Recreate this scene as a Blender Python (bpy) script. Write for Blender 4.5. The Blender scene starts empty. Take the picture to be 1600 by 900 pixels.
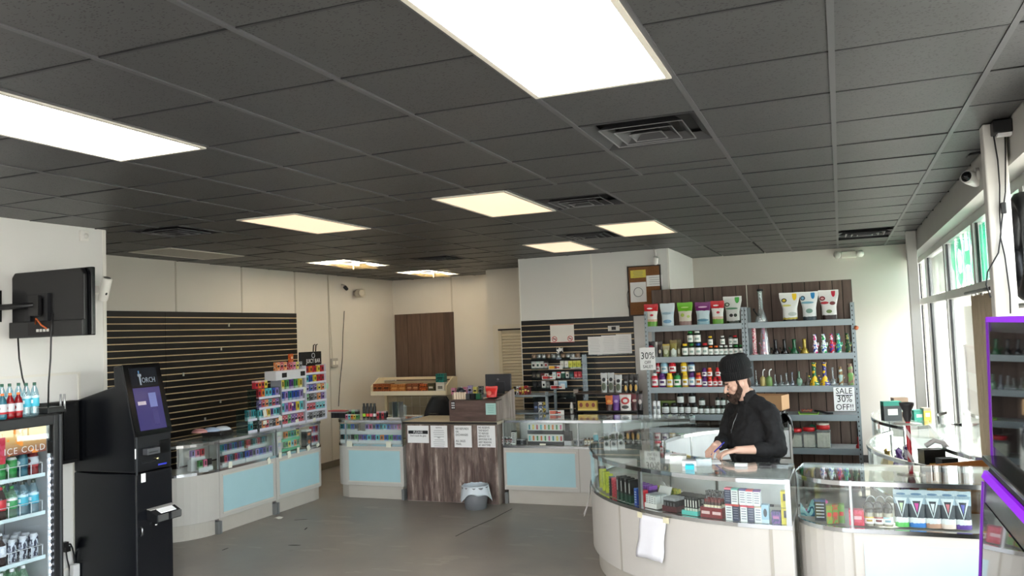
import bpy, bmesh, math, random
from math import sin, cos, pi, radians as rad, sqrt, atan2
from mathutils import Vector, Matrix
random.seed(7)
S = bpy.context.scene
COL = S.collection
# ------------------------------------------------------------------ camera
FPX, YAW, PITCH, ROLL, CAMZ = 1272.8, .380773, .0559086, -.037832, 1.98
CE = CAMZ + 1.038                     # ceiling height
_w = Vector((-sin(YAW)*cos(PITCH), cos(YAW)*cos(PITCH), sin(PITCH)))
_r0 = Vector((cos(YAW), sin(YAW), 0)); _u0 = _r0.cross(_w)
_r = cos(ROLL)*_r0 + sin(ROLL)*_u0; _u = -sin(ROLL)*_r0 + cos(ROLL)*_u0
CAM = Vector((0, 0, CAMZ))
cd = bpy.data.cameras.new('camera'); cam = bpy.data.objects.new('camera', cd); COL.objects.link(cam)
cd.sensor_fit = 'HORIZONTAL'; cd.sensor_width = 36; cd.lens = FPX/1600*36; cd.clip_start = .05; cd.clip_end = 300
M3 = Matrix((_r, _u, -_w)).transposed()
cam.matrix_world = Matrix.Translation(CAM) @ M3.to_4x4()
S.camera = cam

def at(x, y, X=None, Y=None, Z=None):
    """photo pixel -> point on a known plane of the room"""
    d = (x-800)/FPX*_r - (y-450)/FPX*_u + _w
    t = (X-CAM.x)/d.x if X is not None else (Y-CAM.y)/d.y if Y is not None else (Z-CAM.z)/d.z
    return CAM + t*d
# ------------------------------------------------------------------ world, sun, exposure
SUNDIR = Vector((-.42, -.15, -.9)).normalized()
wd = bpy.data.worlds.new('sky'); S.world = wd; wd.use_nodes = True
nt = wd.node_tree; nt.nodes.clear()
sk = nt.nodes.new('ShaderNodeTexSky'); sk.sky_type = 'NISHITA'; sk.sun_disc = False
sk.sun_elevation = math.asin(-SUNDIR.z); sk.sun_rotation = atan2(-SUNDIR.x, -SUNDIR.y)
bg = nt.nodes.new('ShaderNodeBackground'); bg.inputs[1].default_value = 1.0
wo = nt.nodes.new('ShaderNodeOutputWorld')
hz = nt.nodes.new('ShaderNodeHueSaturation'); hz.inputs['Saturation'].default_value = .3       # hazy pale sky
nt.links.new(sk.outputs[0], hz.inputs['Color']); nt.links.new(hz.outputs[0], bg.inputs[0]); nt.links.new(bg.outputs[0], wo.inputs[0])
sl = bpy.data.lights.new('sun', 'SUN'); sl.energy = 8.0; sl.angle = .01; sl.color = (1, .95, .88)
so = bpy.data.objects.new('sun', sl); COL.objects.link(so); so.rotation_euler = SUNDIR.to_track_quat('-Z', 'Y').to_euler()
vs = S.view_settings; vs.view_transform = 'Standard'; vs.look = 'None'; vs.gamma = 1; vs.use_curve_mapping = False
vs.exposure = 1.2
try:
    S.cycles.use_denoising = True; S.cycles.transparent_max_bounces = 32; S.cycles.max_bounces = 10
    S.cycles.caustics_reflective = False; S.cycles.caustics_refractive = False
    S.cycles.sample_clamp_indirect = 8
except Exception: pass
# ------------------------------------------------------------------ materials
def lin(c):
    if max(c) > 1.0: c = [v/255 for v in c]
    return tuple(v/12.92 if v <= .04045 else ((v+.055)/1.055)**2.4 for v in c[:3]) + (1,)
class N:
    """small node-graph helper"""
    def __init__(s, name):
        s.m = bpy.data.materials.new(name); s.m.use_nodes = True; s.t = s.m.node_tree; s.t.nodes.clear()
        s.out = s.n('ShaderNodeOutputMaterial')
    def n(s, ty, **k):
        q = s.t.nodes.new(ty)
        for a, b in k.items(): setattr(q, a, b)
        return q
    def l(s, a, b): s.t.links.new(a, b)
    def set(s, inp, v):
        if hasattr(v, 'is_linked'): s.l(v, inp)
        else: inp.default_value = v
    def math(s, op, a, b=0.0, c=0.0):
        q = s.n('ShaderNodeMath', operation=op)
        for i, v in enumerate((a, b, c)): s.set(q.inputs[i], v)
        return q.outputs[0]
    def mix(s, f, a, b):
        q = s.n('ShaderNodeMix', data_type='RGBA'); s.set(q.inputs[0], f); s.set(q.inputs[6], a); s.set(q.inputs[7], b); return q.outputs[2]
    def noise(s, scale, vec=None, detail=3, rough=.5):
        q = s.n('ShaderNodeTexNoise'); q.inputs['Scale'].default_value = scale; q.inputs['Detail'].default_value = detail; q.inputs['Roughness'].default_value = rough
        if vec is not None: s.l(vec, q.inputs['Vector'])
        return q.outputs[0]
    def coord(s, which='Object'): return s.n('ShaderNodeTexCoord').outputs[which]
    def scale(s, v, sc):
        q = s.n('ShaderNodeMapping'); s.l(v, q.inputs[0]); q.inputs['Scale'].default_value = sc; return q.outputs[0]
    def ramp(s, f, stops):
        q = s.n('ShaderNodeValToRGB'); s.l(f, q.inputs[0]); e = q.color_ramp.elements
        while len(e) < len(stops): e.new(.5)
        for i, (p, c) in enumerate(stops): e[i].position = p; e[i].color = c
        return q.outputs[0]
    def bsdf(s, col, rough=.5, metal=0, bump=None, bstr=.2, bdist=.01, emit=None, estr=0, trans=0, alpha=1, spec=.5, ior=1.45):
        b = s.n('ShaderNodeBsdfPrincipled'); s.set(b.inputs['Base Color'], col); s.set(b.inputs['Roughness'], rough); s.set(b.inputs['Metallic'], metal)
        b.inputs['Specular IOR Level'].default_value = spec; b.inputs['IOR'].default_value = ior
        b.inputs['Transmission Weight'].default_value = trans; s.set(b.inputs['Alpha'], alpha)
        if bump is not None:
            q = s.n('ShaderNodeBump'); q.inputs['Strength'].default_value = bstr; q.inputs['Distance'].default_value = bdist
            s.l(bump, q.inputs['Height']); s.l(q.outputs[0], b.inputs['Normal'])
        if emit is not None: s.set(b.inputs['Emission Color'], emit); b.inputs['Emission Strength'].default_value = estr
        s.l(b.outputs[0], s.out.inputs[0]); return s.m
_mats = {}
def mt(col, rough=.5, metal=0, var=.06, sc=6, bump=0, spec=.5):
    """plain painted / plastic / metal surface with a little procedural variation"""
    k = ('p', tuple(col), rough, metal, var, sc, bump, spec)
    if k not in _mats:
        g = N('paint_%d_%d_%d' % tuple(int(v if max(col) > 1 else v*255) for v in col[:3])); c = lin(col)
        f = g.noise(sc, g.coord())
        a = tuple(max(0, v*(1-var)) for v in c[:3]) + (1,); b = tuple(min(1, v*(1+var)) for v in c[:3]) + (1,)
        _mats[k] = g.bsdf(g.mix(f, a, b), rough, metal, bump=f if bump else None, bstr=bump, spec=spec)
    return _mats[k]
def emat(col, strength, name='lit'):
    k = ('e', tuple(col), strength)
    if k not in _mats:
        g = N(name); f = g.noise(3, g.coord()); c = lin(col)
        _mats[k] = g.bsdf(c, .4, emit=g.mix(f, tuple(v*.9 for v in c[:3])+(1,), c), estr=strength)
    return _mats[k]
def glass(tint=(255, 255, 255), base=.045, rough=0.0, gain=.95, haze=0):
    """thin clear sheet: see-through, mirrors more at a shallow angle"""
    k = ('g', tuple(tint), base, rough, gain, haze)
    if k not in _mats:
        g = N('clear_sheet'); lw = g.n('ShaderNodeLayerWeight'); lw.inputs[0].default_value = .5
        fa = g.math('MULTIPLY_ADD', g.math('POWER', lw.outputs['Facing'], 5.0), gain-base, base)
        tr = g.n('ShaderNodeBsdfTransparent'); tr.inputs[0].default_value = lin(tint)
        gl = g.n('ShaderNodeBsdfGlossy'); gl.inputs['Roughness'].default_value = rough; gl.inputs[0].default_value = (1, 1, 1, 1)
        mx = g.n('ShaderNodeMixShader'); g.l(fa, mx.inputs[0]); g.l(tr.outputs[0], mx.inputs[1]); g.l(gl.outputs[0], mx.inputs[2]); o = mx.outputs[0]
        if haze:
            df = g.n('ShaderNodeBsdfDiffuse'); df.inputs[0].default_value = lin(tint)
            m2 = g.n('ShaderNodeMixShader'); g.set(m2.inputs[0], g.math('MULTIPLY', g.noise(4, g.coord()), haze*2)); g.l(o, m2.inputs[1]); g.l(df.outputs[0], m2.inputs[2]); o = m2.outputs[0]
        g.l(o, g.out.inputs[0]); _mats[k] = g.m
    return _mats[k]
def planks_mat(name, cols, sc=(30, 30, 2.2), rough=.6):
    g = N(name); v = g.coord(); r = g.n('ShaderNodeObjectInfo').outputs['Random']
    q = g.n('ShaderNodeVectorMath', operation='ADD'); g.l(v, q.inputs[0])
    cb = g.n('ShaderNodeCombineXYZ'); g.l(g.math('MULTIPLY', r, 37.0), cb.inputs[0]); g.l(g.math('MULTIPLY', r, 11.0), cb.inputs[2]); g.l(cb.outputs[0], q.inputs[1])
    f = g.noise(1, g.scale(q.outputs[0], sc), 6, .65)
    c = g.ramp(f, [(.25, lin(cols[0])), (.5, lin(cols[1])), (.75, lin(cols[2]))])
    hs = g.n('ShaderNodeHueSaturation'); g.l(g.math('MULTIPLY_ADD', r, .35, .82), hs.inputs['Value']); g.l(c, hs.inputs['Color'])
    return g.bsdf(hs.outputs[0], rough, bump=f, bstr=.15)
def pack_mat(base, accent, mark, kind=0):
    """printed carton / pouch: bands and a mark laid out over the thing's own height and width"""
    k = ('k', tuple(base), tuple(accent), tuple(mark), kind)
    if k not in _mats:
        g = N('printed_pack'); sp = g.n('ShaderNodeSeparateXYZ'); g.l(g.coord('Generated'), sp.inputs[0]); x, y, z = sp.outputs
        B, A, K = lin(base), lin(accent), lin(mark)
        def band(v, lo, hi): return g.math('MULTIPLY', g.math('GREATER_THAN', v, lo), g.math('LESS_THAN', v, hi))
        h = g.math('MAXIMUM', g.math('ABSOLUTE', g.math('SUBTRACT', x, .5)), g.math('MULTIPLY', 0.0, 0.0))
        if kind == 0:     # accent cap band, mark in the middle
            c = g.mix(band(z, .78, 1.1), B, A); c = g.mix(g.math('MULTIPLY', band(z, .3, .62), g.math('LESS_THAN', h, .28)), c, K)
        elif kind == 1:   # tall picture with a dark window
            c = g.mix(band(z, -.1, .34), B, A); c = g.mix(g.math('MULTIPLY', band(z, .42, .86), g.math('LESS_THAN', h, .2)), c, K)
        elif kind == 2:   # lines of text
            s = g.math('SINE', g.math('MULTIPLY', z, 42.0)); c = g.mix(g.math('MULTIPLY', g.math('GREATER_THAN', s, .35), g.math('MULTIPLY', band(z, .12, .88), g.math('LESS_THAN', h, .36))), B, K); c = g.mix(band(z, .9, 1.1), c, A)
        elif kind == 3:   # mottled picture print
            f = g.noise(4, g.coord('Generated'), 2); c = g.mix(g.math('GREATER_THAN', f, .52), B, A); c = g.mix(g.math('MULTIPLY', band(z, .4, .62), g.math('LESS_THAN', h, .34)), c, K)
        else:             # white price strip below
            c = g.mix(band(z, .0, .2), B, A); c = g.mix(g.math('LESS_THAN', g.math('ADD', g.math('POWER', g.math('MULTIPLY', h, 2.4), 2.0), g.math('POWER', g.math('MULTIPLY_ADD', z, 2.6, -1.5), 2.0)), .35), c, K)
        _mats[k] = g.bsdf(c, .35)
    return _mats[k]
# common ones
WHITE = mt((222, 219, 212), .45); PAPER = mt((240, 240, 240), .7, var=.03); BLACK = mt((16, 16, 18), .4); BLKGLOSS = mt((9, 10, 13), .18)
CHROME = mt((205, 208, 210), .12, 1, .03); ALU = mt((175, 178, 180), .3, 1, .05); STEELGREY = mt((134, 144, 150), .4, 0, .05); DARKMETAL = mt((40, 41, 44), .4, .6)
GLASS = glass((250, 253, 252)); ACRYL = glass((232, 240, 240), .05, .02); BLUEPANEL = mt((170, 206, 213), .45, var=.03); INK = mt((22, 22, 26), .6)
LAMIN = mt((194, 190, 184), .4, var=.03)
# ------------------------------------------------------------------ geometry helpers
class G:
    def __init__(s): s.v = []; s.f = []; s.sm = []
    def add(s, vs, fs, smooth=False):
        o = len(s.v); s.v += [tuple(v) for v in vs]; s.f += [[i+o for i in f] for f in fs]; s.sm += [smooth]*len(fs); return s
    def box(s, x0, x1, y0, y1, z0, z1):
        return s.add([(x0,y0,z0),(x1,y0,z0),(x1,y1,z0),(x0,y1,z0),(x0,y0,z1),(x1,y0,z1),(x1,y1,z1),(x0,y1,z1)],
                     [(0,3,2,1),(4,5,6,7),(0,1,5,4),(1,2,6,5),(2,3,7,6),(3,0,4,7)])
    def cbox(s, cx, cy, z0, sx, sy, sz): return s.box(cx-sx/2, cx+sx/2, cy-sy/2, cy+sy/2, z0, z0+sz)
    def lathe(s, prof, n=12, cx=0, cy=0, smooth=True, sx=1, sy=1):
        vs = []; fs = []; m = len(prof)
        for r, z in prof:
            for k in range(n): a = 2*pi*k/n; vs.append((cx+r*cos(a)*sx, cy+r*sin(a)*sy, z))
        for i in range(m-1):
            for k in range(n): fs.append((i*n+k, i*n+(k+1) % n, (i+1)*n+(k+1) % n, (i+1)*n+k))
        s.add(vs, fs, smooth)
        if prof[0][0] > 1e-4: s.add(vs[:n], [tuple(range(n))[::-1]])
        if prof[-1][0] > 1e-4: s.add(vs[-n:], [tuple(range(n))])
        return s
    def tube(s, pts, r, n=6, smooth=True):
        P = [Vector(p) for p in pts]; vs = []; fs = []
        for i, p in enumerate(P):
            t = (P[min(i+1, len(P)-1)]-P[max(i-1, 0)]).normalized(); a = t.orthogonal() if i == 0 else (pa - t*pa.dot(t))
            a = a.normalized(); pa = a; b = t.cross(a); rr = r[i] if isinstance(r, (list, tuple)) else r
            for k in range(n): q = 2*pi*k/n; vs.append(p + rr*(cos(q)*a + sin(q)*b))
        for i in range(len(P)-1):
            for k in range(n): fs.append((i*n+k, i*n+(k+1) % n, (i+1)*n+(k+1) % n, (i+1)*n+k))
        fs += [tuple(range(n))[::-1], tuple(range((len(P)-1)*n, len(P)*n))]
        return s.add(vs, fs, smooth)
    def prism(s, poly, axis, a0, a1):
        """poly in the two other axes (x: (y,z); y: (x,z); z: (x,y)) pushed from a0 to a1"""
        def mk(p, a): return (a, p[0], p[1]) if axis == 'x' else (p[0], a, p[1]) if axis == 'y' else (p[0], p[1], a)
        n = len(poly); vs = [mk(p, a0) for p in poly] + [mk(p, a1) for p in poly]
        return s.add(vs, [tuple(range(n))[::-1], tuple(range(n, 2*n))] + [(i, (i+1) % n, n+(i+1) % n, n+i) for i in range(n)])
    def strip(s, A, B, z0, z1):
        """closed wall between two plan polylines A (front) and B (back), from z0 to z1"""
        n = len(A); vs = [(*a, z0) for a in A]+[(*b, z0) for b in B]+[(*a, z1) for a in A]+[(*b, z1) for b in B]; fs = []
        for i in range(n-1):
            fs += [(i, i+1, 2*n+i+1, 2*n+i), (n+i+1, n+i, 3*n+i, 3*n+i+1), (2*n+i, 2*n+i+1, 3*n+i+1, 3*n+i), (i+1, i, n+i, n+i+1)]
        fs += [(n, 0, 2*n, 3*n), (n-1, 2*n-1, 4*n-1, 3*n-1)]
        return s.add(vs, fs)
    def grid(s, fn, nu, nv, smooth=True):
        vs = [fn(i/nu, j/nv) for j in range(nv+1) for i in range(nu+1)]
        return s.add(vs, [(j*(nu+1)+i, j*(nu+1)+i+1, (j+1)*(nu+1)+i+1, (j+1)*(nu+1)+i) for j in range(nv) for i in range(nu)], smooth)
    def mesh(s, name, mat=None, fix=True):
        me = bpy.data.meshes.new(name); me.from_pydata(s.v, [], s.f); me.polygons.foreach_set('use_smooth', s.sm)
        if fix:
            b = bmesh.new(); b.from_mesh(me); bmesh.ops.recalc_face_normals(b, faces=b.faces); b.to_mesh(me); b.free()
        if mat: me.materials.append(mat)
        me.update(); return me
    def build(s, name, mat, parent=None, loc=None, rot=None): return ob(name, s.mesh(name, mat), parent, loc, rot)
def ob(name, me, parent=None, loc=None, rot=None):
    o = bpy.data.objects.new(name, me); COL.objects.link(o)
    if parent is not None: o.parent = parent
    if loc is not None: o.location = loc
    if rot is not None: o.rotation_euler = rot
    return o
def tag(o, label=None, cat=None, group=None, kind=None):
    if label: o['label'] = label
    if cat: o['category'] = cat
    if group: o['group'] = group
    if kind: o['kind'] = kind
    return o
def thing(name, label, cat, loc=(0, 0, 0), rz=0, group=None):
    o = ob(name, None, None, loc, (0, 0, rz)); o.empty_display_size = .05
    return tag(o, label, cat, group)
def struct(name, g, mat, parent=None, label=None):
    o = g.build(name, mat, parent)
    if parent is None: tag(o, label, None, None, 'structure')
    return o
def bevel(o, w=.004, seg=2):
    m = o.modifiers.new('bevel', 'BEVEL'); m.width = w; m.segments = seg; m.limit_method = 'ANGLE'; return o
_mc = {}
def cached(key, fn):
    if key not in _mc: _mc[key] = fn()
    return _mc[key]
def text(name, s, size, mat, parent, loc, rot, align='CENTER', ext=.0006, spacing=1.0, sx=1.0, lines=1.0, fat=0):
    k = ('t', s, size, align, mat.name, spacing, sx, lines, fat)
    if k not in _mc:
        cu = bpy.data.curves.new('lettering', 'FONT'); cu.body = s; cu.size = size; cu.align_x = align; cu.align_y = 'CENTER'; cu.extrude = ext
        cu.space_character = spacing; cu.offset = fat; cu.space_line = lines; cu.resolution_u = 2
        t = bpy.data.objects.new('lettering', cu); COL.objects.link(t); dg = bpy.context.evaluated_depsgraph_get(); dg.update()
        me = bpy.data.meshes.new_from_object(t.evaluated_get(dg)); bpy.data.objects.remove(t); bpy.data.curves.remove(cu)
        if sx != 1: me.transform(Matrix.Diagonal((sx, 1, 1, 1)))
        me.materials.clear(); me.materials.append(mat); _mc[k] = me
    return ob(name, _mc[k], parent, loc, rot)
FACE_Y = (pi/2, 0, 0)            # lettering that faces -Y (towards the shop front)
FACE_X = (pi/2, 0, pi/2)         # faces +X
# ================================================================== THE SETTING
XL, XN, YB, YK, XF, XW = -7.5, -5.93, 12.9, 10.6, .9, 1.05     # left wall, near left wall, back wall, block front, fascia, window plane
YN = 5.27
# ---- floor
g = N('sealed_concrete'); v = g.coord(); f1 = g.noise(.7, v, 6, .6); f2 = g.noise(9, v, 6, .7)
c = g.ramp(f1, [(.3, lin((124, 119, 113))), (.55, lin((148, 142, 134))), (.75, lin((168, 161, 151)))])
c = g.mix(g.math('MULTIPLY', g.math('GREATER_THAN', f2, .66), .4), c, lin((112, 108, 103)))
f3 = g.noise(1.6, g.scale(v, (1, 3.4, 1)), 4); c = g.mix(g.math('MULTIPLY', g.math('GREATER_THAN', f3, .63), .35), c, lin((168, 162, 153)))
FLOORM = g.bsdf(c, g.math('MULTIPLY_ADD', f1, .35, .22), bump=f2, bstr=.03, spec=.5)
floor = struct('floor', G().box(-7.6, 1.15, -3.2, 13.1, -.12, 0), FLOORM)
struct('floor_crack', G().tube([tuple(at(x, y, Z=.0005)) for x, y in ((712, 838), (740, 824), (768, 812), (800, 795))], .004, 4), mt((60, 58, 55), .8), floor)
for x, y, w, d in ((432, 778, .1, .03), (470, 812, .16, .02), (478, 826, .12, .02), (460, 852, .14, .03), (352, 858, .1, .02)):
    q = at(x, y, Z=0); G().lathe([(1, 0), (.9, .0012), (0, .0015)], 9, smooth=False).build('floor_scuff', mt((52, 50, 48), .6), floor, (q.x, q.y, .0002), (0, 0, random.random()*3)).scale = (w/2, d/2, 1)
# ---- outside
g = N('parking_lot_concrete'); f = g.noise(.4, g.coord(), 5); struct('pavement_outside', G().box(1.16, 60, -40, 60, -.16, -.04), g.bsdf(g.mix(f, lin((176, 172, 164)), lin((200, 196, 188))), .8), label='sunlit concrete pavement outside the windows')
# ---- walls
g = N('painted_wall'); f = g.noise(1.3, g.coord(), 4); WALLM = g.bsdf(g.mix(f, lin((208, 202, 192)), lin((218, 212, 203))), .55, bump=g.noise(60, g.coord()), bstr=.02)
g = N('white_panel_wall'); f = g.noise(1.1, g.coord(), 4); WALLW = g.bsdf(g.mix(f, lin((220, 219, 216)), lin((231, 230, 227))), .5)
wl = struct('wall_left', G().box(XL-.12, XL, YN-.4, YB+.1, 0, CE+.14), WALLM)
wn = struct('wall_left_near', G().box(XL, XN, -3.2, YN, 0, CE+.14), WALLW)
wb = struct('wall_back', G().box(XL-.12, -4.9, YB, YB+.12, 0, CE+.14), WALLM)
wj = struct('wall_back_jog', G().box(-5.25, -4.13, 12.0, YB, 0, CE+.14), WALLM)
wk = struct('wall_block', G().box(-4.13, -2.03, YK, 12.6, 0, CE+.14), WALLW)
wr = struct('wall_back_right', G().box(-2.1, 1.15, 12.5, 12.62, 0, CE+.14), WALLM)
wf = struct('wall_front', G().box(-6.0, -4.6, -3.3, -3.2, 0, CE).box(-4.6, .6, -3.3, -3.2, 2.5, CE+.14).box(.6, 1.1, -3.3, -3.2, 0, CE+.14).box(-4.6, .6, -3.3, -3.2, 0, .3), WALLM)
# panel joints and mouldings on the walls (thin raised strips)
TRIM = mt((190, 183, 171), .5)
for px in (275, 378, 461, 513): q = at(px, 470, X=XL); struct('panel_joint', G().box(XL, XL+.006, q.y-.012, q.y+.012, 0, CE), TRIM, wl)
for px in (706,): q = at(px, 470, Y=YB); struct('panel_joint', G().box(q.x-.012, q.x+.012, YB-.006, YB, 0, CE), TRIM, wb)
struct('panel_joint', G().box(-3.09, -3.07, YK-.006, YK, 2.15, CE), mt((238, 236, 230), .4), wk)
struct('corner_bead', G().box(-2.05, -2.026, YK-.004, YK+.03, 0, CE), mt((240, 238, 232), .4), wk)
struct('panel_joint', G().box(-4.135, -4.12, YK-.005, YK, 0, CE), mt((238, 236, 230), .4), wk)
struct('corner_bead', G().box(XN-.02, XN+.004, YN-.03, YN+.004, 0, CE), mt((228, 225, 218), .4), wn)
for y0, y1, z0, z1 in ((3.5, 5.0, 1.52, 1.80), (3.5, 4.95, .2, 1.36)):     # picture-frame moulding on the near wall
    struct('wall_moulding', G().box(XN, XN+.012, y0, y1, z1-.02, z1).box(XN, XN+.012, y0, y1, z0, z0+.02).box(XN, XN+.012, y1-.02, y1, z0+.02, z1-.02), mt((226, 223, 215), .45), wn)
struct('baseboard_back_right', G().box(-2.03, 1.0, 12.47, 12.5, 0, .1), mt((70, 68, 66), .5))
struct('baseboard_left', G().box(XL, XL+.02, YN, YB, 0, .1), mt((120, 112, 100), .5))
# ---- louvered door in the jog wall
dp = at(779, 514, Y=12.0); d0, d1 = dp.x, -4.25
door = struct('door_1', G().box(d0-.09, d0, 11.975, 12.0, 0, 2.13).box(d0, d1, 11.975, 12.0, 2.06, 2.13), mt((214, 206, 190), .45), label='cream louvered closet door behind the register counter')
struct('door_slab', G().box(d0+.01, d1, 11.99, 11.998, .02, 2.05), mt((190, 178, 152), .5), door)
struct('door_shadow_gap', G().box(d0, d1, 11.97, 11.99, 2.035, 2.06), mt((30, 26, 22), .7), door)
lm = G().prism([(11.995, 0), (11.97, .006), (11.97, .018), (11.995, .046)], 'x', d0+.05, d1-.02).mesh('louver', mt((208, 196, 170), .45))
for k in range(32): ob('louver', lm, door, (0, 0, .45+k*.048))
struct('louver_stile', G().box(d0+.005, d0+.06, 11.965, 11.995, .02, 2.03), mt((208, 196, 170), .45), door)
# ---- ceiling: grid hung in two fields that do not line up
g = N('ceiling_tile'); v = g.coord(); r = g.n('ShaderNodeObjectInfo').outputs['Random']
vo = g.n('ShaderNodeTexVoronoi'); vo.inputs['Scale'].default_value = 60; g.l(g.scale(v, (1, 1.7, 1)), vo.inputs[0])
pit = g.math('MULTIPLY', g.math('LESS_THAN', vo.outputs[0], .3), g.math('GREATER_THAN', g.noise(38, v), .46))
c = g.mix(g.noise(2.0, v), lin((58, 58, 59)), lin((72, 72, 72)))
hs = g.n('ShaderNodeHueSaturation'); g.l(g.math('MULTIPLY_ADD', r, .12, .94), hs.inputs['Value']); g.l(c, hs.inputs['Color'])
TILEM = g.bsdf(g.mix(pit, hs.outputs[0], lin((24, 24, 25))), .42, bump=g.math('MULTIPLY', pit, -1.0), bstr=.5, bdist=.004, spec=.35)
TEEM = mt((76, 76, 78), .4); TEEX = mt((44, 44, 46), .5)
ceil = struct('ceiling', G().box(XL-.12, 1.15, -3.3, 13.1, CE+.06, CE+.14), mt((38, 38, 40), .8))
T = .61; GX, GY = .0273, 3.338
fx = lambda k: GX+k*T
YS = GY+3.4*T; TF = .575; OX = .37*T          # far field starts here, is offset sideways and a little tighter
cuts = []                                      # lights and vents: (x0,x1,y0,y1)
def near(i0, i1, j0, j1): return (fx(i0), fx(i1), GY+j0*T, GY+j1*T)
def far(i, r0, r1): return (fx(i)+OX, fx(i+1)+OX, YS+r0*TF, YS+r1*TF)
tile_mesh = {}
def tile(x0, x1, y0, y1):
    x0, x1 = max(x0, XL), min(x1, XF)
    if x1-x0 < .05 or y1-y0 < .05: return
    for a in cuts:
        if x0 < a[1]-.04 and x1 > a[0]+.04 and y0 < a[3]-.04 and y1 > a[2]+.04: return
    if y1 < YN+.2 and x1 < XN: return
    if y0 > YK and -4.13 < (x0+x1)/2 < -2.03: return
    k = (round(x1-x0, 3), round(y1-y0, 3))
    if k not in tile_mesh:
        a, b = k[0]/2-.012, k[1]/2-.012
        tile_mesh[k] = G().box(-a, a, -b, b, .006, .03).mesh('ceiling_tile', TILEM)
    ob('ceiling_tile', tile_mesh[k], ceil, ((x0+x1)/2, (y0+y1)/2, CE-.004), (random.gauss(0, .004), random.gauss(0, .004), 0))
LIT = [('near', near(-2, -1, -2, 0)), ('near', near(-6, -5, -2, 0)), ('far', far(-8, 0, 2)), ('far', far(-5, 0, 2)), ('far', far(-4, 4, 6)), ('far', far(-6, 6, 8)),
       ('off', far(-12, 2, 4)), ('open', far(-11, 6, 8)), ('open', far(-11, 10, 12))]
VENT = [near(-2, -1, 1, 2), far(-4, 1, 2), far(-5, 5, 6), far(-10, 0, 1), far(-9, 7, 8), near(0, 1, 11.4, 12.4)]
cuts = [a for _, a in LIT]+VENT
for j in range(-3, 4):
    y0, y1 = GY+j*T, min(GY+(j+1)*T, YS)
    for i in range(-13, 2): 
        if i < -1 or j < 3: tile(fx(i), fx(i+1), y0, y1)
for j in range(3, 15):
    for i in (-1, 0, 1): tile(fx(i), fx(i+1), GY+j*T+(0 if j < 3 else 0), min(GY+(j+1)*T, 12.5))
for r_ in range(0, 13):
    for i in range(-13, -1):
        x0, x1 = fx(i)+OX, min(fx(i+1)+OX, fx(-1)); tile(x0, x1, YS+r_*TF, min(YS+(r_+1)*TF, YB if x1 < -5.2 else 12.6))
def tee(x0, x1, y0, y1): struct('ceiling_tee', G().box(x0, x1, y0, y1, CE-(.004 if y1-y0 > x1-x0 else .001), CE+.03), TEEM if y1-y0 > x1-x0 else TEEX, ceil)
for i in range(-13, 2): tee(fx(i)-.012, fx(i)+.012, GY-3*T, YS if i < -1 else 12.5)
for j in range(-3, 4): tee(XL, XF, GY+j*T-.006, GY+j*T+.006)
for j in range(4, 16): tee(fx(-1), XF, GY+j*T-.006, GY+j*T+.006)
for i in range(-13, -1):
    if fx(i)+OX > XL: tee(fx(i)+OX-.012, fx(i)+OX+.012, YS, YB if fx(i) < -4.2 else YK)
for r_ in range(0, 13): tee(XL, fx(-1) if YS+r_*TF < YK else -4.13, YS+r_*TF-.006, YS+r_*TF+.006)
struct('ceiling_rear', G().box(XL, XF, -3.2, GY-3*T, CE, CE+.03), TILEM, ceil)
# ---- fascia, window wall and columns on the right
FASC = mt((150, 150, 150), .5)
struct('soffit_right', G().box(XF, XW+.1, -3.2, 12.5, 2.79, CE+.05), mt((186, 184, 178), .5))
struct('wall_right', G().box(XW-.03, XW+.12, -3.2, 12.5, 0, .5), mt((206, 200, 188), .5))
FRAME = mt((196, 196, 194), .35, .4)
TEAL = mt((24, 196, 160), .6, var=.12); TEALDK = mt((10, 84, 74), .6)
g = N('teal_window_paint'); f = g.noise(5, g.scale(g.coord(), (1, 1, .3)), 3)
_t = g.n('ShaderNodeBsdfTranslucent'); _d = g.n('ShaderNodeBsdfDiffuse'); cc = g.mix(f, lin((96, 238, 208)), lin((60, 215, 186)))
g.l(cc, _t.inputs[0]); g.l(cc, _d.inputs[0]); _m = g.n('ShaderNodeMixShader'); _m.inputs[0].default_value = .45; g.l(_t.outputs[0], _m.inputs[1]); g.l(_d.outputs[0], _m.inputs[2]); g.l(_m.outputs[0], g.out.inputs[0]); PAINTTEAL = g.m
WINGL = glass((250, 252, 250), .04)
edges = [12.45, 11.29, 9.37, 7.43, 5.5, 3.55, 1.6, -.35, -2.3]
MUL = .055
for n in range(len(edges)-1):
    y1, y0 = edges[n], edges[n+1]
    w = struct('window_%d' % (n+1), G().box(XW-.03, XW+.06, y0-MUL, y0+MUL, .5, 2.79).box(XW-.03, XW+.05, y0+MUL, y1-MUL, 2.16, 2.24).box(XW-.03, XW+.05, y0+MUL, y1-MUL, .5, .57).box(XW-.03, XW+.05, y0+MUL, y1-MUL, 2.72, 2.79), FRAME)
    struct('pane', G().box(XW+.005, XW+.011, y0+MUL, y1-MUL, 2.24, 2.72), WINGL, w)
    struct('pane', G().box(XW+.005, XW+.011, y0+MUL, y1-MUL, .57, 2.16), WINGL, w)
    struct('gasket', G().box(XW-.012, XW+.004, y1-MUL-.03, y1-MUL, 2.24, 2.72).box(XW-.012, XW+.004, y1-MUL-.03, y1-MUL, .57, 2.16), BLACK, w)
COLM = mt((205, 202, 196), .45)
for (x, y) in ((.83, 5.08), (.835, 10.75)):
    c_ = struct('column', G().box(x-.055, x+.055, y-.055, y+.055, 0, CE), COLM, label='pale square steel column in front of the windows'); bevel(c_, .008)
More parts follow.
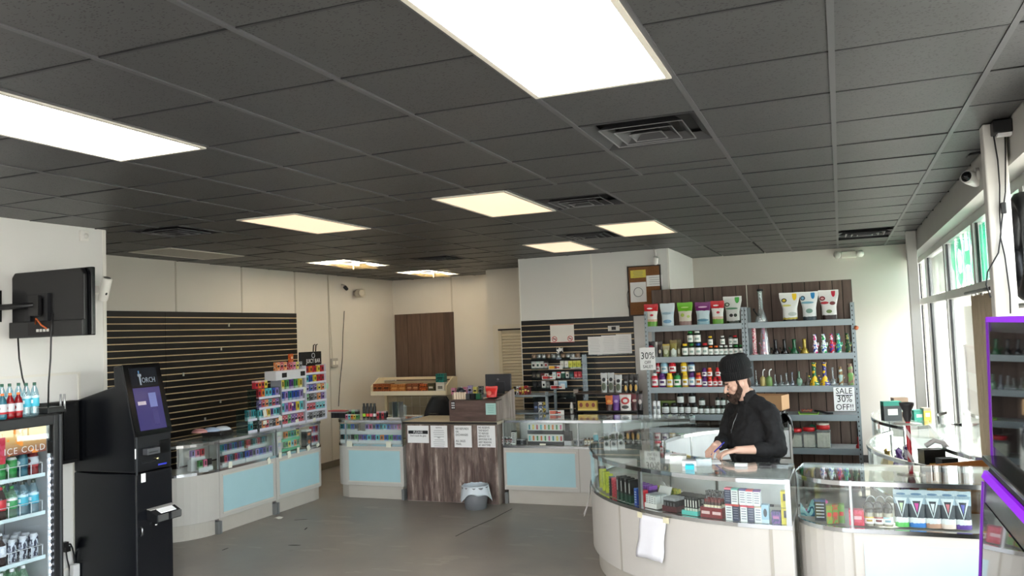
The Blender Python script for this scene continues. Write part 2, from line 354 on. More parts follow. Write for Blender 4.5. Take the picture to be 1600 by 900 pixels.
# ================================================================== CEILING LIGHTS AND VENTS
def lamp(kind, a, label):
    x0, x1, y0, y1 = a; cx, cy = (x0+x1)/2, (y0+y1)/2; w, d = (x1-x0)/2-.006, (y1-y0)/2-.006
    t = thing('ceiling_light', label, 'ceiling light', (cx, cy, CE), 0, 'recessed fluorescent ceiling lights')
    G().box(-w, -w+.022, -d, d, -.012, .03).box(w-.022, w, -d, d, -.012, .03).box(-w+.022, w-.022, -d, -d+.022, -.012, .03).box(-w+.022, w-.022, d-.022, d, -.012, .03).build('frame', mt((205, 200, 188), .4), t)
    G().box(-w, w, -d, d, .045, .055).build('housing', mt((210, 205, 195), .5), t)
    if kind in ('near', 'far', 'off'):
        m = emat((255, 250, 247), 13.0, 'lit_diffuser') if kind == 'near' else emat((255, 224, 190), FARL, 'warm_diffuser') if kind == 'far' else mt((176, 170, 158), .4)
        G().box(-w+.022, w-.022, -d+.022, d-.022, -.008, .004).build('diffuser', m, t)
    else:
        for k in (-.16, .16): G().tube([(k, -d+.08, .02), (k, d-.08, .02)], .016, 8).build('tube_lamp', emat((255, 244, 222), 30.0, 'bare_tube'), t)
        o = G().box(-w+.03, w-.03, 0, .42, -.004, .002).build('loose_diffuser', glass((235, 225, 200), .08, .2, .6, .5), t, (0, -.1, -.012), (rad(-5), rad(3), 0))
        o2 = G().box(-.006, .006, -.006, .006, -.1, 0).build('hanging_strip', mt((210, 205, 190), .5), t, (w-.1, -.2, -.01))
FARL = .46
names = ['large bright fluorescent ceiling panel beside the vent nearest the windows', 'bright fluorescent ceiling panel above the black kiosk', 'warm lit ceiling panel over the slat wall aisle', 'warm lit ceiling panel between two vents in mid room',
         'warm lit ceiling panel with a yellowed corner over the curved island', 'pinkish lit ceiling panel close to the white block wall', 'unlit grey ceiling panel near the slat wall', 'open ceiling light with bare tubes near the left wall', 'open ceiling light with a drooping lens at the back wall']
for (k, a), n in zip(LIT, names): lamp(k, a, n)
for a in (near(-4, -3, -7, -5), near(-8, -7, -7, -5), near(-2, -1, -9, -7)):  # extra panels added out of view to brighten the room
    x0, x1, y0, y1 = a; 
    lamp('near', a, 'unseen fluorescent ceiling panel added behind the viewer for more room light')
VM = mt((52, 52, 54), .45); VE = mt((118, 118, 120), .35, .3)
def vent(a, label):
    x0, x1, y0, y1 = a; cx, cy = (x0+x1)/2, (y0+y1)/2; w, d = (x1-x0)/2-.008, (y1-y0)/2-.008
    t = thing('ceiling_vent', label, 'vent', (cx, cy, CE), 0, 'ceiling air vents')
    G().box(-w, w, -d, d, .05, .058).build('duct', mt((14, 14, 15), .8), t)
    def ring(o1, z1, o2, z2, th=.004):
        A = [(-o1, -o1), (o1, -o1), (o1, o1), (-o1, o1)]; B = [(-o2, -o2), (o2, -o2), (o2, o2), (-o2, o2)]; q = G(); kx, ky = w/.297, d/.297
        vs = [(p[0]*kx, p[1]*ky, z1) for p in A]+[(p[0]*kx, p[1]*ky, z2) for p in B]+[(p[0]*kx, p[1]*ky, z1+th) for p in A]+[(p[0]*kx, p[1]*ky, z2+th) for p in B]
        for i in range(4): j = (i+1) % 4; q.add(vs, [(i, j, 4+j, 4+i), (8+i, 12+i, 12+j, 8+j), (i, 8+i, 8+j, j), (4+i, 4+j, 12+j, 12+i)])
        return q
    ring(.297, -.002, .245, .03).build('frame', VM, t)
    for o1, o2, z in ((.215, .17, -.012), (.15, .105, -.018), (.085, .04, -.022)):
        ring(o1, z, o2, z+.038).build('louver', VM, t)
        ring(o1+.002, z-.001, o1-.004, z+.001).build('louver_edge', VE, t)
for a, n in zip(VENT, ('square louvered ceiling vent between the brightest light and the windows', 'square louvered ceiling vent beside a warm light in mid room', 'square louvered ceiling vent near the white block wall', 'square louvered ceiling vent over the slat wall aisle', 'square louvered ceiling vent towards the back wall', 'ceiling vent by the emergency light over the back right wall')): vent(a, n)
# ================================================================== SHOWCASE COUNTERS
def lerp(A, B, t): return [(a[0]+(b[0]-a[0])*t, a[1]+(b[1]-a[1])*t) for a, b in zip(A, B)]
def grow(A, B, d):
    out = []
    for a, b in zip(A, B):
        L = sqrt((b[0]-a[0])**2+(b[1]-a[1])**2); out.append((a[0]-(b[0]-a[0])/L*d, a[1]-(b[1]-a[1])/L*d))
    return out
def along(A, t):
    """point on polyline at fraction t"""
    L = [0]
    for a, b in zip(A, A[1:]): L.append(L[-1]+sqrt((b[0]-a[0])**2+(b[1]-a[1])**2))
    s = t*L[-1]
    for i in range(len(A)-1):
        if s <= L[i+1]+1e-9:
            k = (s-L[i])/(L[i+1]-L[i]); return (A[i][0]+(A[i+1][0]-A[i][0])*k, A[i][1]+(A[i+1][1]-A[i][1])*k)
    return A[-1]
def sub(A, B, t0, t1, n=10):
    k = max(2, n if len(A) > 2 else 2); ts = [t0+(t1-t0)*i/(k-1) for i in range(k)]
    return [along(A, t) for t in ts], [along(B, t) for t in ts]
ZB, ZT = .66, .97
def showcase(label, A, B, panels=(), posts=(0, 1), kick=.16, back='white', ends=(1, 1), zb=ZB, zt=ZT, wood_end=None, body=None, inner_shelf=False, group='glass showcase counters', seams=(), top=True):
    body = body or LAMIN
    t = thing('showcase_counter', label, 'display counter', (0, 0, 0), 0, group)
    K = sub(lerp(A, B, .07), lerp(A, B, .93), .03, .97, len(A))
    G().strip(K[0], K[1], 0, kick).build('toe_kick', mt((188, 182, 172), .5), t)
    bevel(G().strip(A, B, kick, zb).build('base', body, t), .004)
    for s0, s1 in panels:                                         # coloured inset panel and the frame around it
        a, b = sub(A, B, s0, s1, len(A)); G().strip(grow(a, b, .004), grow(a, b, -.002), kick+.055, zb-.065).build('front_panel', BLUEPANEL, t)
        a2, b2 = sub(A, B, s0-.012, s1+.012, len(A)); o1, o2 = grow(a2, b2, .009), grow(a2, b2, -.002)
        for z0 in (kick+.04, zb-.065): G().strip(o1, o2, z0, z0+.015).build('panel_frame', mt((206, 201, 192), .4), t)
    for s in seams:
        a, b = sub(A, B, s-.004, s+.004, 2); G().strip(grow(a, b, .003), grow(a, b, -.002), kick, zb-.012).build('panel_seam', mt((168, 162, 152), .5), t)
    for s in posts:
        s0, s1 = (0, .03) if s == 0 else (.97, 1) if s == 1 else (s-.012, s+.012); a, b = sub(A, B, s0, s1, 2)
        if s in (0, 1): G().strip(grow(a, b, .003), lerp(a, b, .12), .0, .13).build('foot', mt((120, 122, 122), .4), t)
        s0, s1 = (.0, .012) if s == 0 else (.988, 1) if s == 1 else (s-.005, s+.005); a, b = sub(A, B, s0, s1, 2)
        G().strip(grow(a, b, .003), grow(a, b, -.016), zb, zt).build('corner_post', ALU, t)
    G().strip(grow(A, B, .006), grow(A, B, -.022), zb-.012, zb+.014).build('bottom_rail', CHROME, t)
    G().strip(grow(A, B, .007), grow(A, B, -.018), zt-.03, zt-.002).build('top_rail', CHROME, t)
    Bi = lerp(A, B, 1); D = sqrt((A[0][0]-B[0][0])**2+(A[0][1]-B[0][1])**2)
    G().strip(lerp(A, B, 1-.03/D), B, zt-.03, zt-.002).build('rear_rail', CHROME, t)
    G().strip(grow(A, B, -.004), grow(A, B, -.010), zb+.012, zt-.028).build('glass_front', GLASS, t)
    if top: G().strip(grow(A, B, .006), lerp(A, B, 1-.005/D), zt, zt+.007).build('glass_top', GLASS, t)
    if back == 'white':
        C1 = lerp(A, B, 1-.012/D); n = max(2, int(round(3 if len(A) > 2 else 2)))
        for k in range(n):
            a, b = sub(C1, B, k/n+.004, (k+1)/n-.004, max(2, len(A)//n+1)); G().strip(a, b, zb+.02, zt-.032).build('sliding_door', mt((214, 216, 216), .35), t)
            a, b = sub(lerp(A, B, 1-.016/D), grow(B, A, .004), k/n-.006 if k else 0, k/n+.006 if k else .012, 2); G().strip(a, b, zb, zt-.03).build('door_stile', ALU, t)
    elif back == 'glass':
        G().strip(lerp(A, B, 1-.008/D), lerp(A, B, 1-.002/D), zb+.012, zt-.03).build('glass_back', GLASS, t)
    for e, i in ((ends[0], 0), (ends[1], -1)):
        if e == 1:
            dx, dy = (A[1][0]-A[0][0], A[1][1]-A[0][1]) if i == 0 else (A[-2][0]-A[-1][0], A[-2][1]-A[-1][1]); L = sqrt(dx*dx+dy*dy); dx, dy = dx/L*.006, dy/L*.006
            a, b = along(list(zip(*[A[i], B[i]])) and [A[i], B[i]], .03), along([A[i], B[i]], .96)
            G().strip([a, b], [(a[0]+dx, a[1]+dy), (b[0]+dx, b[1]+dy)], zb+.012, zt-.03).build('glass_side', GLASS, t)
        if e == 2:     # solid end panel
            dx, dy = (A[0][0]-A[1][0], A[0][1]-A[1][1]) if i == 0 else (A[-1][0]-A[-2][0], A[-1][1]-A[-2][1]); L = sqrt(dx*dx+dy*dy); dx, dy = dx/L*.02, dy/L*.02
            G().strip([A[i], B[i]], [(A[i][0]+dx, A[i][1]+dy), (B[i][0]+dx, B[i][1]+dy)], 0.02, zt).build('end_panel', wood_end or LAMIN, t)
    if inner_shelf:
        G().strip(lerp(A, B, .35), lerp(A, B, .95), (zb+zt)/2, (zb+zt)/2+.006).build('glass_shelf', GLASS, t)
    return t
def arc(c, r, a0, a1, n): return [(c[0]+r*cos(rad(a0+(a1-a0)*i/n)), c[1]+r*sin(rad(a0+(a1-a0)*i/n))) for i in range(n+1)]
IC, IR, Ir = (-.42, 7.32), 1.72, 1.10
fA = [(-.36, IC[1]-IR)]+arc(IC, IR, 270, 182, 28); fB = [(-.36, IC[1]-Ir)]+arc(IC, Ir, 270, 182, 28)
showcase('big curved glass showcase holding rows of small boxes, in front of the man', fA, fB, posts=(0, .42, 1), ends=(1, 1), seams=(.05, .52))
bA = arc(IC, IR, 178, 95, 26); bB = arc(IC, Ir, 178, 95, 26)
showcase('curved glass showcase closing the ring behind the man', bA, bB, posts=(0, .5, 1), ends=(1, 2))
# straight case with a rounded left end, beside the island
rc = .34; sA = arc((.0, 5.62+rc), rc, 180, 270, 9)+[(.45, 5.62), (.95, 5.62)]; sB = [(-.0-.02+.0*i, 6.26) for i in range(10)]
sB = [(-.30+.31*i/9, 6.27) for i in range(10)]+[(.45, 6.27), (.95, 6.27)]
showcase('glass showcase with silver pouches and a rounded end beside the windows', sA, sB, panels=(), posts=(.36, .98), ends=(0, 1), back='glass', seams=(.36,))
a_, b_ = [(.06, 5.62), (.93, 5.62)], [(.06, 6.2), (.93, 6.2)]
_p = [o for o in COL.objects if o.name.startswith('showcase_counter')][-1]
G().strip(grow(a_, b_, .004), grow(a_, b_, -.002), .2, .585).build('front_panel', mt((188, 212, 220), .45), _p)
# two curved cases along the windows
WC1 = (1.92, 7.35); A1, B1 = arc(WC1, 1.77, 216, 151, 20), arc(WC1, 1.20, 216, 151, 20)
showcase('curved glass case with an orange wooden end by the windows', A1, B1, posts=(0, .5, 1), back='glass', top=False, ends=(2, 1), wood_end=planks_mat('orange_wood_end', ((168, 104, 50), (190, 122, 62), (205, 140, 78)), (2, 2, 14)))
WC2 = (2.02, 9.40); A2, B2 = arc(WC2, 1.77, 211, 152, 18), arc(WC2, 1.14, 211, 152, 18)
showcase('curved glass case with teal boxes on it in the far window corner', A2, B2, posts=(0, .5, 1), back='glass')
# left run
LX, LB = -6.15, -6.72
lc = .60; qA = arc((LX-lc, 6.87), lc, -88, 0, 14); qB = [(LX-lc+.03*cos(rad(-88+88*i/14))+.0, 6.87+.03*sin(rad(-88+88*i/14))) for i in range(15)]
showcase('white quarter-round corner showcase beside the black kiosk', qA, qB, posts=(1,), ends=(0, 0), back='none')
showcase('glass showcase with two rows of vape packs next to the rounded corner', [(LX, 6.875), (LX, 7.80)], [(LB, 6.875), (LB, 7.80)], panels=((.06, .94),), posts=(0, 1), ends=(0, 1), inner_shelf=False)
cA = [(LX, 7.815), (LX, 8.62)]+arc((LX-.2, 8.62), .2, 6, 70, 6); cB = [(LB, 7.815), (LB, 8.62)]+[(LB, 8.62+.2*(i+1)/7) for i in range(7)]
showcase('glass showcase under the tall vape racks with a blue front panel', cA, cB, panels=((.05, .78),), posts=(0, .82), ends=(1, 1))
# centre back
mA = arc((-5.86, 9.02), .2, 180, 265, 6)+[(-5.86, 8.82), (-5.05, 8.82)]; mB = [(-6.02+.16*i/6, 9.40) for i in range(7)]+[(-5.84, 9.40), (-5.05, 9.40)]
showcase('glass showcase with colourful vapes between the left run and the wooden register desk', mA, mB, panels=((.31, .96),), posts=(.27, 1), ends=(0, 1))
rA, rB = [(-3.75, 8.90), (-2.55, 8.90)], [(-3.75, 9.46), (-2.55, 9.46)]
showcase('glass showcase with carton rows right of the wooden register desk', rA, rB, panels=((.03, .73),), posts=(0, .77), ends=(1, 1), seams=(.77,))
tA, tB = arc((-2.55, 10.0), 1.1, 270, 330, 10), arc((-2.55, 10.0), .54, 270, 330, 10)
tA, tB = [(-2.53, 8.92), (-2.0, 9.02), (-1.6, 9.12)], [(-2.53, 9.46), (-2.05, 9.5), (-1.6, 9.5)]
showcase('low glass showcase running under the left end of the grey shelving', tA, tB, posts=(.5,), ends=(1, 1), group='glass showcase counters')
# ================================================================== REGISTER DESK
g = N('weathered_laminate'); v = g.coord(); f = g.noise(1, g.scale(v, (14, 14, 1.6)), 7, .7); f2 = g.noise(3.2, g.scale(v, (2.5, 2.5, .5)), 3)
c = g.ramp(f, [(.3, lin((52, 42, 40))), (.45, lin((100, 84, 78))), (.57, lin((136, 118, 110))), (.66, lin((196, 180, 168)))])
DESKM = g.bsdf(g.mix(g.math('MULTIPLY', g.math('GREATER_THAN', f2, .55), .45), c, lin((84, 62, 58))), .5, bump=f, bstr=.08)
g = N('weathered_laminate_side'); f = g.noise(1, g.scale(g.coord(), (2, 14, 1.2)), 6, .7); DESKS = g.bsdf(g.ramp(f, [(.3, lin((96, 84, 80))), (.5, lin((160, 146, 138))), (.7, lin((196, 184, 176)))]), .45)
desk = thing('register_desk', 'register desk clad in weathered brown wood-look boards with four notices', 'counter', (-4.39, 8.80, 0))
bw = 1.21/4
for k in range(4): bevel(G().box(-.605+k*bw+.002, -.605+(k+1)*bw-.002, 0, .02, .01, .925).build('board', DESKM, desk), .002)
G().box(-.605, .605, .021, .62, .0, .925).build('carcass', DESKS, desk)
bevel(G().box(-.625, .62, -.025, .66, .926, .962).build('worktop', mt((196, 184, 158), .4), desk), .006)
G().box(-.63, .625, -.032, -.026, .93, .958).build('edge_strip', mt((40, 36, 34), .5), desk)
bevel(G().box(.0, .6, .0, .03, .963, 1.21).build('privacy_screen', planks_mat('dark_weathered_board', ((58, 44, 40), (88, 68, 62), (116, 94, 86)), (2, 20, 14)), desk), .003)
G().prism([(.03, .963), (.62, .963), (.62, 1.30), (.03, 1.21)], 'x', .58, .60).build('side_screen', DESKS, desk)
# ================================================================== SLAT WALLS
SLATM = mt((17, 17, 18), .42, var=.1); CHAN = mt((214, 188, 150), .4, .2)
def slatwall(label, axis, fixed, u0, u1, z0, z1, seams, pitch=.0762):
    t = thing('slat_wall', label, 'slat wall'); n = int((z1-z0)/pitch)
    us = [u0]+list(seams)+[u1]
    if axis == 'x': G().box(fixed, fixed+.006, u0, u1, z0, z1).build('backing', BLACK, t)
    else: G().box(u0, u1, fixed-.006, fixed, z0, z1).build('backing', BLACK, t)
    for a, b in zip(us, us[1:]):
        L = (b-a)/2-.002; c = (a+b)/2
        if axis == 'x': m1 = G().box(.006, .019, -L, L, .013, pitch).mesh('slat', SLATM); m2 = G().box(.006, .014, -L, L, .0, .012).mesh('channel_strip', CHAN)
        else: m1 = G().box(-L, L, -.019, -.006, .013, pitch).mesh('slat', SLATM); m2 = G().box(-L, L, -.014, -.006, 0, .012).mesh('channel_strip', CHAN)
        for k in range(n):
            p = (fixed, c, z1-(k+1)*pitch) if axis == 'x' else (c, fixed, z1-(k+1)*pitch)
            ob('slat', m1, t, p); ob('channel_strip', m2, t, p)
    return t
slatwall('tall black slat wall with tan grooves along the left wall', 'x', XL, 5.0, 10.04, .12, 2.40, (7.5,))
slatwall('black slat wall with tan grooves behind the cigarette rack', 'y', YK, -4.12, -2.53, .55, 2.15, (-3.08,))
# small hooks and tags left on the slat wall
for x, y in ((286, 585), (345, 545), (344, 627), (320, 655), (357, 508)):
    q = at(x, y, X=XL+.02); G().box(0, .012, -.01, .01, -.02, .02).build('slat_hook', mt((190, 188, 180), .4), None, q)['label'] = 'small pale hook left on the tall black slat wall'
for o in COL.objects:
    if o.name.startswith('slat_hook'): tag(o, None, 'hook', 'hooks left on the slat wall')
# ================================================================== WOOD PANEL ON BACK WALL
PLK = planks_mat('rustic_planks', ((66, 50, 41), (88, 68, 56), (106, 85, 71)), (14, 14, 1.2))
t = thing('plank_panel', 'dark brown plank panel fixed to the back wall above the beige shelf', 'wood panel')
xs = [-7.46, -7.20, -6.93, -6.72, -6.47, -6.28]
for a, b in zip(xs, xs[1:]): bevel(G().box(a+.003, b-.003, YB-.034, YB-.006, 1.20, 2.40).build('plank', PLK, t), .003)
# ================================================================== GREY STEEL SHELVING WITH PLANK BACK
GREYST = mt((138, 148, 153), .38, .2, .05)
SZ = [2.0, 1.62, 1.25, .92, .54]           # shelf heights
YF, YR = 9.98, 10.40
PLK2 = planks_mat('rustic_shelf_planks', ((84, 68, 60), (104, 86, 77), (122, 104, 94)), (14, 14, 1.2))
def shelving(label, x0, x1, shelves, seamdx):
    t = thing('steel_shelving', label, 'shelving')
    w = [0]; 
    while w[-1] < (x1-x0): w.append(w[-1]+random.choice((.11, .14, .17)))
    w[-1] = x1-x0
    if w[-1]-w[-2] < .05: w.pop(-2)
    for a, b in zip(w, w[1:]): bevel(G().box(x0+a+.004, x0+b-.004, YR+.012, YR+.03, .02, 2.47).build('back_plank', PLK2, t), .002)
    G().box(x0, x1, YR+.031, YR+.036, .02, 2.47).build('back_sheet', mt((40, 34, 30), .8), t)
    for px in (x0+.012, x1-.012):
        for py in (YF, YR-.03):
            p = G().box(px-.02, px+.02, py, py+.004, 0, 2.19).box(px-.02 if px < (x0+x1)/2 else px+.016, px-.016 if px < (x0+x1)/2 else px+.02, py+.004, py+.036, 0, 2.19).build('post', GREYST, t)
            hm = cached('slot', lambda: G().box(-.005, .005, -.0012, 0, -.009, .009).mesh('slot', BLACK))
            if py == YF:
                for k in range(40): ob('slot', hm, p, (px-.007+(.012 if 0 else 0), py, .12+k*.052))
    for z in shelves:
        G().box(x0+.03, x1-.03, YF+.01, YR-.005, z-.012, z).build('shelf_board', mt((172, 176, 176), .45, 0, .05), t)
        bevel(G().prism([(YF-.006, z-.066), (YF+.012, z-.066), (YF+.012, z-.052), (YF+.002, z-.044), (YF+.002, z-.016), (YF+.012, z-.008), (YF+.012, z+.004), (YF-.006, z+.004)], 'x', x0+.03, x1-.03).build('shelf_beam', GREYST, t), .002)
    return t
shelving('grey steel shelving bay with supplement bottles against plank backing', -2.24, -1.055, SZ[:4], 0)
shelving('grey steel shelving bay with glass water pipes against plank backing', -1.045, .15, SZ, 0)
G().box(-1.055, -1.045, YR, YR+.012, 1.9, 2.47).build('joint_strip', mt((236, 230, 215), .5), None)
tag(COL.objects['joint_strip'], 'cream joint strip between the two plank backings', 'trim strip')
# ================================================================== BLACK CASH KIOSK
KB = mt((13, 15, 20), .25, .0, .1); KB2 = mt((8, 9, 11), .15)
kx0, kx1, ky0, ky1 = -5.91, -5.235, 4.92, 5.30
kio = thing('cash_kiosk', 'tall black cash kiosk with a tilted purple touch screen', 'kiosk', (0, 0, 0))
bevel(G().box(kx0, kx1, ky0, ky1, .03, .98).build('lower_cabinet', KB, kio), .01)
bevel(G().prism([(kx0, .985), (kx1-.002, .985), (kx1-.002, 1.27), (-5.375, 1.845), (-5.47, 1.832), (-5.46, 1.675), (kx0, 1.56)], 'y', ky0+.003, ky1-.003).build('upper_housing', KB, kio), .012)
G().box(kx0+.02, kx1-.04, ky0+.02, ky1-.02, 0, .03).build('plinth', BLACK, kio)
sd = Vector((-5.375-(kx1-.002), 0, 1.845-1.27)); sl_ = sd.length; sdir = sd.normalized(); nrm = Vector((sdir.z, 0, -sdir.x))
def onscreen(u0, u1, v0, v1, h, name, m, par):
    base = Vector((kx1-.002, 0, 1.27)); vs = []
    for hh in (.001, h):
        for (u, v) in ((u0, v0), (u1, v0), (u1, v1), (u0, v1)): p = base+sdir*(v*sl_)+nrm*hh; vs.append((p.x, ky0+(ky1-ky0)*u, p.z))
    return G().add(vs, [(0,1,2,3),(4,5,6,7),(0,1,5,4),(1,2,6,5),(2,3,7,6),(3,0,4,7)]).build(name, m, par)
onscreen(.0, 1, .0, 1, .012, 'bezel', KB2, kio)
g = N('screen_purple'); f = g.noise(2.5, g.coord(), 2); 
scr = onscreen(.14, .86, .07, .66, .015, 'screen', g.bsdf(lin((20, 18, 36)), .12, emit=g.mix(f, lin((70, 62, 128)), lin((84, 78, 132))), estr=.28), kio)
top = onscreen(.14, .86, .68, .94, .014, 'logo_plate', mt((22, 26, 34), .2), kio)
def scr_txt(s, size, u, v, m, par, name='lettering', sx=1):
    p = Vector((kx1-.002, 0, 1.27))+sdir*(v*sl_)+nrm*.0165; rot = Matrix((Vector((0, 1, 0)), sdir, nrm)).transposed().to_euler()
    return text(name, s, size, m, par, (p.x, ky0+(ky1-ky0)*u, p.z), rot, sx=sx)
LOGO = mt((128, 138, 150), .4)
scr_txt('ORCH', .062, .60, .76, LOGO, top, sx=.8)
onscreen(.36, .40, .70, .82, .0165, 'torch_handle', LOGO, top); onscreen(.335, .425, .82, .855, .0165, 'torch_bowl', LOGO, top); onscreen(.355, .385, .86, .90, .0165, 'torch_flame', mt((70, 110, 150), .4), top)
onscreen(.52, .72, .38, .58, .016, 'screen_menu', emat((90, 96, 140), .28), scr); onscreen(.55, .70, .14, .36, .016, 'screen_menu', emat((50, 44, 90), .2), scr)
onscreen(.2, .42, .42, .47, .016, 'screen_notice', emat((150, 140, 150), .28), scr)
def fx_part(name, y, z, w, h, d, m, par=kio): return bevel(G().box(kx1-.004, kx1+d, ky0+y-w/2, ky0+y+w/2, z-h/2, z+h/2).build(name, m, par), .003)
rd = fx_part('card_reader', .14, 1.145, .13, .05, .05, mt((92, 94, 98), .35, .5)); G().box(kx1+.046, kx1+.052, ky0+.09, ky0+.18, 1.137, 1.143).build('slot', BLACK, rd)
fx_part('receipt_slot', .13, 1.06, .14, .012, .006, DARKMETAL); fx_part('camera_plate', .30, 1.16, .1, .11, .004, KB2)
G().lathe([(.012, 0), (.012, .014), (.008, .018), (0, .018)], 12).build('key_lock', mt((214, 206, 160), .2, 1), kio, (kx1, ky0+.215, 1.075), (0, pi/2, 0))
fx_part('white_sticker', .075, .94, .045, .07, .003, PAPER); fx_part('blue_sticker', .275, 1.02, .09, .014, .003, mt((50, 60, 190), .4)); fx_part('white_sticker', -.0, 1.14, .01, .08, .003, PAPER)
fx_part('hinge_strip', .01, 1.12, .014, .3, .008, mt((60, 62, 66), .3, .7))
sh = thing('dispenser_shelf', 'grey metal tray with angled lips mounted on the black kiosk front', 'tray', (kx1+.001, ky0+.235, .60))
G().prism([(0, .0), (.10, -.02), (.105, -.01), (.105, .035), (.02, .08), (0, .08)], 'y', -.13, .13).build('tray_body', DARKMETAL, sh)
G().box(.106, .112, -.12, -.015, -.012, .04).build('front_plate', ALU, sh); G().box(.106, .112, .02, .125, -.012, .04).build('front_plate', ALU, sh)
G().prism([(.0, .082), (.04, .075), (.04, .08), (.0, .087)], 'y', -.13, .13).build('top_plate', mt((190, 188, 182), .35, .3), sh); G().prism([(.05, .072), (.1, .047), (.1, .053), (.05, .078)], 'y', -.08, .08).build('paper_slip', PAPER, sh)
G().lathe([(.01, 0), (.01, .012), (0, .012)], 10).build('knob', mt((220, 220, 220), .2, 1), sh, (.02, -.06, -.05), (0, pi/2, 0))
G().tube([(kx1+.004, ky0+.04, .56), (kx1+.02, ky0+.04, .55), (kx1+.02, ky0+.04, .50), (kx1+.004, ky0+.04, .49)], .006, 6).build('door_pull', mt((150, 150, 152), .3, 1), kio)
# dark cabinet on the wall behind the kiosk
pb = thing('wall_panel_box', 'flat black equipment box fixed to the white wall behind the kiosk', 'equipment box')
bevel(G().box(XN+.0, XN+.10, 4.62, 4.91, 1.07, 1.57).build('box_body', mt((12, 12, 13), .4), pb), .006)
G().box(XN+.101, XN+.112, 4.66, 4.74, 1.10, 1.55).build('door_leaf', BLKGLOSS, pb); G().box(XN+.101, XN+.112, 4.76, 4.88, 1.10, 1.55).build('door_leaf', BLKGLOSS, pb)
G().box(XN+.02, XN+.05, 4.612, 4.62, 1.29, 1.36).build('latch', ALU, pb)
# power lead on the wall between cooler and kiosk
cb = thing('extension_lead', 'black power leads with plugs on the white wall beside the cooler', 'power lead')
def wp(x, y, d=.03): q = at(x, y, X=XN+d); return tuple(q)
G().tube([wp(102, 851), wp(110, 850), wp(113, 856), wp(116, 868), wp(118, 885), wp(119, 905)], .007, 6).build('lead', BLACK, cb)
G().tube([wp(103, 860), wp(105, 874), wp(109, 890), wp(113, 910)], .006, 6).build('lead', BLACK, cb)
for x, y in ((101, 851), (104, 858)): G().cbox(0, 0, -.02, .04, .045, .04).build('plug', BLACK, cb, wp(x, y, .02))
ad = at(117, 893, X=XN+.07); bevel(G().cbox(0, 0, -.06, .05, .06, .12).build('power_adapter', mt((225, 225, 225), .4), None, ad), .008); tag(COL.objects['power_adapter'], 'white power adapter hanging between the cooler and kiosk', 'adapter')
# ================================================================== TELEVISION ON ARM (seen from behind)
tv = thing('television', 'black flat television seen from behind on a wall arm', 'television', (-5.44, 4.36, 2.335), 0)
TVM = mt((18, 18, 20), .38, var=.15)
bevel(G().box(-.395, .395, .0, .035, -.25, .25).build('screen_panel', BLKGLOSS, tv), .006)
bevel(G().prism([(-.39, -.245), (.36, -.245), (.36, .2), (.33, .245), (-.36, .245), (-.39, .21)], 'y', -.035, 0).build('rear_cover', TVM, tv), .008)
bevel(G().box(-.39, .37, -.06, -.034, -.25, -.13).build('speaker_bar', TVM, tv), .006)
G().box(-.18, .08, -.063, -.059, -.235, -.14).build('port_bay', mt((26, 24, 24), .7), tv)
for k in range(4): G().box(-.09+k*.035, -.066+k*.035, -.066, -.062, -.21, -.19).build('label_tag', mt((190, 190, 185), .5), tv)
br = G().box(-.2, .02, -.06, -.036, .04, .075).box(-.2, -.16, -.06, -.036, -.13, .04).box(-.02, .02, -.06, -.036, -.13, .04).build('mount_bracket', DARKMETAL, tv)
G().box(-.14, -.04, -.09, -.06, -.09, .06).build('tilt_head', BLACK, tv)
G().tube([(-.09, -.08, -.01), (-.4, -.1, -.012), (-.485, -.12, -.012)], .022, 8).build('wall_arm', BLACK, tv); G().box(-.49, -.478, -.2, -.05, -.12, .12).build('wall_plate', BLACK, tv)
G().tube([(-.1, -.064, -.15), (-.06, -.09, -.11), (-.02, -.08, -.16), (.02, -.064, -.19)], .006, 6).build('wire_loop', mt((190, 90, 40), .5), tv)
for k, pts in enumerate(([(28, 527), (30, 560), (35, 590), (40, 606), (42, 625)], [(83, 490), (80, 520), (79, 560), (76, 600), (75, 645)])):
    o = G().tube([tuple(at(x, y, Y=4.27)) for x, y in pts], .006, 6).build('television_cable', BLACK, None)
    tag(o, ('thin black cable hanging from the television onto the bottles', 'thick black cable hanging from the television to the cooler top')[k], 'cable', 'television cables')
# wall devices
s = thing('wall_sensor', 'small white square sensor high on the near wall', 'sensor', at(131, 369, X=XN)); bevel(G().box(0, .025, -.05, .03, -.045, .045).build('case', mt((235, 233, 228), .4), s), .006); G().lathe([(.024, 0), (.02, .008), (0, .01)], 14).build('lens', mt((215, 213, 208), .3), s, (.026, .0, 0), (0, pi/2, 0))
s = thing('wall_camera', 'white bullet camera mounted at the end of the near wall', 'camera', at(160, 452, X=XN+.1))
o = G().lathe([(.038, 0), (.042, .02), (.042, .19), (.036, .2), (0, .2)], 16).build('housing', mt((236, 234, 228), .35), s, (0, 0, -.09), (rad(6), rad(24), 0)); G().lathe([(.03, .2005), (0, .203)], 14).build('top_cap', mt((120, 118, 114), .4), o)
G().box(-.1, -.02, -.02, .02, -.03, .03).build('bracket', mt((225, 223, 218), .4), s); G().lathe([(.012, .0), (.0, .004)], 10).build('lens', BLACK, o, (.041, -.01, .07), (0, pi/2, 0))
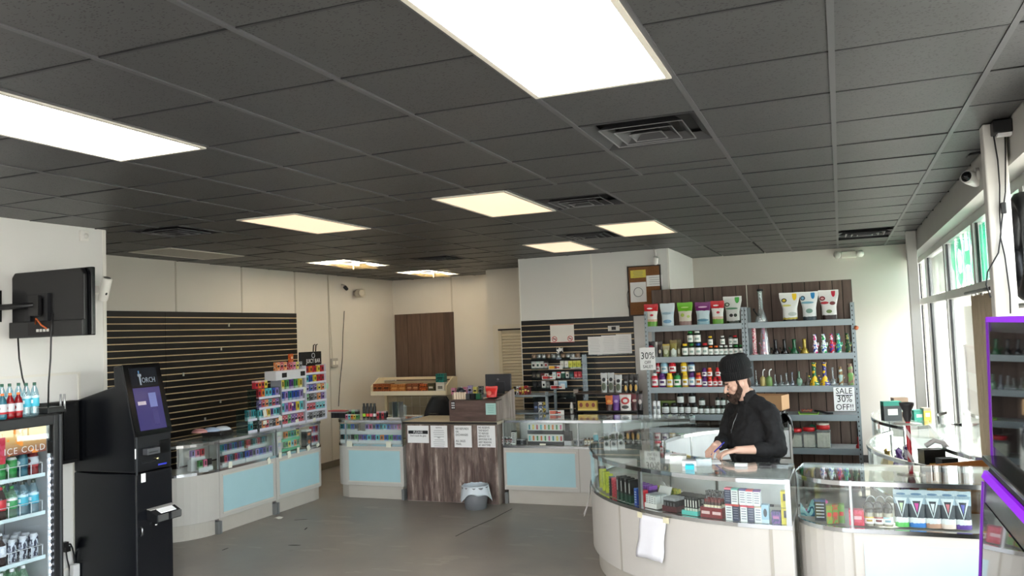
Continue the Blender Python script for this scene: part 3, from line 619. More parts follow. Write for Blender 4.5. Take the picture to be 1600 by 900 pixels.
# ================================================================== PURPLE-TRIMMED GAME CABINET
gx = thing('game_cabinet', 'black game cabinet with purple lit edges and two dark glass screens', 'game cabinet')
gy0, gy1 = 2.55, 3.58
prof = [(.525, 1.975), (.51, 1.43), (.475, 1.36), (.40, .55), (.40, 0), (.98, 0), (.98, 1.975)]
bevel(G().prism(prof, 'y', gy0, gy1).build('cabinet_body', BLKGLOSS, gx), .006)
def facepanel(name, p0, p1, m, ya, yb, h, par):
    d = Vector((p1[0]-p0[0], 0, p1[1]-p0[1])); n = Vector((-abs(d.z), 0, d.x*(1 if d.z < 0 else -1))).normalized(); n = Vector((-1, 0, 0)) if n.length == 0 else n
    return G().prism([(p0[0]+n.x*.001, p0[1]), (p0[0]+n.x*h, p0[1]), (p1[0]+n.x*h, p1[1]), (p1[0]+n.x*.001, p1[1])], 'y', ya, yb).build(name, m, par)
PURP = emat((122, 26, 196), .24, 'purple_strip')
g = N('dark_mirror_glass'); DM = g.bsdf(lin((14, 14, 16)), .03, spec=1.0, ior=2.2); 
facepanel('upper_screen', (.524, 1.92), (.511, 1.49), DM, gy0, gy1-.05, .004, gx); facepanel('lower_screen', (.468, 1.28), (.41, .62), DM, gy0, gy1-.05, .004, gx)
PURD = emat((104, 24, 160), .09, 'dim_purple_strip')
facepanel('edge_light', (.525, 1.97), (.51, 1.43), PURD, gy1-.012, gy1+.003, .008, gx); facepanel('edge_light', (.474, 1.35), (.402, .55), PURD, gy1-.010, gy1+.003, .008, gx)
facepanel('edge_light', (.5255, 1.975), (.525, 1.955), PURP, gy0, gy1-.012, .008, gx); facepanel('edge_light', (.489, 1.393), (.477, 1.369), PURP, gy0, gy1-.012, .014, gx)
bevel(G().box(.47, .53, gy0, gy1-.02, 1.432, 1.452).build('ledge', BLKGLOSS, gx), .004)
# ================================================================== PRODUCT BUILDERS
def mpp(P): return (Vector(P)-CAM).dot(_w)/FPX          # metres per photo pixel at a point
CNAME = {'dkgreen': 'dark green', 'ltblue': 'light blue', 'dkred': 'dark red'}
def bottle(label, loc, r, h, body, cap, lab, group, cat='bottle', neck=.8, name='supplement_bottle', shape='pill', labz=(.12, .66), rz=0, lid_r=.72):
    r = round(r, 3); h = round(h, 3); t = thing(name, label, cat, loc, rz, group)
    if shape == 'pill': prof = [(r*.94, 0), (r, h*.03), (r, h*.70), (r*.93, h*.78), (r*.68, h*.83), (r*.66, h*.86)]; c0 = .83
    elif shape == 'jar': prof = [(r*.95, 0), (r, h*.04), (r, h*.74), (r*.92, h*.8), (r*.88, h*.82)]; c0 = .8
    elif shape == 'soda': prof = [(r*.8, 0), (r*.97, h*.03), (r, h*.1), (r*.93, h*.3), (r, h*.5), (r, h*.62), (r*.75, h*.77), (r*.42, h*.88), (r*.36, h*.93)]; c0 = .915
    elif shape == 'can': prof = [(r*.8, 0), (r, h*.06), (r, h*.9), (r*.82, h*.97), (r*.8, h)]; c0 = .985
    elif shape == 'beer': prof = [(r*.95, 0), (r, h*.03), (r, h*.55), (r*.8, h*.66), (r*.38, h*.78), (r*.34, h*.94)]; c0 = .93
    else: prof = shape; c0 = .9
    me = cached(('bot', r, h, str(shape), body.name), lambda: G().lathe(prof, 14).mesh('body', body)); ob('body', me, t)
    rl = r*lid_r if shape in ('pill',) else r*.93 if shape == 'jar' else r*.4 if shape in ('soda', 'beer') else r*.78
    if cap: ob('cap', cached(('cap', rl, h, c0, cap.name), lambda: G().lathe([(rl, h*c0), (rl, h*.985), (rl*.92, h), (0, h)], 12).mesh('cap', cap)), t)
    if lab: ob('label_wrap', cached(('lab', r, h, labz, lab.name), lambda: G().lathe([(r+.0008, h*labz[0]), (r+.0012, h*labz[0]+.001), (r+.0012, h*labz[1]), (r+.0008, h*labz[1]+.001)], 14).mesh('label_wrap', lab)), t)
    return t
def carton(label, loc, w, d, h, mat, group, rz=0, cat='box', name='carton', rx=0):
    w, d, h = round(w, 3), round(d, 3), round(h, 3)
    o = ob(name, cached(('box', w, d, h, mat.name), lambda: G().box(-w/2, w/2, -d/2, d/2, 0, h).mesh(name, mat)), None, loc, (rx, 0, rz)); return tag(o, label, cat, group)
def pouch(label, loc, w, h, mat, group, flare=1.0, d=.07, rz=0, cat='pouch', seal=None, name='stand_up_pouch', gus=.86):
    """stand-up bag: round fat foot, flat flared top"""
    w, h = round(w, 3), round(h, 3)
    def mk():
        def f(u, v):
            a = 2*pi*u; wd = w/2*(gus+(flare-gus)*min(1, max(0, (v-.45)/.4))) if flare > gus else w/2*(gus+(flare-gus)*v)
            th = d/2*max(.06, (1-(max(0, v-.12)/.75)**1.4)) if v < .87 else d/2*.06
            wr = 1+.03*sin(9*v+4*u*pi)
            return (wd*cos(a)*abs(cos(a))**-.35*1.0 if abs(cos(a)) > 1e-6 else 0, th*sin(a)*wr, h*v+.004*sin(a*2)*(v > .9))
        return G().grid(f, 20, 14).mesh('pouch_body', mat)
    t = thing(name, label, cat, loc, rz, group); ob('pouch_body', cached(('pouch', w, h, d, flare, gus, mat.name), mk), t)
    if seal: ob('pouch_seal', cached(('seal', w, h, flare, seal.name), lambda: G().box(-w/2*flare*.99, w/2*flare*.99, -.004, .004, h*.97, h*1.005).mesh('pouch_seal', seal)), t)
    return t
def pouchmat(name, bands, marks=()):
    """bands: (z_low, colour) from the bottom up; marks: (x, z, rx, rz, colour)"""
    g = N(name); sp = g.n('ShaderNodeSeparateXYZ'); g.l(g.coord('Generated'), sp.inputs[0]); x, y, z = sp.outputs
    c = lin(bands[0][1]); jit = g.math('MULTIPLY_ADD', g.noise(6, g.coord('Generated')), .05, -.025); zz = g.math('ADD', z, jit)
    for zl, col in bands[1:]: c = g.mix(g.math('GREATER_THAN', zz, zl), c, lin(col))
    for mk_ in marks:
        mx, mz, rx, rz_, col = mk_[:5]
        if len(mk_) > 5:      # downward pointing wedge
            q_ = g.math('MULTIPLY', g.math('SUBTRACT', z, mz-rz_), rx/(2*rz_)); k_ = g.math('MULTIPLY', g.math('LESS_THAN', g.math('ABSOLUTE', g.math('SUBTRACT', x, mx)), q_), g.math('LESS_THAN', z, mz+rz_)); c = g.mix(k_, c, lin(col)); continue
        e = g.math('ADD', g.math('POWER', g.math('DIVIDE', g.math('SUBTRACT', x, mx), rx), 2.0), g.math('POWER', g.math('DIVIDE', g.math('SUBTRACT', z, mz), rz_), 2.0))
        c = g.mix(g.math('MULTIPLY', g.math('LESS_THAN', e, 1.0), g.math('LESS_THAN', y, .5)), c, lin(col))
    return g.bsdf(c, .32, bump=g.noise(7, g.coord('Generated')), bstr=.25, bdist=.02)
def shelf_at(px, si, dy=0.10): q = at(px, 560, Y=YF+dy); q.z = SZ[si]+.001; return q
# ================================================================== POUCHES ON THE TOP SHELF
PM = {'red': pouchmat('pouch_red', [(0, (110, 170, 60)), (.22, (225, 190, 170)), (.32, (238, 236, 232)), (.68, (205, 32, 42))], [(.55, .5, .12, .05, (200, 60, 80)), (.4, .8, .2, .035, (250, 240, 240))]),
      'pale': pouchmat('pouch_pale', [(0, (205, 222, 232)), (.5, (190, 212, 226)), (.62, (214, 226, 234))], [(.5, .2, .28, .08, (120, 165, 200)), (.45, .55, .3, .05, (150, 180, 200))]),
      'green': pouchmat('pouch_green', [(0, (150, 120, 115)), (.18, (214, 206, 190)), (.62, (110, 185, 40))], [(.35, .45, .12, .08, (170, 190, 90)), (.72, .38, .1, .06, (180, 200, 110)), (.5, .78, .25, .03, (190, 225, 140))]),
      'purple': pouchmat('pouch_purple', [(0, (150, 190, 205)), (.15, (196, 216, 224)), (.62, (118, 32, 110))], [(.5, .2, .35, .06, (90, 140, 165)), (.5, .78, .28, .035, (225, 190, 220))]),
      'bigwhite': pouchmat('pouch_white_green', [(0, (26, 44, 24)), (.1, (216, 218, 214)), (.9, (222, 224, 222))], [(.22, .7, .13, .075, (24, 60, 34)), (.22, .7, .08, .045, (205, 220, 205)), (.45, .55, .33, .035, (90, 140, 110)), (.42, .3, .1, .06, (40, 40, 40)), (.64, .3, .09, .06, (50, 60, 50)), (.75, .9, .12, .16, (60, 160, 60))]),
      'yel': pouchmat('pouch_white_yellow', [(0, (22, 22, 22)), (.07, (190, 170, 60)), (.13, (226, 226, 224))], [(.24, .73, .13, .075, (26, 24, 20)), (.24, .73, .08, .045, (222, 196, 70)), (.36, .55, .22, .035, (214, 208, 120)), (.62, .25, .2, .07, (180, 186, 180)), (.75, .9, .11, .18, (232, 196, 30))]),
      'blu': pouchmat('pouch_white_blue', [(0, (30, 52, 62)), (.14, (222, 224, 224))], [(.18, .78, .13, .08, (30, 60, 84)), (.18, .78, .08, .05, (130, 180, 210)), (.42, .62, .34, .04, (120, 170, 190)), (.5, .33, .18, .08, (120, 150, 140)), (.72, .9, .11, .16, (30, 130, 190))]),
      'redw': pouchmat('pouch_white_red', [(0, (40, 20, 20)), (.16, (224, 222, 220))], [(.2, .72, .14, .075, (120, 22, 30)), (.2, .72, .08, .035, (220, 170, 170)), (.3, .57, .2, .045, (180, 50, 60)), (.68, .55, .14, .06, (120, 60, 60)), (.5, .28, .14, .06, (110, 130, 80)), (.74, .92, .1, .16, (190, 22, 50))])}
W10 = mpp(at(1100, 520, Y=YF+.1))
for k, x0, x1, h, lab in (('red', 1009, 1033, 36, 'red topped white supplement pouch next to the corkboard side of the top shelf'), ('pale', 1034, 1059, 36, 'pale blue silver supplement pouch on the top shelf'), ('green', 1061, 1087, 36, 'lime green topped supplement pouch on the top shelf'),
                          ('purple', 1089, 1115, 35, 'purple topped supplement pouch on the top shelf'), ('red', 1114, 1136, 36, 'red topped white supplement pouch between the purple and the big green one'), ('bigwhite', 1134, 1164, 42, 'large white pouch with a green tab and dark round logo'),
                          ('yel', 1223, 1254, 43, 'white pouch with a yellow tab beside the clear beaker pipe'), ('blu', 1255, 1283, 43, 'white pouch with a blue tab between yellow and red ones'), ('redw', 1285, 1315, 44, 'white pouch with a red tab at the end of the top shelf')):
    big = k in ('bigwhite', 'yel', 'blu', 'redw')
    pouch(lab, shelf_at((x0+x1)/2, 0, .14 if x0 != 1134 else .19), (x1-x0)*W10*.95, h*W10, PM[k], 'pouches on the top steel shelf', 1.0, .09, 0, seal=mt((235, 235, 232), .4) if big else None, gus=.8 if not big else .72)
# ================================================================== SUPPLEMENT BOTTLES
C = {'white': (232, 232, 230), 'green': (40, 140, 60), 'blue': (30, 80, 160), 'red': (196, 28, 40), 'yellow': (236, 196, 40), 'orange': (226, 110, 40), 'black': (20, 22, 22), 'purple': (84, 34, 110), 'dkgreen': (24, 44, 30), 'pink': (220, 110, 130), 'ltblue': (150, 196, 214), 'amber': (150, 96, 30), 'gold': (200, 160, 60), 'dkred': (130, 20, 30), 'teal': (30, 130, 130), 'grey': (120, 122, 124), 'lime': (170, 205, 60), 'navy': (34, 46, 84), 'silver': (196, 200, 204), 'cream': (226, 216, 186)}
PL = {k: mt(v, .35) for k, v in C.items()}
LABW = pack_mat((232, 232, 228), (232, 232, 228), (150, 168, 160), 0); LABS = pack_mat((225, 228, 226), (200, 214, 206), (140, 150, 150), 2)
labc = {k: pack_mat((230, 228, 226), v, tuple(int(q*.8) for q in v), 0) for k, v in C.items()}
def bshelf(si, group, where, items, dy=.10, zoff=0):
    for (x0, x1, h, cap, body, lab) in items:
        q = shelf_at((x0+x1)/2, si, dy); w = (x1-x0)*W10; q.z += zoff
        size = 'large' if x1-x0 > 9.3 else 'small'
        bottle('%s %s bottle with %s cap %s' % (size, CNAME.get(body, body), CNAME.get(cap, cap), where), q, w/2*.97, h*W10, PL[body], PL[cap], lab, group)
def cx(a, b, o=1000, s=7.5): return o+a/s, o+b/s
def rowit(L, h): return [(1000+a/7.5, 1000+b/7.5, h, cap, body, lab) for a, b, cap, body, lab in L]
bshelf(1, 'bottles on the second steel shelf', 'on the second shelf', rowit([(495, 573, 'yellow', 'dkgreen', LABW), (576, 650, 'green', 'dkgreen', LABW), (652, 729, 'blue', 'black', LABW), (731, 805, 'red', 'black', LABW)], 20))
bshelf(1, 'bottles on the second steel shelf', 'on the second shelf', rowit([(806, 866, 'orange', 'dkgreen', LABW), (868, 929, 'orange', 'black', LABW), (930, 985, 'white', 'dkgreen', LABW), (986, 1040, 'white', 'dkgreen', LABW), (1042, 1098, 'white', 'black', LABW), (1100, 1160, 'green', 'dkgreen', LABW), (1162, 1206, 'green', 'black', LABW)], 15.5))
bshelf(1, 'bottles stacked on others on the second steel shelf', 'stacked on others on the second shelf', rowit([(562, 640, 'green', 'dkgreen', LABW), (642, 724, 'white', 'dkgreen', LABW)], 19.5), zoff=20*W10)
bshelf(1, 'bottles stacked on others on the second steel shelf', 'stacked on others on the second shelf', rowit([(806, 864, 'yellow', 'black', LABW), (950, 1006, 'white', 'black', LABW), (1050, 1096, 'black', 'grey', LABW), (1097, 1156, 'red', 'dkgreen', LABW)], 15), zoff=15.5*W10)
bshelf(2, 'bottles on the third steel shelf', 'on the third shelf', rowit([(120, 206, 'white', 'red', labc['pink']), (210, 295, 'purple', 'purple', labc['purple']), (299, 378, 'yellow', 'yellow', labc['yellow']), (381, 470, 'dkgreen', 'green', labc['green']), (480, 556, 'yellow', 'gold', labc['yellow']), (558, 635, 'purple', 'purple', labc['ltblue']), (637, 713, 'orange', 'red', labc['orange'])], 22))
bshelf(2, 'bottles on the third steel shelf', 'on the third shelf', rowit([(716, 775, 'purple', 'purple', labc['purple']), (778, 838, 'orange', 'red', labc['red']), (840, 894, 'red', 'red', labc['red']), (896, 950, 'red', 'dkred', labc['red'])], 14.5))
bshelf(2, 'bottles stacked on others on the third steel shelf', 'stacked on others on the third shelf', rowit([(182, 228, 'pink', 'red', labc['pink']), (236, 325, 'ltblue', 'ltblue', labc['ltblue']), (333, 418, 'red', 'red', labc['red']), (471, 548, 'yellow', 'yellow', labc['yellow']), (556, 638, 'blue', 'navy', labc['ltblue'])], 19), zoff=22*W10)
bshelf(2, 'bottles stacked on others on the third steel shelf', 'stacked on others on the third shelf', rowit([(716, 774, 'purple', 'purple', labc['purple']), (777, 836, 'orange', 'red', labc['orange']), (875, 936, 'red', 'red', labc['red'])], 14.5), zoff=14.5*W10)
b4 = rowit([(225, 322, 'black', 'black', LABS), (327, 418, 'black', 'black', LABS)], 17)+rowit([(420, 492, 'black', 'black', LABS), (495, 571, 'black', 'black', LABS), (575, 650, 'black', 'black', LABS)], 16)+rowit([(652, 715, 'black', 'dkgreen', LABS), (717, 785, 'black', 'dkgreen', LABS), (787, 850, 'black', 'dkgreen', LABS), (852, 915, 'black', 'dkgreen', LABS), (917, 980, 'black', 'dkgreen', LABS), (982, 1045, 'black', 'dkgreen', LABS)], 12.5)
bshelf(3, 'dark bottles on the fourth steel shelf', 'on the fourth shelf', b4)
bshelf(3, 'dark bottles stacked on the fourth steel shelf', 'stacked on others on the fourth shelf', rowit([(410, 491, 'black', 'black', LABS), (545, 626, 'black', 'black', LABS)], 17), zoff=16*W10)
bshelf(3, 'dark bottles stacked on the fourth steel shelf', 'stacked on others on the fourth shelf', rowit([(665, 736, 'black', 'dkgreen', LABS), (856, 911, 'black', 'dkgreen', LABS), (916, 976, 'black', 'dkgreen', LABS), (990, 1046, 'black', 'dkgreen', LABS)], 13), zoff=12.5*W10)
for k, a in enumerate((120, 168)): 
    q = shelf_at(1000+(a+23)/7.5, 3, .08); tag(G().lathe([(.024, 0), (.025, .004), (.025, .155), (.022, .16), (0, .16)], 14).build('paper_canister', pack_mat((236, 236, 234), (210, 212, 214), (120, 124, 130), 3), None, q), 'white paper canister with grey print on the fourth shelf', 'canister', 'white canisters on the fourth shelf')
carton('flat green carton lying behind the dark jars', shelf_at(1041, 3, .27), .2, .1, .15, mt((120, 140, 70), .5), None)
# small bags on the second shelf
for k, (a, b, h, m, lab) in enumerate(((90, 180, 25, pouchmat('pack_black_red', [(0, (16, 16, 18)), (.6, (24, 20, 22))], [(.5, .62, .35, .12, (150, 30, 60)), (.5, .4, .3, .06, (190, 190, 190))]), 'black and red snack pack above the handwritten sign'), (186, 214, 24, pouchmat('pack_white', [(0, (230, 230, 228))], [(.5, .5, .2, .3, (180, 186, 190))]), 'narrow white packet on the second shelf'), (212, 268, 25, pouchmat('pack_dark', [(0, (30, 26, 24)), (.5, (60, 52, 46))], [(.5, .35, .25, .12, (190, 180, 160))]), 'dark brown packet on the second shelf'),
                                      (268, 356, 20, pouchmat('pack_gold', [(0, (150, 160, 110)), (.5, (196, 190, 150)), (.85, (206, 180, 90))], [(.5, .4, .28, .2, (214, 220, 190))]), 'crinkled gold and green foil bag beside brown packet'), (356, 440, 26, pouchmat('pack_gold2', [(0, (170, 180, 170)), (.4, (140, 130, 60)), (.8, (120, 100, 40))], [(.5, .3, .28, .2, (205, 214, 205))]), 'tall crinkled gold foil bag'), (430, 492, 27, pouchmat('pack_olive', [(0, (110, 104, 70)), (.5, (90, 80, 36))], [(.5, .3, .2, .15, (190, 190, 170))]), 'olive foil bag next to the yellow capped bottle'))):
    pouch(lab, shelf_at(1000+(a+b)/15, 1, .1+.03*(k % 2)), (b-a)*W10/7.5, h*W10, m, 'foil snack bags on the second steel shelf', 1.0, .05, random.uniform(-.2, .2), gus=.9)
# ================================================================== WATER PIPES
CLR = glass((228, 236, 238), .09, .02, .95, .12); GRNGL = glass((186, 222, 200), .08, .02, .9, .3)
def figmat(name, cols, sc=22):
    g = N(name); f = g.noise(sc, g.coord(), 1); n_ = len(cols); st = []
    for i, c in enumerate(cols): st += [(max(0, .5+(i-n_/2)*.16/1), lin(c))]
    r_ = g.ramp(f, st); r_.node.color_ramp.interpolation = 'CONSTANT'; return g.bsdf(r_, .4)
def pipe(label, px0, px1, h, si, kind, m, m2=None, dy=.1, group='water pipes on the steel shelves'):
    q = shelf_at((px0+px1)/2, si, dy); R = (px1-px0)*W10/2; H = h*W10; t = thing('water_pipe', label, 'water pipe', q, 0, group)
    if kind == 'beaker':
        G().lathe([(R*.96, 0), (R, H*.02), (R*.42, H*.36), (R*.36, H*.42), (R*.36, H*.94)], 16).build('beaker_body', m, t); G().lathe([(R*.40, H*.93), (R*.46, H*.95), (R*.46, H*.99), (R*.36, H), (R*.3, H*.99)], 14).build('mouth_rim', m2 or m, t)
        G().tube([(-R*.45, -R*.2, H*.2), (-R*1.0, -R*.25, H*.36)], R*.1, 7).build('downstem', m2 or m, t); G().lathe([(R*.1, 0), (R*.22, R*.35), (R*.18, R*.36)], 9).build('bowl', m2 or m, t, (-R*1.0, -R*.25, H*.35))
    elif kind == 'tube':
        G().lathe([(R*.95, 0), (R, H*.02), (R*.62, H*.05), (R*.62, H*.97), (R*.7, H*.98), (R*.7, H), (R*.55, H)], 14).build('straight_tube', m, t)
    elif kind == 'small':
        G().lathe([(R*.9, 0), (R, H*.06), (R*.85, H*.22), (R*.4, H*.36), (R*.26, H*.42), (R*.26, H*.92), (R*.34, H*.96), (R*.34, H), (R*.22, H)], 14).build('flask_body', m, t)
        G().tube([(R*.4, -R*.2, H*.2), (R*.95, -R*.3, H*.36)], R*.12, 6).build('side_joint', m, t)
    elif kind == 'figure':
        G().lathe([(R*.62, 0), (R*.72, H*.05), (R*.66, H*.2), (R*.8, H*.34), (R*.62, H*.5), (R*.42, H*.6), (R*.5, H*.7), (R*.5, H*.82), (R*.3, H*.93), (R*.34, H)], 12).build('figure_body', m, t)
        G().tube([(R*.4, 0, H*.3), (R*.9, -R*.1, H*.42), (R*.86, -R*.1, H*.56)], [R*.24, R*.2, R*.15], 7).build('figure_arm', m, t); G().tube([(-R*.15, 0, H*.9), (-R*.45, 0, H*1.0)], [R*.22, R*.1], 6).build('figure_ear', m, t)
    elif kind == 'bent':
        G().lathe([(R*.8, 0), (R, H*.04), (R, H*.45), (R*.8, H*.52), (R*.3, H*.56), (R*.28, H*.62)], 14).build('jar_body', m, t)
        G().tube([(R*.1, 0, H*.5), (R*.15, 0, H*.82), (R*.35, 0, H*.95), (R*.95, 0, H)], R*.2, 7).build('bent_straw', m2, t)
    elif kind == 'vase':
        G().lathe([(R*.5, 0), (R*.9, H*.12), (R, H*.28), (R*.8, H*.46), (R*.3, H*.58), (R*.24, H*.9), (R*.4, H)], 16).build('vase_body', m, t)
    return t
pipe('clear glass beaker pipe with a black rim on the top shelf', 1183, 1203, 51, 0, 'beaker', CLR, BLACK, .14)
pipe('pink and white patterned straight tube pipe', 1175, 1185, 46, 1, 'tube', figmat('pink_pattern', ((200, 40, 80), (240, 220, 220), (214, 70, 100)), 60))
pipe('pink marbled cone pipe wrapped in a clear bag', 1189, 1201, 46, 1, 'beaker', figmat('pink_marble', ((220, 120, 150), (190, 150, 190), (225, 90, 110)), 25))
q = shelf_at(1196, 1, .1); tag(G().lathe([(.062, 0), (.058, .12), (.036, .28), (.03, .31), (.0, .312)], 14).build('clear_wrap', glass((240, 242, 244), .12, .08, .9, .15), None, q), 'clear plastic wrap around the pink cone pipe', 'plastic wrap')
for x0, x1, m, n in ((1207, 1219, BLKGLOSS, 'small black glass beaker pipe with white lettering'), (1220.5, 1233, mt((12, 12, 13), .2), 'small black glass beaker pipe next to the green one'), (1235, 1249, mt((20, 84, 50), .2), 'small green glass beaker pipe'), (1251, 1265, mt((150, 130, 50), .2, .3), 'small gold glass beaker pipe')):
    t = pipe(n, x0, x1, 22, 1, 'beaker', m); 
    G().box(-.004, .004, -.033, -.031, .09, .16).build('white_logo', mt((228, 228, 226), .4), t, (0, .018, 0))
for x0, x1, cs, n in ((1270, 1280, ((40, 60, 170), (235, 235, 240), (226, 70, 140)), 'pink white and blue swirled silicone figure pipe'), (1283, 1294, ((30, 90, 180), (230, 240, 240), (40, 170, 90)), 'green white and blue swirled silicone figure pipe'), (1296, 1306, ((60, 60, 170), (205, 40, 60), (220, 200, 220)), 'red and blue swirled silicone figure pipe'),
                      (1306.5, 1317, ((30, 70, 190), (60, 180, 130), (225, 240, 235)), 'aqua and blue swirled silicone figure pipe'), (1321, 1331, ((20, 60, 36), (30, 90, 50), (190, 180, 110)), 'camouflage green silicone figure pipe')):
    pipe(n, x0, x1, 28, 1, 'figure', figmat('swirl', cs, 30))
for i, (a, b, h, k, m, m2, n) in enumerate(((90, 120, 24, 'small', CLR, None, 'slim clear glass pipe at the end of the third shelf'), (137, 181, 25, 'bent', mt((186, 170, 110), .3), PL['white'], 'tan jar pipe with a bent white straw'), (186, 236, 25, 'bent', mt((120, 150, 90), .3), PL['white'], 'green jar pipe with a bent white straw'), (246, 276, 17, 'small', CLR, None, 'short clear glass rig beside the green jar'), (290, 332, 16, 'small', CLR, None, 'wide clear glass rig'), (334, 377, 19, 'small', CLR, None, 'clear glass rig with a curled neck'), (386, 420, 20, 'small', glass((200, 210, 225), .09, .02, .95, .2), None, 'bluish clear glass rig'),
    (436, 485, 21, 'vase', GRNGL, None, 'round green glass vase pipe'), (505, 547, 19, 'small', mt((70, 66, 60), .25), None, 'dark patterned rig with a cork top'), (546, 626, 34, 'beaker', figmat('yellow_green', ((236, 190, 30), (236, 190, 30), (40, 110, 70), (230, 230, 225)), 18), None, 'tall yellow beaker pipe with green and white blobs'), (631, 711, 34, 'beaker', figmat('yellow_blue', ((236, 190, 30), (236, 190, 30), (70, 70, 140), (225, 225, 230)), 18), None, 'tall yellow beaker pipe with blue and white blobs'), (712, 766, 26, 'small', CLR, None, 'clear glass recycler rig'),
    (777, 831, 27, 'figure', figmat('cup_fig', ((180, 205, 200), (150, 120, 80), (200, 215, 210)), 14), None, 'pale cup pipe with a brown figure on top'), (851, 921, 31, 'figure', figmat('toy_fig', ((150, 205, 120), (190, 160, 140), (170, 210, 140)), 12), None, 'lime green jar pipe with a toy figure lid'))):
    pipe(n, 1160+a*.189, 1160+b*.189, h, 2, k, m, m2)
# things on the two lower right shelves
q = shelf_at(1259, 3, .09); tr = thing('rolling_tray', 'lime green rolling tray on the fourth shelf', 'tray', q); G().prism([(-.10, 0), (.10, 0), (.115, .028), (.105, .028), (.094, .008), (-.094, .008), (-.105, .028), (-.115, .028)], 'y', -.07, .07).build('tray_pan', mt((150, 205, 70), .4), tr)
carton('small black and red carton lying in the lime tray', (q.x-.02, q.y, q.z+.03), .12, .05, .03, pack_mat((40, 40, 36), (170, 60, 40), (150, 140, 110), 3), None)
tag(G().tube([(q.x+.06, q.y-.02, q.z+.04), (q.x+.13, q.y, q.z+.03), (q.x+.2, q.y-.02, q.z+.012), (q.x+.26, q.y, q.z+.012)], .012, 7).build('torch_lighter', BLACK, None), 'black pen lighter lying beside the lime tray', 'lighter')
for i, (x, w, h) in enumerate(((1257.5, 19, 32), (1279.5, 21, 36), (1237, 19, 30))):
    q = shelf_at(x, 4, .1); w *= W10; h *= W10; t = thing('glass_jar', ('square clear jar with a red lid and a green ribbon behind', 'taller square clear jar with a white-topped red lid', 'square clear jar with a red lid beside the black bag')[i], 'jar', q, 0, 'red lidded jars on the bottom shelf')
    bevel(G().box(-w/2, w/2, -w/2, w/2, 0, h*.74).build('jar_glass', glass((235, 240, 240), .08, .02, .9, .1), t), .008); bevel(G().box(-w*.42, w*.42, -w*.42, w*.42, .006, h*.6).build('jar_contents', mt((222, 214, 196), .7, var=.25, sc=40), t), .006)
    G().lathe([(w*.42, h*.75), (w*.46, h*.77), (w*.46, h*.9), (w*.42, h*.92), (0, h*.92)], 18).build('lid', mt((196, 40, 44), .35), t)
    if i == 1: G().lathe([(w*.42, h*.925), (w*.42, h), (0, h*1.0)], 16).build('lid_top', mt((225, 215, 200), .4), t)
q = shelf_at(1262, 4, .2); tag(G().tube([(q.x-.03, q.y, q.z+.2), (q.x, q.y, q.z+.235), (q.x+.05, q.y, q.z+.22), (q.x+.04, q.y, q.z+.18)], .02, 6).build('green_ribbon', mt((30, 130, 100), .5), None), 'crumpled green ribbon behind the red lidded jar', 'ribbon')
q = shelf_at(1334, 4, .09); t = thing('torch_lighter', 'red and black torch lighter standing at the bottom shelf end', 'lighter', q); G().lathe([(.034, 0), (.034, .03), (.014, .05), (.013, .13)], 12).build('base', mt((190, 34, 40), .4), t); G().lathe([(.013, .13), (.012, .2), (.008, .22), (0, .22)], 10).build('nozzle', BLACK, t)
q = at(1338, 512, Y=YF-.01); tag(G().lathe([(.0, -.025), (.02, -.02), (.026, 0), (.02, .018), (0, .024)], 10).build('wooden_bead', mt((176, 96, 60), .5), None, q, (.3, .4, 0)), 'small reddish bead charm stuck on the shelf post', 'charm')
# ================================================================== DRINKS COOLER
FX, FY0, FY1, FZ = -5.30, 3.30, 4.325, 1.525
fr = thing('drinks_cooler', 'black glass door drinks cooler full of bottles and cans', 'refrigerator')
FB = mt((20, 21, 24), .35)
LINER = mt((205, 208, 210), .4)
G().box(-5.90, -5.88, FY0, FY1, .02, FZ).build('back_wall', LINER, fr)
for y0, y1 in ((FY0, FY0+.03), (FY1-.03, FY1)): G().box(-5.88, FX-.06, y0, y1, .02, FZ).build('side_wall', FB, fr)
G().box(-5.88, FX-.06, FY0+.03, FY1-.03, FZ-.05, FZ).build('roof', FB, fr); G().box(-5.88, FX-.06, FY0+.03, FY1-.03, .02, .14).build('sill', FB, fr)
G().box(-5.87, FX-.12, FY1-.034, FY1-.031, .14, FZ-.05).build('inner_liner', LINER, fr)
dr = G().box(FX-.055, FX, FY1-.075, FY1, .08, FZ-.002).box(FX-.055, FX, FY0, FY0+.075, .08, FZ-.002).box(FX-.055, FX, FY0+.075, FY1-.075, FZ-.075, FZ-.002).box(FX-.055, FX, FY0+.075, FY1-.075, .08, .16).build('door_frame', FB, fr); bevel(dr, .006)
G().box(FX-.014, FX-.008, FY0+.07, FY1-.07, .15, FZ-.07).build('door_glass', glass((245, 248, 250), .05), dr)
G().box(FX+.002, FX+.01, FY1-.035, FY1-.022, .08, FZ-.01).build('door_gasket', mt((60, 62, 66), .4), dr)
G().tube([(FX-.04, FY1-.085, .2), (FX-.04, FY1-.085, FZ-.28)], .012, 8).build('light_strip', mt((230, 232, 236), .3), fr)
ledm = cached('led', lambda: G().box(-.003, .003, -.006, .006, -.006, .006).mesh('light_dot', emat((240, 244, 255), 5.0, 'led')))
for k in range(22): ob('light_dot', ledm, fr, (FX-.026, FY1-.088, .22+k*.047))
g = N('header_print'); f = g.noise(5, g.scale(g.coord(), (1, 2.2, 2.2)), 3); sp = g.n('ShaderNodeSeparateXYZ'); g.l(g.coord('Generated'), sp.inputs[0])
cc = g.mix(sp.outputs[2], lin((104, 34, 26)), lin((226, 190, 120))); cc = g.mix(g.math('GREATER_THAN', f, .56), cc, lin((214, 130, 40)))
hd = G().box(FX-.032, FX-.026, FY0+.075, FY1-.115, FZ-.255, FZ-.078).build('header_sign', g.bsdf(cc, .4, emit=cc, estr=.25), fr)
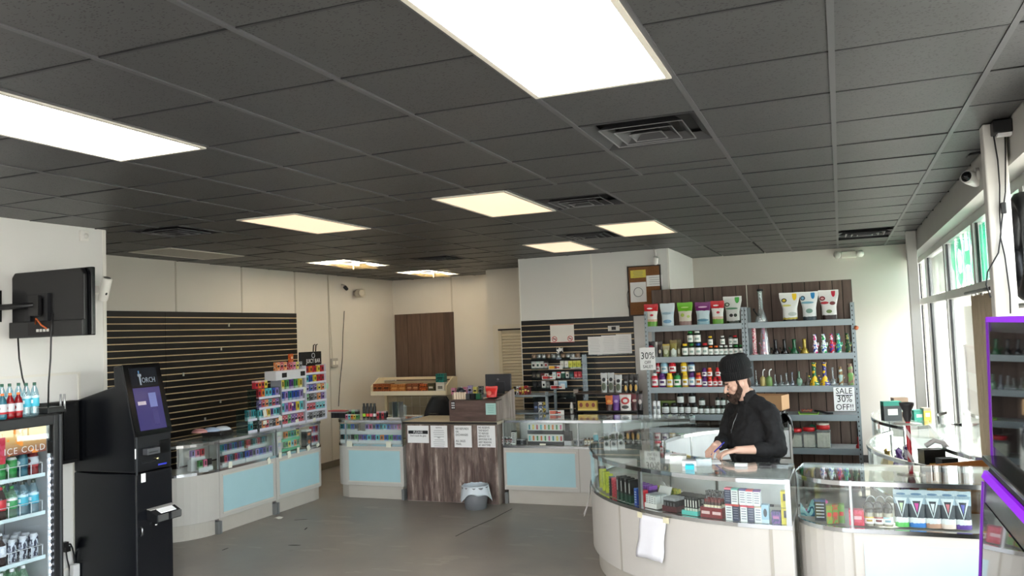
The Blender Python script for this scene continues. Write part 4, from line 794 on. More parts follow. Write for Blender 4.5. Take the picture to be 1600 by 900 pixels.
text('lettering', 'ICE COLD', .062, PL['white'], hd, (FX-.024, 4.045, FZ-.225), FACE_X, spacing=1.15)
G().box(FX-.0255, FX-.024, 3.72, 3.90, FZ-.30, FZ-.12).build('red_logo_patch', pack_mat((190, 30, 60), (200, 60, 90), (235, 220, 220), 3), hd)
RAILS = [at(x, y, X=FX-.06).z for x, y in ((73, 740), (75, 798.5), (80, 866))]; RAILS += [RAILS[2]-.27, max(.16, RAILS[2]-.53)]
WIRE = mt((226, 230, 232), .35)
for i, z in enumerate(RAILS):
    sh = G().box(-5.86, FX-.06, FY0+.05, FY1-.10, z-.012, z-.004).build('wire_shelf', WIRE, fr); G().box(FX-.064, FX-.058, FY0+.05, FY1-.10, z-.014, z+.012).build('price_rail', mt((214, 232, 232), .3), sh)
    for k in range(9):
        y = FY1-.115-k*.085; G().tube([(FX-.07, y, z), (FX-.07, y, z+.085), (FX-.16, y, z+.1)], .003, 5).build('wire_divider', WIRE, sh)
    G().tube([(FX-.07, FY1-.11, z+.085), (FX-.07, FY0+.06, z+.085)], .003, 5).build('wire_front', WIRE, sh)
WAT = glass((206, 232, 240), .1, .02, .9, .1); SPR = glass((190, 230, 200), .1, .02, .9, .1); TEALG = mt((40, 96, 112), .2); REDD = mt((120, 16, 24), .2); COLA = mt((34, 14, 12), .15)
LBB = pack_mat((70, 180, 206), (200, 230, 240), (235, 245, 250), 0); LGR = pack_mat((40, 150, 80), (240, 240, 240), (240, 245, 240), 0); LRD = pack_mat((200, 26, 40), (190, 20, 36), (240, 236, 236), 0); LSV = pack_mat((190, 194, 200), (170, 40, 50), (120, 30, 40), 4); LWH = pack_mat((226, 228, 230), (200, 206, 216), (90, 100, 130), 3)
G.sodas = 0
def drink(label, y, z, kind, body, cap, lab, h, r, x=FX-.115, group='drinks in the cooler'):
    return bottle(label, (x, y, z), r, h, body, cap, lab, group, 'can' if kind == 'can' else 'bottle', name='drink_can' if kind == 'can' else 'drink_bottle', shape=kind, labz=(.3, .62) if kind != 'can' else (.08, .88))
cols = [FY1-.15-k*.082 for k in range(6)]
sets = [
 [('red sports drink with an orange cap in the cooler top row', REDD, PL['orange'], LSV, 'soda', .21, .034), ('teal sports drink with an orange cap in the cooler top row', TEALG, PL['orange'], pack_mat((60, 120, 140), (30, 70, 90), (230, 235, 240), 4), 'soda', .21, .034), ('green soda can in the cooler top row', None, None, None, 'can', .15, .032), ('green soda can in the cooler top row', None, None, None, 'can', .15, .032), ('teal sports drink with an orange cap in the cooler top row', TEALG, PL['orange'], LWH, 'soda', .2, .034), ('teal sports drink with an orange cap in the cooler top row', TEALG, PL['orange'], LWH, 'soda', .2, .034)],
 [('clear water bottle with a blue label in the cooler second row', WAT, PL['dkgreen'], LBB, 'soda', .235, .035), ('clear water bottle with a blue label in the cooler second row', WAT, PL['dkgreen'], LBB, 'soda', .235, .035), ('clear lemon soda bottle with a green label in the cooler second row', SPR, PL['green'], LGR, 'soda', .22, .035), ('cola bottle with a red cap in the cooler second row', COLA, PL['red'], LRD, 'soda', .225, .035), ('cola bottle with a red cap in the cooler second row', COLA, PL['red'], LRD, 'soda', .21, .035), ('cola bottle with a red cap in the cooler second row', COLA, PL['red'], LRD, 'soda', .21, .035)],
 [('slim dark energy drink can in the cooler third row', None, None, None, 'can', .17, .029), ('slim dark energy drink can in the cooler third row', None, None, None, 'can', .17, .029), ('slim dark energy drink can in the cooler third row', None, None, None, 'can', .165, .029), ('dark bottle with a white label and silver cap in the cooler third row', COLA, PL['silver'], LWH, 'beer', .225, .034), ('dark bottle with a white label and silver cap in the cooler third row', COLA, PL['silver'], LWH, 'beer', .225, .034), ('dark bottle with a white label and silver cap in the cooler third row', COLA, PL['silver'], LWH, 'beer', .225, .034)],
 [('orange capped cup in the cooler bottom row', PL['orange'], PL['cream'], None, 'jar', .1, .04), ('pale green soda bottle in the cooler bottom row', SPR, PL['white'], LGR, 'soda', .235, .038), ('pale green soda bottle in the cooler bottom row', SPR, PL['white'], LGR, 'soda', .235, .038), ('pale green soda bottle in the cooler bottom row', SPR, PL['white'], LGR, 'soda', .225, .038), ('green soda bottle in the cooler bottom row', mt((40, 120, 60), .2), PL['green'], LGR, 'soda', .22, .038)]]
CANG = pack_mat((30, 140, 60), (20, 110, 50), (235, 240, 235), 4); CANE = pack_mat((40, 44, 66), (200, 206, 214), (150, 156, 170), 3)
for i, row in enumerate(sets):
    for depth in range(3):
        for k, (lab, body, cap, lw, kind, h, r) in enumerate(row):
            if kind == 'can': body, cap, lw = PL['silver'], None, (CANG if 'green' in lab else CANE)
            drink((lab.replace(' in the cooler', ', behind others in the') if depth else lab), cols[k], RAILS[i]+.001, kind, body, cap, lw, h, r, FX-.115-depth*.082)
# bottles standing on the cooler
for px, py, kind, col in ((54, 649, 'w', 0), (41, 650, 'w', 0), (24, 653, 'r', 1), (11, 654, 'r', 1), (-1, 655, 't', 1), (29, 646, 'w', 2), (15, 647, 'w', 2), (3, 648, 'w', 2)):
    x = FX-.08 if col < 2 else FX-.2; q = at(px, py, X=x); sc = mpp(q); z = FZ+.001; 
    if kind == 'w': bottle('clear water bottle with a green cap and blue label on the cooler', (x, q.y, z), .029, .235, WAT, mt((20, 84, 64), .35), LBB, 'bottles standing on the cooler', name='water_bottle', shape='soda', labz=(.28, .6))
    else: bottle('%s sports drink with an orange cap on the cooler' % ('red' if kind == 'r' else 'teal'), (FX-.05, q.y, z), .028, .175, REDD if kind == 'r' else TEALG, PL['orange'], LSV, 'bottles standing on the cooler', name='sports_drink', shape='soda', labz=(.2, .58))
q = at(79, 641, X=FX-.12); bx = thing('router_box', 'small black router with two short antennas on the cooler', 'router', (FX-.12, q.y, FZ+.001)); bevel(G().box(-.06, .06, -.07, .07, 0, .045).build('case', BLACK, bx), .006)
for dx in (-.02, .02): G().tube([(0+dx, .1, 0), (0+dx, .1, .13)], .008, 7).build('antenna', mt((170, 172, 174), .3, .5), bx)
G().box(-.03, .03, .071, .108, 0, .02).build('foot', BLACK, bx)
# ================================================================== PAPER SIGNS AND NOTICES
def sheet(name, label, cat, x0, x1, y0, y1, plane, group=None, th=.002, mat=None, face='y'):
    """flat sheet covering photo box (x0,y0)-(x1,y1) on a wall plane; returns thing, width, height"""
    if face == 'y': a, b = at(x0, (y0+y1)/2, Y=plane), at(x1, (y0+y1)/2, Y=plane); zt, zb_ = at((x0+x1)/2, y0, Y=plane).z, at((x0+x1)/2, y1, Y=plane).z; w = b.x-a.x; c = Vector(((a.x+b.x)/2, plane, (zt+zb_)/2))
    h = zt-zb_; t = thing(name, label, cat, c, 0, group); G().box(-w/2, w/2, -th, 0, -h/2, h/2).build('sheet', mat or PAPER, t); return t, w, h
def lines(t, n, w, h, z0, m, name='printed_line', wid=.7, th=.004, jit=.25):
    for k in range(n): ww = w*wid*(1-jit*random.random()); G().box(-ww/2, ww/2, -.0032, -.002, z0-k*h-th/2, z0-k*h+th/2).build(name, m, t)
GREYINK = mt((120, 122, 128), .7)
t, w, h = sheet('paper_notice', 'white notice reading PLEASE in a black band on the register desk', 'notice', 637, 670, 665, 692, 8.798, 'notices on the register desk')
G().box(-w*.46, w*.46, -.0032, -.002, .005, .045).build('black_band', INK, t); text('lettering', 'PLEASE', .042, PAPER, t, (0, -.0036, .024), FACE_Y); text('lettering', "Don't touch the glass", .03, INK, t, (0, -.003, -.018), FACE_Y, sx=.85)
t, w, h = sheet('paper_notice', 'white notice with small printed paragraphs second on the register desk', 'notice', 673, 699, 665, 699, 8.798, 'notices on the register desk'); text('lettering', 'NOTICE', .022, INK, t, (0, -.003, h*.4), FACE_Y); lines(t, 4, w, .024, h*.27, GREYINK); text('lettering', 'NO', .022, INK, t, (0, -.003, -h*.06), FACE_Y); lines(t, 5, w, .024, -h*.16, GREYINK)
t, w, h = sheet('paper_notice', 'white notice about refunds on the register desk', 'notice', 710, 737, 665, 699, 8.798, 'notices on the register desk'); text('lettering', 'NO REFUNDS\nOR\nEXCHANGES\n\nALL SALES\nFINAL', .036, INK, t, (-w*.42, -.003, 0), FACE_Y, align='LEFT', sx=.78)
t, w, h = sheet('paper_notice', 'white notice about refusing service on the register desk', 'notice', 746, 774, 665, 699, 8.798, 'notices on the register desk'); text('lettering', 'WE RESERVE\nTHE RIGHT\nTO REFUSE\nSERVICE TO\nANYONE FOR\nANY REASON\nAT ANYTIME', .034, INK, t, (-w*.44, -.003, 0), FACE_Y, align='LEFT', sx=.78)
t, w, h = sheet('sticky_note', 'pale green sticker on the register desk screen', 'sticker', 759, 775, 630, 648, 8.798, None, .002, mt((168, 205, 198), .6)); lines(t, 5, w, .02, h*.3, mt((120, 165, 158), .6))
t, w, h = sheet('keypad_card', 'small black card with white squares on the register desk screen', 'card', 705, 711, 627, 640, 8.798, None, .002, INK)
for i in range(3):
    for j in (-1, 1): G().box(j*w*.22-.007, j*w*.22+.007, -.0032, -.002, h*.28-i*h*.28-.008, h*.28-i*h*.28+.008).build('white_square', PAPER, t)
t, w, h = sheet('smoking_sign', 'white sign with red text and two no smoking symbols on the slat wall', 'sign', 860, 897, 507, 535, YK-.02, None, .004, mt((232, 228, 222), .4))
RED = mt((196, 70, 70), .5); [G().box(-w/2, w/2, -.0052, -.004, z_, z_+.006).build('red_border', RED, t) for z_ in (h/2-.006, -h/2)]; lines(t, 5, w, .034, h*.36, RED, wid=.8, th=.011)
for s in (-1, 1):
    o = ob('prohibition_symbol', None, t, (s*w*.33, -.006, -h*.3)); G().tube([(.034*cos(a*pi/8), 0, .034*sin(a*pi/8)) for a in range(17)], .0045, 5).build('ring', RED, o); G().tube([(-.023, 0, .023), (.023, 0, -.023)], .004, 5).build('slash', RED, o); G().box(-.02, .02, .001, .003, -.005, .005).build('cigarette', INK, o)
lines(t, 2, w*.4, .03, -h*.24, RED, wid=1, th=.009)
t, w, h = sheet('wall_tag', 'small white framed tag high on the black slat wall', 'tag', 950, 968, 509, 517, YK-.02, None, .004, mt((210, 208, 204), .4)); G().box(-.03, .03, -.0052, -.004, -.022, .022).build('dark_print', INK, t)
for i, (x0, x1) in enumerate(((919, 940), (940, 963), (963, 987))):
    t, w, h = sheet('clipped_list', 'sheet of handwritten lists in a clear holder on the slat wall', 'paper', x0, x1, 526-i*2, 554-i, YK-.03, 'three lists clipped to the slat wall'); lines(t, 9, w, h*.09, h*.38, mt((190, 190, 194), .7), wid=.8, th=.003)
    G().box(-w/2-.004, w/2+.004, -.008, .0, -h/2-.012, -h/2).build('holder_lip', ACRYL, t)
def handsign(label, x0, x1, y0, y1, Y, body, size, sx=1, ul=None):
    t, w, h = sheet('sale_sign', label, 'sign', x0, x1, y0, y1, Y, 'handwritten sale signs'); 
    for s, z, sz in body: text('lettering', s, sz, INK, t, (0, -.003, z*h), FACE_Y, sx=sx, ext=.001)
    if ul: G().box(-w*.4, w*.4, -.0032, -.002, ul*h-.004, ul*h+.004).build('underline', INK, t)
handsign('white handwritten sign reading 30% OFF SALE on the shelving post', 1000, 1024, 543, 578, YF-.02, (('30%', .12, .12), ('OFF', -.17, .055), ('SALE!!', -.36, .055)), 1, .85)
handsign('white handwritten sign reading SALE 30% OFF below the glass pipes', 1303, 1336, 605, 642, YF-.02, (('SALE', .33, .095), ('30%', -.0, .11), ('OFF!!', -.35, .095)), 1, .88, .16)
# corkboard
cbq = at(1008, 455, Y=YK); cb = thing('corkboard', 'brown corkboard with pinned papers on the white block wall', 'corkboard', (cbq.x, YK, 2.48)); a = at(983, 455, Y=YK).x-cbq.x; b = at(1033, 455, Y=YK).x-cbq.x
g = N('cork'); f = g.noise(60, g.coord()); G().box(a, b, -.015, -.002, -.32, .32).build('cork', g.bsdf(g.mix(f, lin((116, 76, 46)), lin((150, 104, 66))), .9), cb)
for (x0, x1, z0, z1) in ((a-.01, a+.008, -.33, .33), (b-.008, b+.01, -.33, .33), (a+.008, b-.008, .315, .33), (a+.008, b-.008, -.33, -.315)): G().box(x0, x1, -.02, -.002, z0, z1).build('frame_bar', mt((36, 26, 22), .5), cb)
for i, (x0, x1, y0, y1, m) in enumerate(((985, 1009, 422, 434, mt((222, 206, 90), .7)), (1010, 1036, 430, 447, PAPER), (985, 1010, 441, 472, PAPER))):
    t, w, h = sheet('pinned_paper', ('yellow notice pinned at the top of the corkboard', 'white notice pinned beside the yellow one on the corkboard', 'white certificate with a round seal pinned on the corkboard')[i], 'paper', x0, x1, y0, y1, YK-.017, 'papers pinned to the corkboard', .002, m); 
    if i < 2: lines(t, 4, w, h*.2, h*.3, GREYINK, th=.004)
    else: G().tube([(.06*cos(k*pi/8), -.004, .06*sin(k*pi/8)) for k in range(17)], .004, 4).build('seal_ring', GREYINK, t); text('lettering', 'OK', .04, GREYINK, t, (0, -.003, 0), FACE_Y) if 0 else None
q = at(1025, 408, Y=YK); s = thing('wall_camera', 'small white camera on the block wall above the corkboard', 'camera', q); G().lathe([(.03, 0), (.034, .01), (.034, .09), (.028, .1), (0, .1)], 14).build('housing', mt((230, 228, 224), .4), s, (0, -.06, -.04), (rad(30), rad(15), 0)); G().lathe([(.026, -.004), (.02, -.006), (0, -.006)], 12).build('lens', BLACK, s, (0, -.06, -.04), (rad(30), rad(15), 0)); G().tube([(0, -.01, .02), (0, -.01, .1), (-.02, -.01, .17)], .012, 6).build('mount', mt((230, 228, 224), .4), s)
o = G().tube([tuple(at(x, y, Y=YK-.02)) for x, y in ((983, 448), (980, 460), (981, 475), (984, 488))], .004, 5).build('thin_cable', INK, None); tag(o, 'thin dark cable hanging beside the corkboard', 'cable')
# ================================================================== CEILING / WALL FITTINGS
def q3(x, y, **k): return at(x, y, **k)
q = at(1326, 398, Y=12.5); e_ = thing('emergency_light', 'white twin-lamp emergency light on the back right wall', 'emergency light', (q.x, 12.5, q.z)); bevel(G().box(-.1, .1, -.07, 0, -.05, .05).build('case', mt((226, 222, 208), .4), e_), .015)
for s in (-1, 1): G().lathe([(.03, 0), (.05, .04), (.052, .06), (0, .065)], 14).build('lamp_head', mt((238, 236, 226), .3), e_, (s*.125, -.05, 0), (pi/2, 0, s*.5))
q = at(542, 449, X=XL+.1); s = thing('wall_camera', 'small black-lensed camera near the back left corner', 'camera', q); G().lathe([(.028, 0), (.03, .02), (.03, .07), (0, .075)], 12).build('housing', BLACK, s, (0, 0, -.03), (rad(60), 0, 0)); G().tube([(-.1, 0, .05), (-.05, 0, .04), (0, 0, 0)], .014, 6).build('arm', mt((200, 196, 186), .4), s)
q = at(563, 458, X=XL+.12); s = thing('bell_siren', 'round cream alarm siren near the back left corner', 'siren', q); bevel(G().cbox(0, 0, -.07, .12, .16, .14).build('case', mt((200, 192, 176), .5), s), .03); G().lathe([(.06, 0), (.06, .02), (.045, .025), (0, .02)], 16).build('horn', mt((176, 168, 152), .5), s, (.05, -.05, 0), (0, pi/2, -.5))
G().box(-.12, -.05, -.02, .02, -.03, .03).build('bracket', mt((190, 182, 168), .5), s)
o = G().tube([tuple(at(x, y, X=XL+.02)) for x, y in ((513, 433), (515, 480), (518, 535), (520, 565))], .008, 6).build('conduit', mt((206, 200, 188), .5), None); tag(o, 'thin vertical conduit running down the left wall', 'conduit')
q = at(520, 567, X=XL); s = thing('wall_outlet', 'grey outlet box at the end of the conduit', 'outlet', q); bevel(G().box(0, .05, -.08, .08, -.07, .07).build('box', mt((170, 166, 158), .5), s), .01)
for i in (-1, 1): G().box(.05, .054, i*.04-.028, i*.04+.028, -.03, .03).build('socket', mt((230, 226, 216), .4), s)
o = G().tube([tuple(at(x, y, X=XL+.03)) for x, y in ((538, 486), (536, 520), (535, 560), (531, 600), (529, 635))], .006, 5).build('hanging_cable', INK, None); tag(o, 'thin dark cable hanging down the left wall to the counter', 'cable')
# camera and hook at the right soffit, power box and leads on the column
q = at(1524, 274, X=XF-.02); s = thing('wall_camera', 'white dome camera mounted under the soffit beside the column', 'camera', q); G().lathe([(.045, .11), (.045, .03), (.042, 0), (0, 0)], 18).build('housing', mt((222, 220, 216), .35), s, (-.06, -.05, -.01), (rad(-100), 0, rad(-40)))
G().lathe([(0, -.028), (.022, -.02), (.036, 0), (.036, .01)], 16).build('dome_lens', BLKGLOSS, s, (-.06, -.05, -.01), (rad(-100), 0, rad(-40))); G().lathe([(.05, 0), (.05, .02), (0, .02)], 14).build('mount', mt((222, 220, 216), .35), s, (.0, .0, .0), (0, pi/2, 0))
q = at(1572, 183, Y=5.0); s = thing('power_box', 'black power supply on top of the near column', 'power supply', (.83, 4.98, CE-.045)); bevel(G().box(-.02, .07, -.06, .04, -.03, .04).build('case', BLACK, s), .006); G().box(-.0, .065, -.055, .0, -.045, -.031).build('bracket', PAPER, s)
for i, pts in enumerate((((1553, 190), (1553, 215), (1559, 250), (1562, 290), (1562, 335), (1564, 365), (1560, 395), (1543, 425), (1541, 445), (1548, 465)), ((1570, 195), (1571, 240), (1571, 300), (1567, 330), (1563, 370), (1570, 400), (1574, 430), (1578, 460), (1579, 490)))):
    o = G().tube([tuple(at(x, y, Y=5.01)) for x, y in pts], .004, 5).build('column_cable', INK, None); tag(o, ('thin black cable running down the column and swinging free at its end', 'thin black cable with an inline switch running down the column')[i], 'cable', 'cables on the near column')
q = at(1568, 325, Y=5.0); tag(bevel(G().cbox(0, 0, -.03, .025, .02, .06).build('inline_switch', BLACK, None, q), .004), 'black inline switch on the cable at the column', 'switch')
o = G().tube([tuple(at(x, y, Z=CE-.03)) for x, y in ((1512, 245), (1516, 241), (1535, 238))], .008, 5).build('ceiling_hook', BLACK, None); tag(o, 'black hook rod under the ceiling next to the column', 'hook')
# ================================================================== WINDOW LETTERING, POSTERS, CURTAIN
w3 = COL.objects['window_3']; w1 = COL.objects['window_1']; w4 = COL.objects['window_4']; w5 = COL.objects['window_5']; w2 = COL.objects['window_2']
text('window_lettering', 'SHOP', .62, PAINTTEAL, w3, (XW+.016, 8.4, 2.47), FACE_X, ext=.001, sx=.92, fat=.035, spacing=1.12)
bevel(G().box(XW+.014, XW+.017, 11.5, 12.25, 2.27, 2.66).build('window_paint', PAINTTEAL, w1), .001)
for k in range(3): G().box(XW+.014, XW+.017, 6.95+k*.15, 7.06+k*.15, 2.26, 2.7).build('window_paint', PAINTTEAL, w4)
text('window_lettering', 'S', .62, PAINTTEAL, w4, (XW+.016, 5.85, 2.46), FACE_X, ext=.001, fat=.035)
G().box(XW+.014, XW+.017, 9.5, 11.1, 2.26, 2.7).build('window_glare', glass((236, 238, 236), .05, .2, .6, .5), w2)  # hazy sheet standing in for the glare on this upper pane
for wn_, y0, y1, z0, z1, m, nm, lb in ((w3, 7.75, 8.75, 1.1, 1.72, pouchmat('poster_print', [(0, (190, 160, 140)), (.35, (226, 220, 214)), (.6, (176, 110, 96))], [(.5, .8, .3, .12, (150, 60, 60)), (.5, .45, .4, .05, (240, 240, 240))]), 'window_poster', ''), (w1, 11.45, 11.9, 1.0, 1.5, pouchmat('poster_print2', [(0, (120, 80, 60)), (.5, (150, 110, 90))], []), 'window_poster', '')):
    G().box(XW+.014, XW+.017, y0, y1, z0, z1).build(nm, m, wn_)
G().box(XW+.3, XW+.34, 9.6, 10.9, .0, 2.1).build('outdoor_shutter', mt((150, 146, 138), .6), w2)
cu = thing('curtain', 'beige pleated curtain drawn beside the column', 'curtain'); CURM = mt((188, 172, 146), .8, var=.1, sc=20)
def cf(u, v): y = 5.75+1.68*u; return (.988+.013*sin(u*70)+.004*sin(u*23), y, 2.14-v*1.6)
o = G().grid(cf, 140, 6).build('cloth', CURM, cu); m = o.modifiers.new('thick', 'SOLIDIFY'); m.thickness = .003
G().tube([(.988, 7.75, 2.17), (.988, 5.7, 2.17)], .014, 8).build('rail', DARKMETAL, cu)
for k in range(7): G().tube([(.988, 5.8+k*.27, 2.185), (.988, 5.8+k*.27, 2.13)], .006, 5).build('rail_clip', PL['white'], cu)
# black round sign hanging in the window beyond the column
q = at(1600, 385, X=.98); s = thing('hoop_ornament', 'black round hoop hanging in the window next to the column', 'hoop'); G().tube([(q.x, q.y+.22*cos(a*pi/12), q.z+.26*sin(a*pi/12)) for a in range(25)], .05, 8).build('hoop', BLACK, s); 
G().tube([(q.x, 4.4, q.z-.33), (q.x, q.y+.3, q.z-.33)], .018, 8).build('support_rod', ALU, s); G().tube([(q.x, q.y, q.z-.33), (q.x, q.y, q.z-.22)], .015, 8).build('stem', BLACK, s)
# ================================================================== GOODS IN AND ON THE COUNTERS
RZX = pi/2          # carton fronts turned to +X
VC = [('teal', (40, 130, 140)), ('purple', (96, 60, 140)), ('blue', (50, 80, 170)), ('red', (180, 44, 60)), ('green', (70, 140, 80)), ('pink', (206, 100, 140)), ('orange', (214, 120, 50)), ('black', (30, 30, 34)), ('grey', (120, 124, 130)), ('lilac', (150, 130, 190)), ('yellow', (214, 196, 70)), ('aqua', (100, 190, 200))]
VCD = dict(VC)
def vpack(col, kind=1): c = VCD[col]; return pack_mat(c, tuple(min(255, int(v*.4+140)) for v in c), (24, 24, 28), kind)
def riser(label, p0, p1, d, h, group, mat=None):
    """low white step between two plan points, goods stand on it"""
    a, b = Vector((p0[0], p0[1])), Vector((p1[0], p1[1])); u = (b-a).normalized(); n = Vector((-u.y, u.x)); t = thing('display_riser', label, 'display riser', (0, 0, 0), 0, group)
    A = [tuple(a), tuple(b)]; B = [tuple(a+n*d), tuple(b+n*d)]; z = p0[2]
    G().strip(A, B, z, z+h).build('step', mat or mt((224, 226, 230), .4), t); return t
def packrow(pts, n, w, h, d, cols, where, group, kind=1, rz=RZX, gap=1.0, name='vape_pack', noun='vape pack', strip=True):
    a, b = Vector(pts[0]), Vector(pts[1])
    for k in range(n):
        p = a+(b-a)*((k+.5)/n); c = cols[k % len(cols)]
        carton('%s %s %s' % (c, noun, where), p, min(w, (b-a).length/n*.94), d, h*(1+.0*random.random()), vpack(c, kind), group, rz, 'vape pack' if noun == 'vape pack' else 'box', name)
    if strip:
        u = (b-a).normalized(); nn = Vector((-u.y, u.x, 0)); f = a-nn*(d/2+.004); f2 = b-nn*(d/2+.004)
        t = thing('price_strip', 'white price strip %s' % where, 'price strip', (0, 0, 0), 0, group+' price strips'); G().strip([tuple(f[:2]), tuple(f2[:2])], [tuple((f+nn*.003)[:2]), tuple((f2+nn*.003)[:2])], a.z-.012, a.z+.018).build('strip', mt((226, 228, 232), .5), t)
def px(x, y, X, z): q = at(x, y, X=X); return (X, q.y, z)
def pY(x, y, Y, z): q = at(x, y, Y=Y); return (q.x, Y, z)
# --- left showcase (first straight unit)
D1 = ZB+.016
for (x0, x1, X, z, n, cols, nm) in ((345, 381, -6.20, D1+.02, 9, ('black', 'red', 'purple', 'teal'), 'in the front row of the first left showcase'), (382, 424, -6.20, D1+.02, 8, ('blue', 'purple', 'grey', 'lilac'), 'in the blue front row of the first left showcase'),
                                   (345, 380, -6.32, D1+.12, 9, ('teal', 'blue', 'black', 'purple'), 'in the rear row of the first left showcase'), (386, 416, -6.32, D1+.12, 8, ('red', 'black', 'teal', 'grey'), 'in the dark rear row of the first left showcase')):
    p0, p1 = px(x0, 705, X, z), px(x1, 705, X, z); packrow((p0, p1), n, .05, .095, .03, cols, nm, 'vape packs in the first left showcase')
    riser('white step under the packs '+nm.replace('in the ', 'of the '), (X+.02, p0[1], ZB+.015), (X+.02, p1[1], ZB+.015), .06, z-ZB-.016, 'display risers in the first left showcase')
for i, z in enumerate((D1+.02, D1+.12)): packrow(((-6.24-.1*i, 6.66, z), (-6.22-.1*i, 6.84, z)), 3, .05, .095, .03, ('green', 'pink', 'black') if i == 0 else ('lilac', 'pink', 'red'), 'inside the quarter-round corner showcase', 'vape packs in the corner showcase')
for i, z in enumerate((D1+.019, D1+.119)): riser('white step in the quarter-round corner showcase', (-6.22-.1*i, 6.66, ZB+.015), (-6.20-.1*i, 6.84, ZB+.015), .06, z-ZB-.016, 'display risers in the corner showcase')
# brown patterned pack behind
carton('brown patterned carton at the back of the first left showcase', px(379, 690, -6.42, D1), .08, .06, .2, pack_mat((110, 70, 50), (180, 130, 80), (200, 160, 90), 3), None, RZX)
# --- second left showcase
def at2(x, z, X=-6.22): return px(x, 690, X, z)
carton('pale blue and pink blister card in the second left showcase', at2(435, D1), .075, .03, .2, pack_mat((206, 196, 214), (220, 214, 190), (170, 180, 200), 3), 'cards in the second left showcase', RZX)
bd = thing('display_box', 'white and green counter display box with two rows of packs', 'display box', (-6.30, at2(457, 0)[1], D1), RZX); G().box(-.18, .18, .0, .08, 0, .235).build('backboard', mt((225, 235, 228), .4), bd); 
for k, z in enumerate((.0, .115)):
    G().box(-.175, .175, -.06, -.001, z, z+.03).build('tray', mt((120, 205, 160), .4), bd)
for k in range(2): packrow(((-6.265, at2(449, 0)[1], D1+.032+.115*k), (-6.265, at2(471, 0)[1], D1+.032+.115*k)), 5, .055, .08, .03, ('green', 'yellow', 'aqua', 'orange', 'green') if k == 0 else ('orange', 'green', 'teal', 'green', 'yellow'), 'in the green display box, %s row' % ('lower', 'upper')[k], 'packs in the green display box', 4, strip=False)
carton('black carton with an orange mark in the second left showcase', at2(479, D1), .1, .08, .11, pack_mat((20, 20, 22), (30, 30, 30), (214, 110, 40), 4), None, RZX); carton('black carton with white marks stacked on another', (-6.22, at2(479, 0)[1], D1+.112), .1, .08, .1, pack_mat((24, 24, 26), (224, 224, 224), (220, 120, 60), 0), None, RZX)
for k in range(2): packrow(((-6.24, at2(487, 0)[1], D1+.012+.12*k), (-6.24, at2(500, 0)[1], D1+.012+.12*k)), 4, .05, .1, .03, ('red', 'purple', 'red', 'black'), 'near the rounded end of the second left showcase, %s row' % ('lower', 'upper')[k], 'packs at the end of the second left showcase')
riser('white step at the end of the second left showcase', (-6.222, at2(487, 0)[1], ZB+.015), (-6.222, at2(500, 0)[1], ZB+.015), .05, .012, None); tag(COL.objects[-1] if 0 else bd, None)
# masks lying on the first unit
for i, (x, y) in enumerate(((352, 664), (366, 657), (335, 660))):
    q = at(x, y, Z=ZT+.02); o = G().lathe([(0, .045), (.05, .04), (.085, .022), (.1, 0), (.09, 0), (.075, .02), (.04, .034), (0, .038)], 14, sx=1, sy=.7).build('face_mask', (mt((214, 222, 232), .6), mt((176, 194, 220), .6), mt((210, 150, 150), .6))[i], None, (-6.46-.05*i, 7.16+.12*(1-i)+(.0 if i else .0), ZT+.059), (0, 0, .6-i*.3)); tag(o, ('white cup face mask on the left glass counter', 'pale blue cup face mask on the left glass counter', 'pinkish cup face mask on the left glass counter')[i], 'face mask', 'face masks on the left counter')
tag(bevel(G().box(-.12, .12, -.16, .16, 0, .05).build('flat_black_tray', mt((34, 32, 32), .5), None, (-6.5, 7.25, ZT+.008), (0, 0, .3)), .02), 'flat black tray lying behind the face masks', 'tray')
# --- tall vape racks
RK = mt((214, 216, 228), .4); RX = -6.22
def rack(label, x0, x1, ytop, nsh, back, frame, contents, where, zb_=ZT+.0075, depth=.16, X=RX, header=None, w=.05, group='vape racks on the left counter'):
    y0, y1 = at(x0, 640, X=X).y, at(x1, 640, X=X).y; zt_ = at((x0+x1)/2, ytop, X=X).z; t = thing('vape_rack', label, 'display rack', (X, (y0+y1)/2, zb_), RZX, group); L = (y1-y0)/2-.006; H = zt_-zb_
    G().box(-L, L, depth-.006, depth, 0, H).build('back_panel', back, t)
    for s in (-1, 1): G().box(s*L-.005, s*L+.005, 0, depth-.006, 0, H).build('side_panel', frame, t)
    step = H/nsh
    for k in range(nsh):
        G().box(-L+.005, L-.005, 0, depth-.006, k*step, k*step+.006).build('shelf', frame, t); G().box(-L+.005, L-.005, -.004, -.001, k*step, k*step+.026).build('price_front', mt((222, 222, 236), .45), t)
        cols, n, hh, kind = contents[k]
        if n: packrow(((X-.03, y0+.012, zb_+k*step+.007), (X-.03, y1-.012, zb_+k*step+.007)), n, w, min(hh, step-.012), .03, cols, '%s, shelf %d from the counter' % (where, k+1), 'packs in the '+where.split(' in the ')[-1] if 0 else 'packs '+where, kind, strip=False)
    return t, L, H
tA_, L, H = rack('tall lavender framed vape rack with a black header reading JUICY BAR', 479, 511, 570, 6, BLACK, RK, [(('grey', 'black', 'grey'), 6, .1, 3), (('red', 'red', 'red', 'aqua', 'aqua', 'aqua'), 6, .1, 3), (('green', 'black', 'grey', 'orange', 'purple'), 5, .1, 3), (('lilac', 'blue', 'purple', 'yellow', 'orange'), 5, .1, 3), (('aqua', 'blue', 'yellow', 'red', 'red'), 5, .1, 4), (('red', 'orange', 'red', 'yellow', 'red'), 5, .1, 4)], 'in the tall header rack')
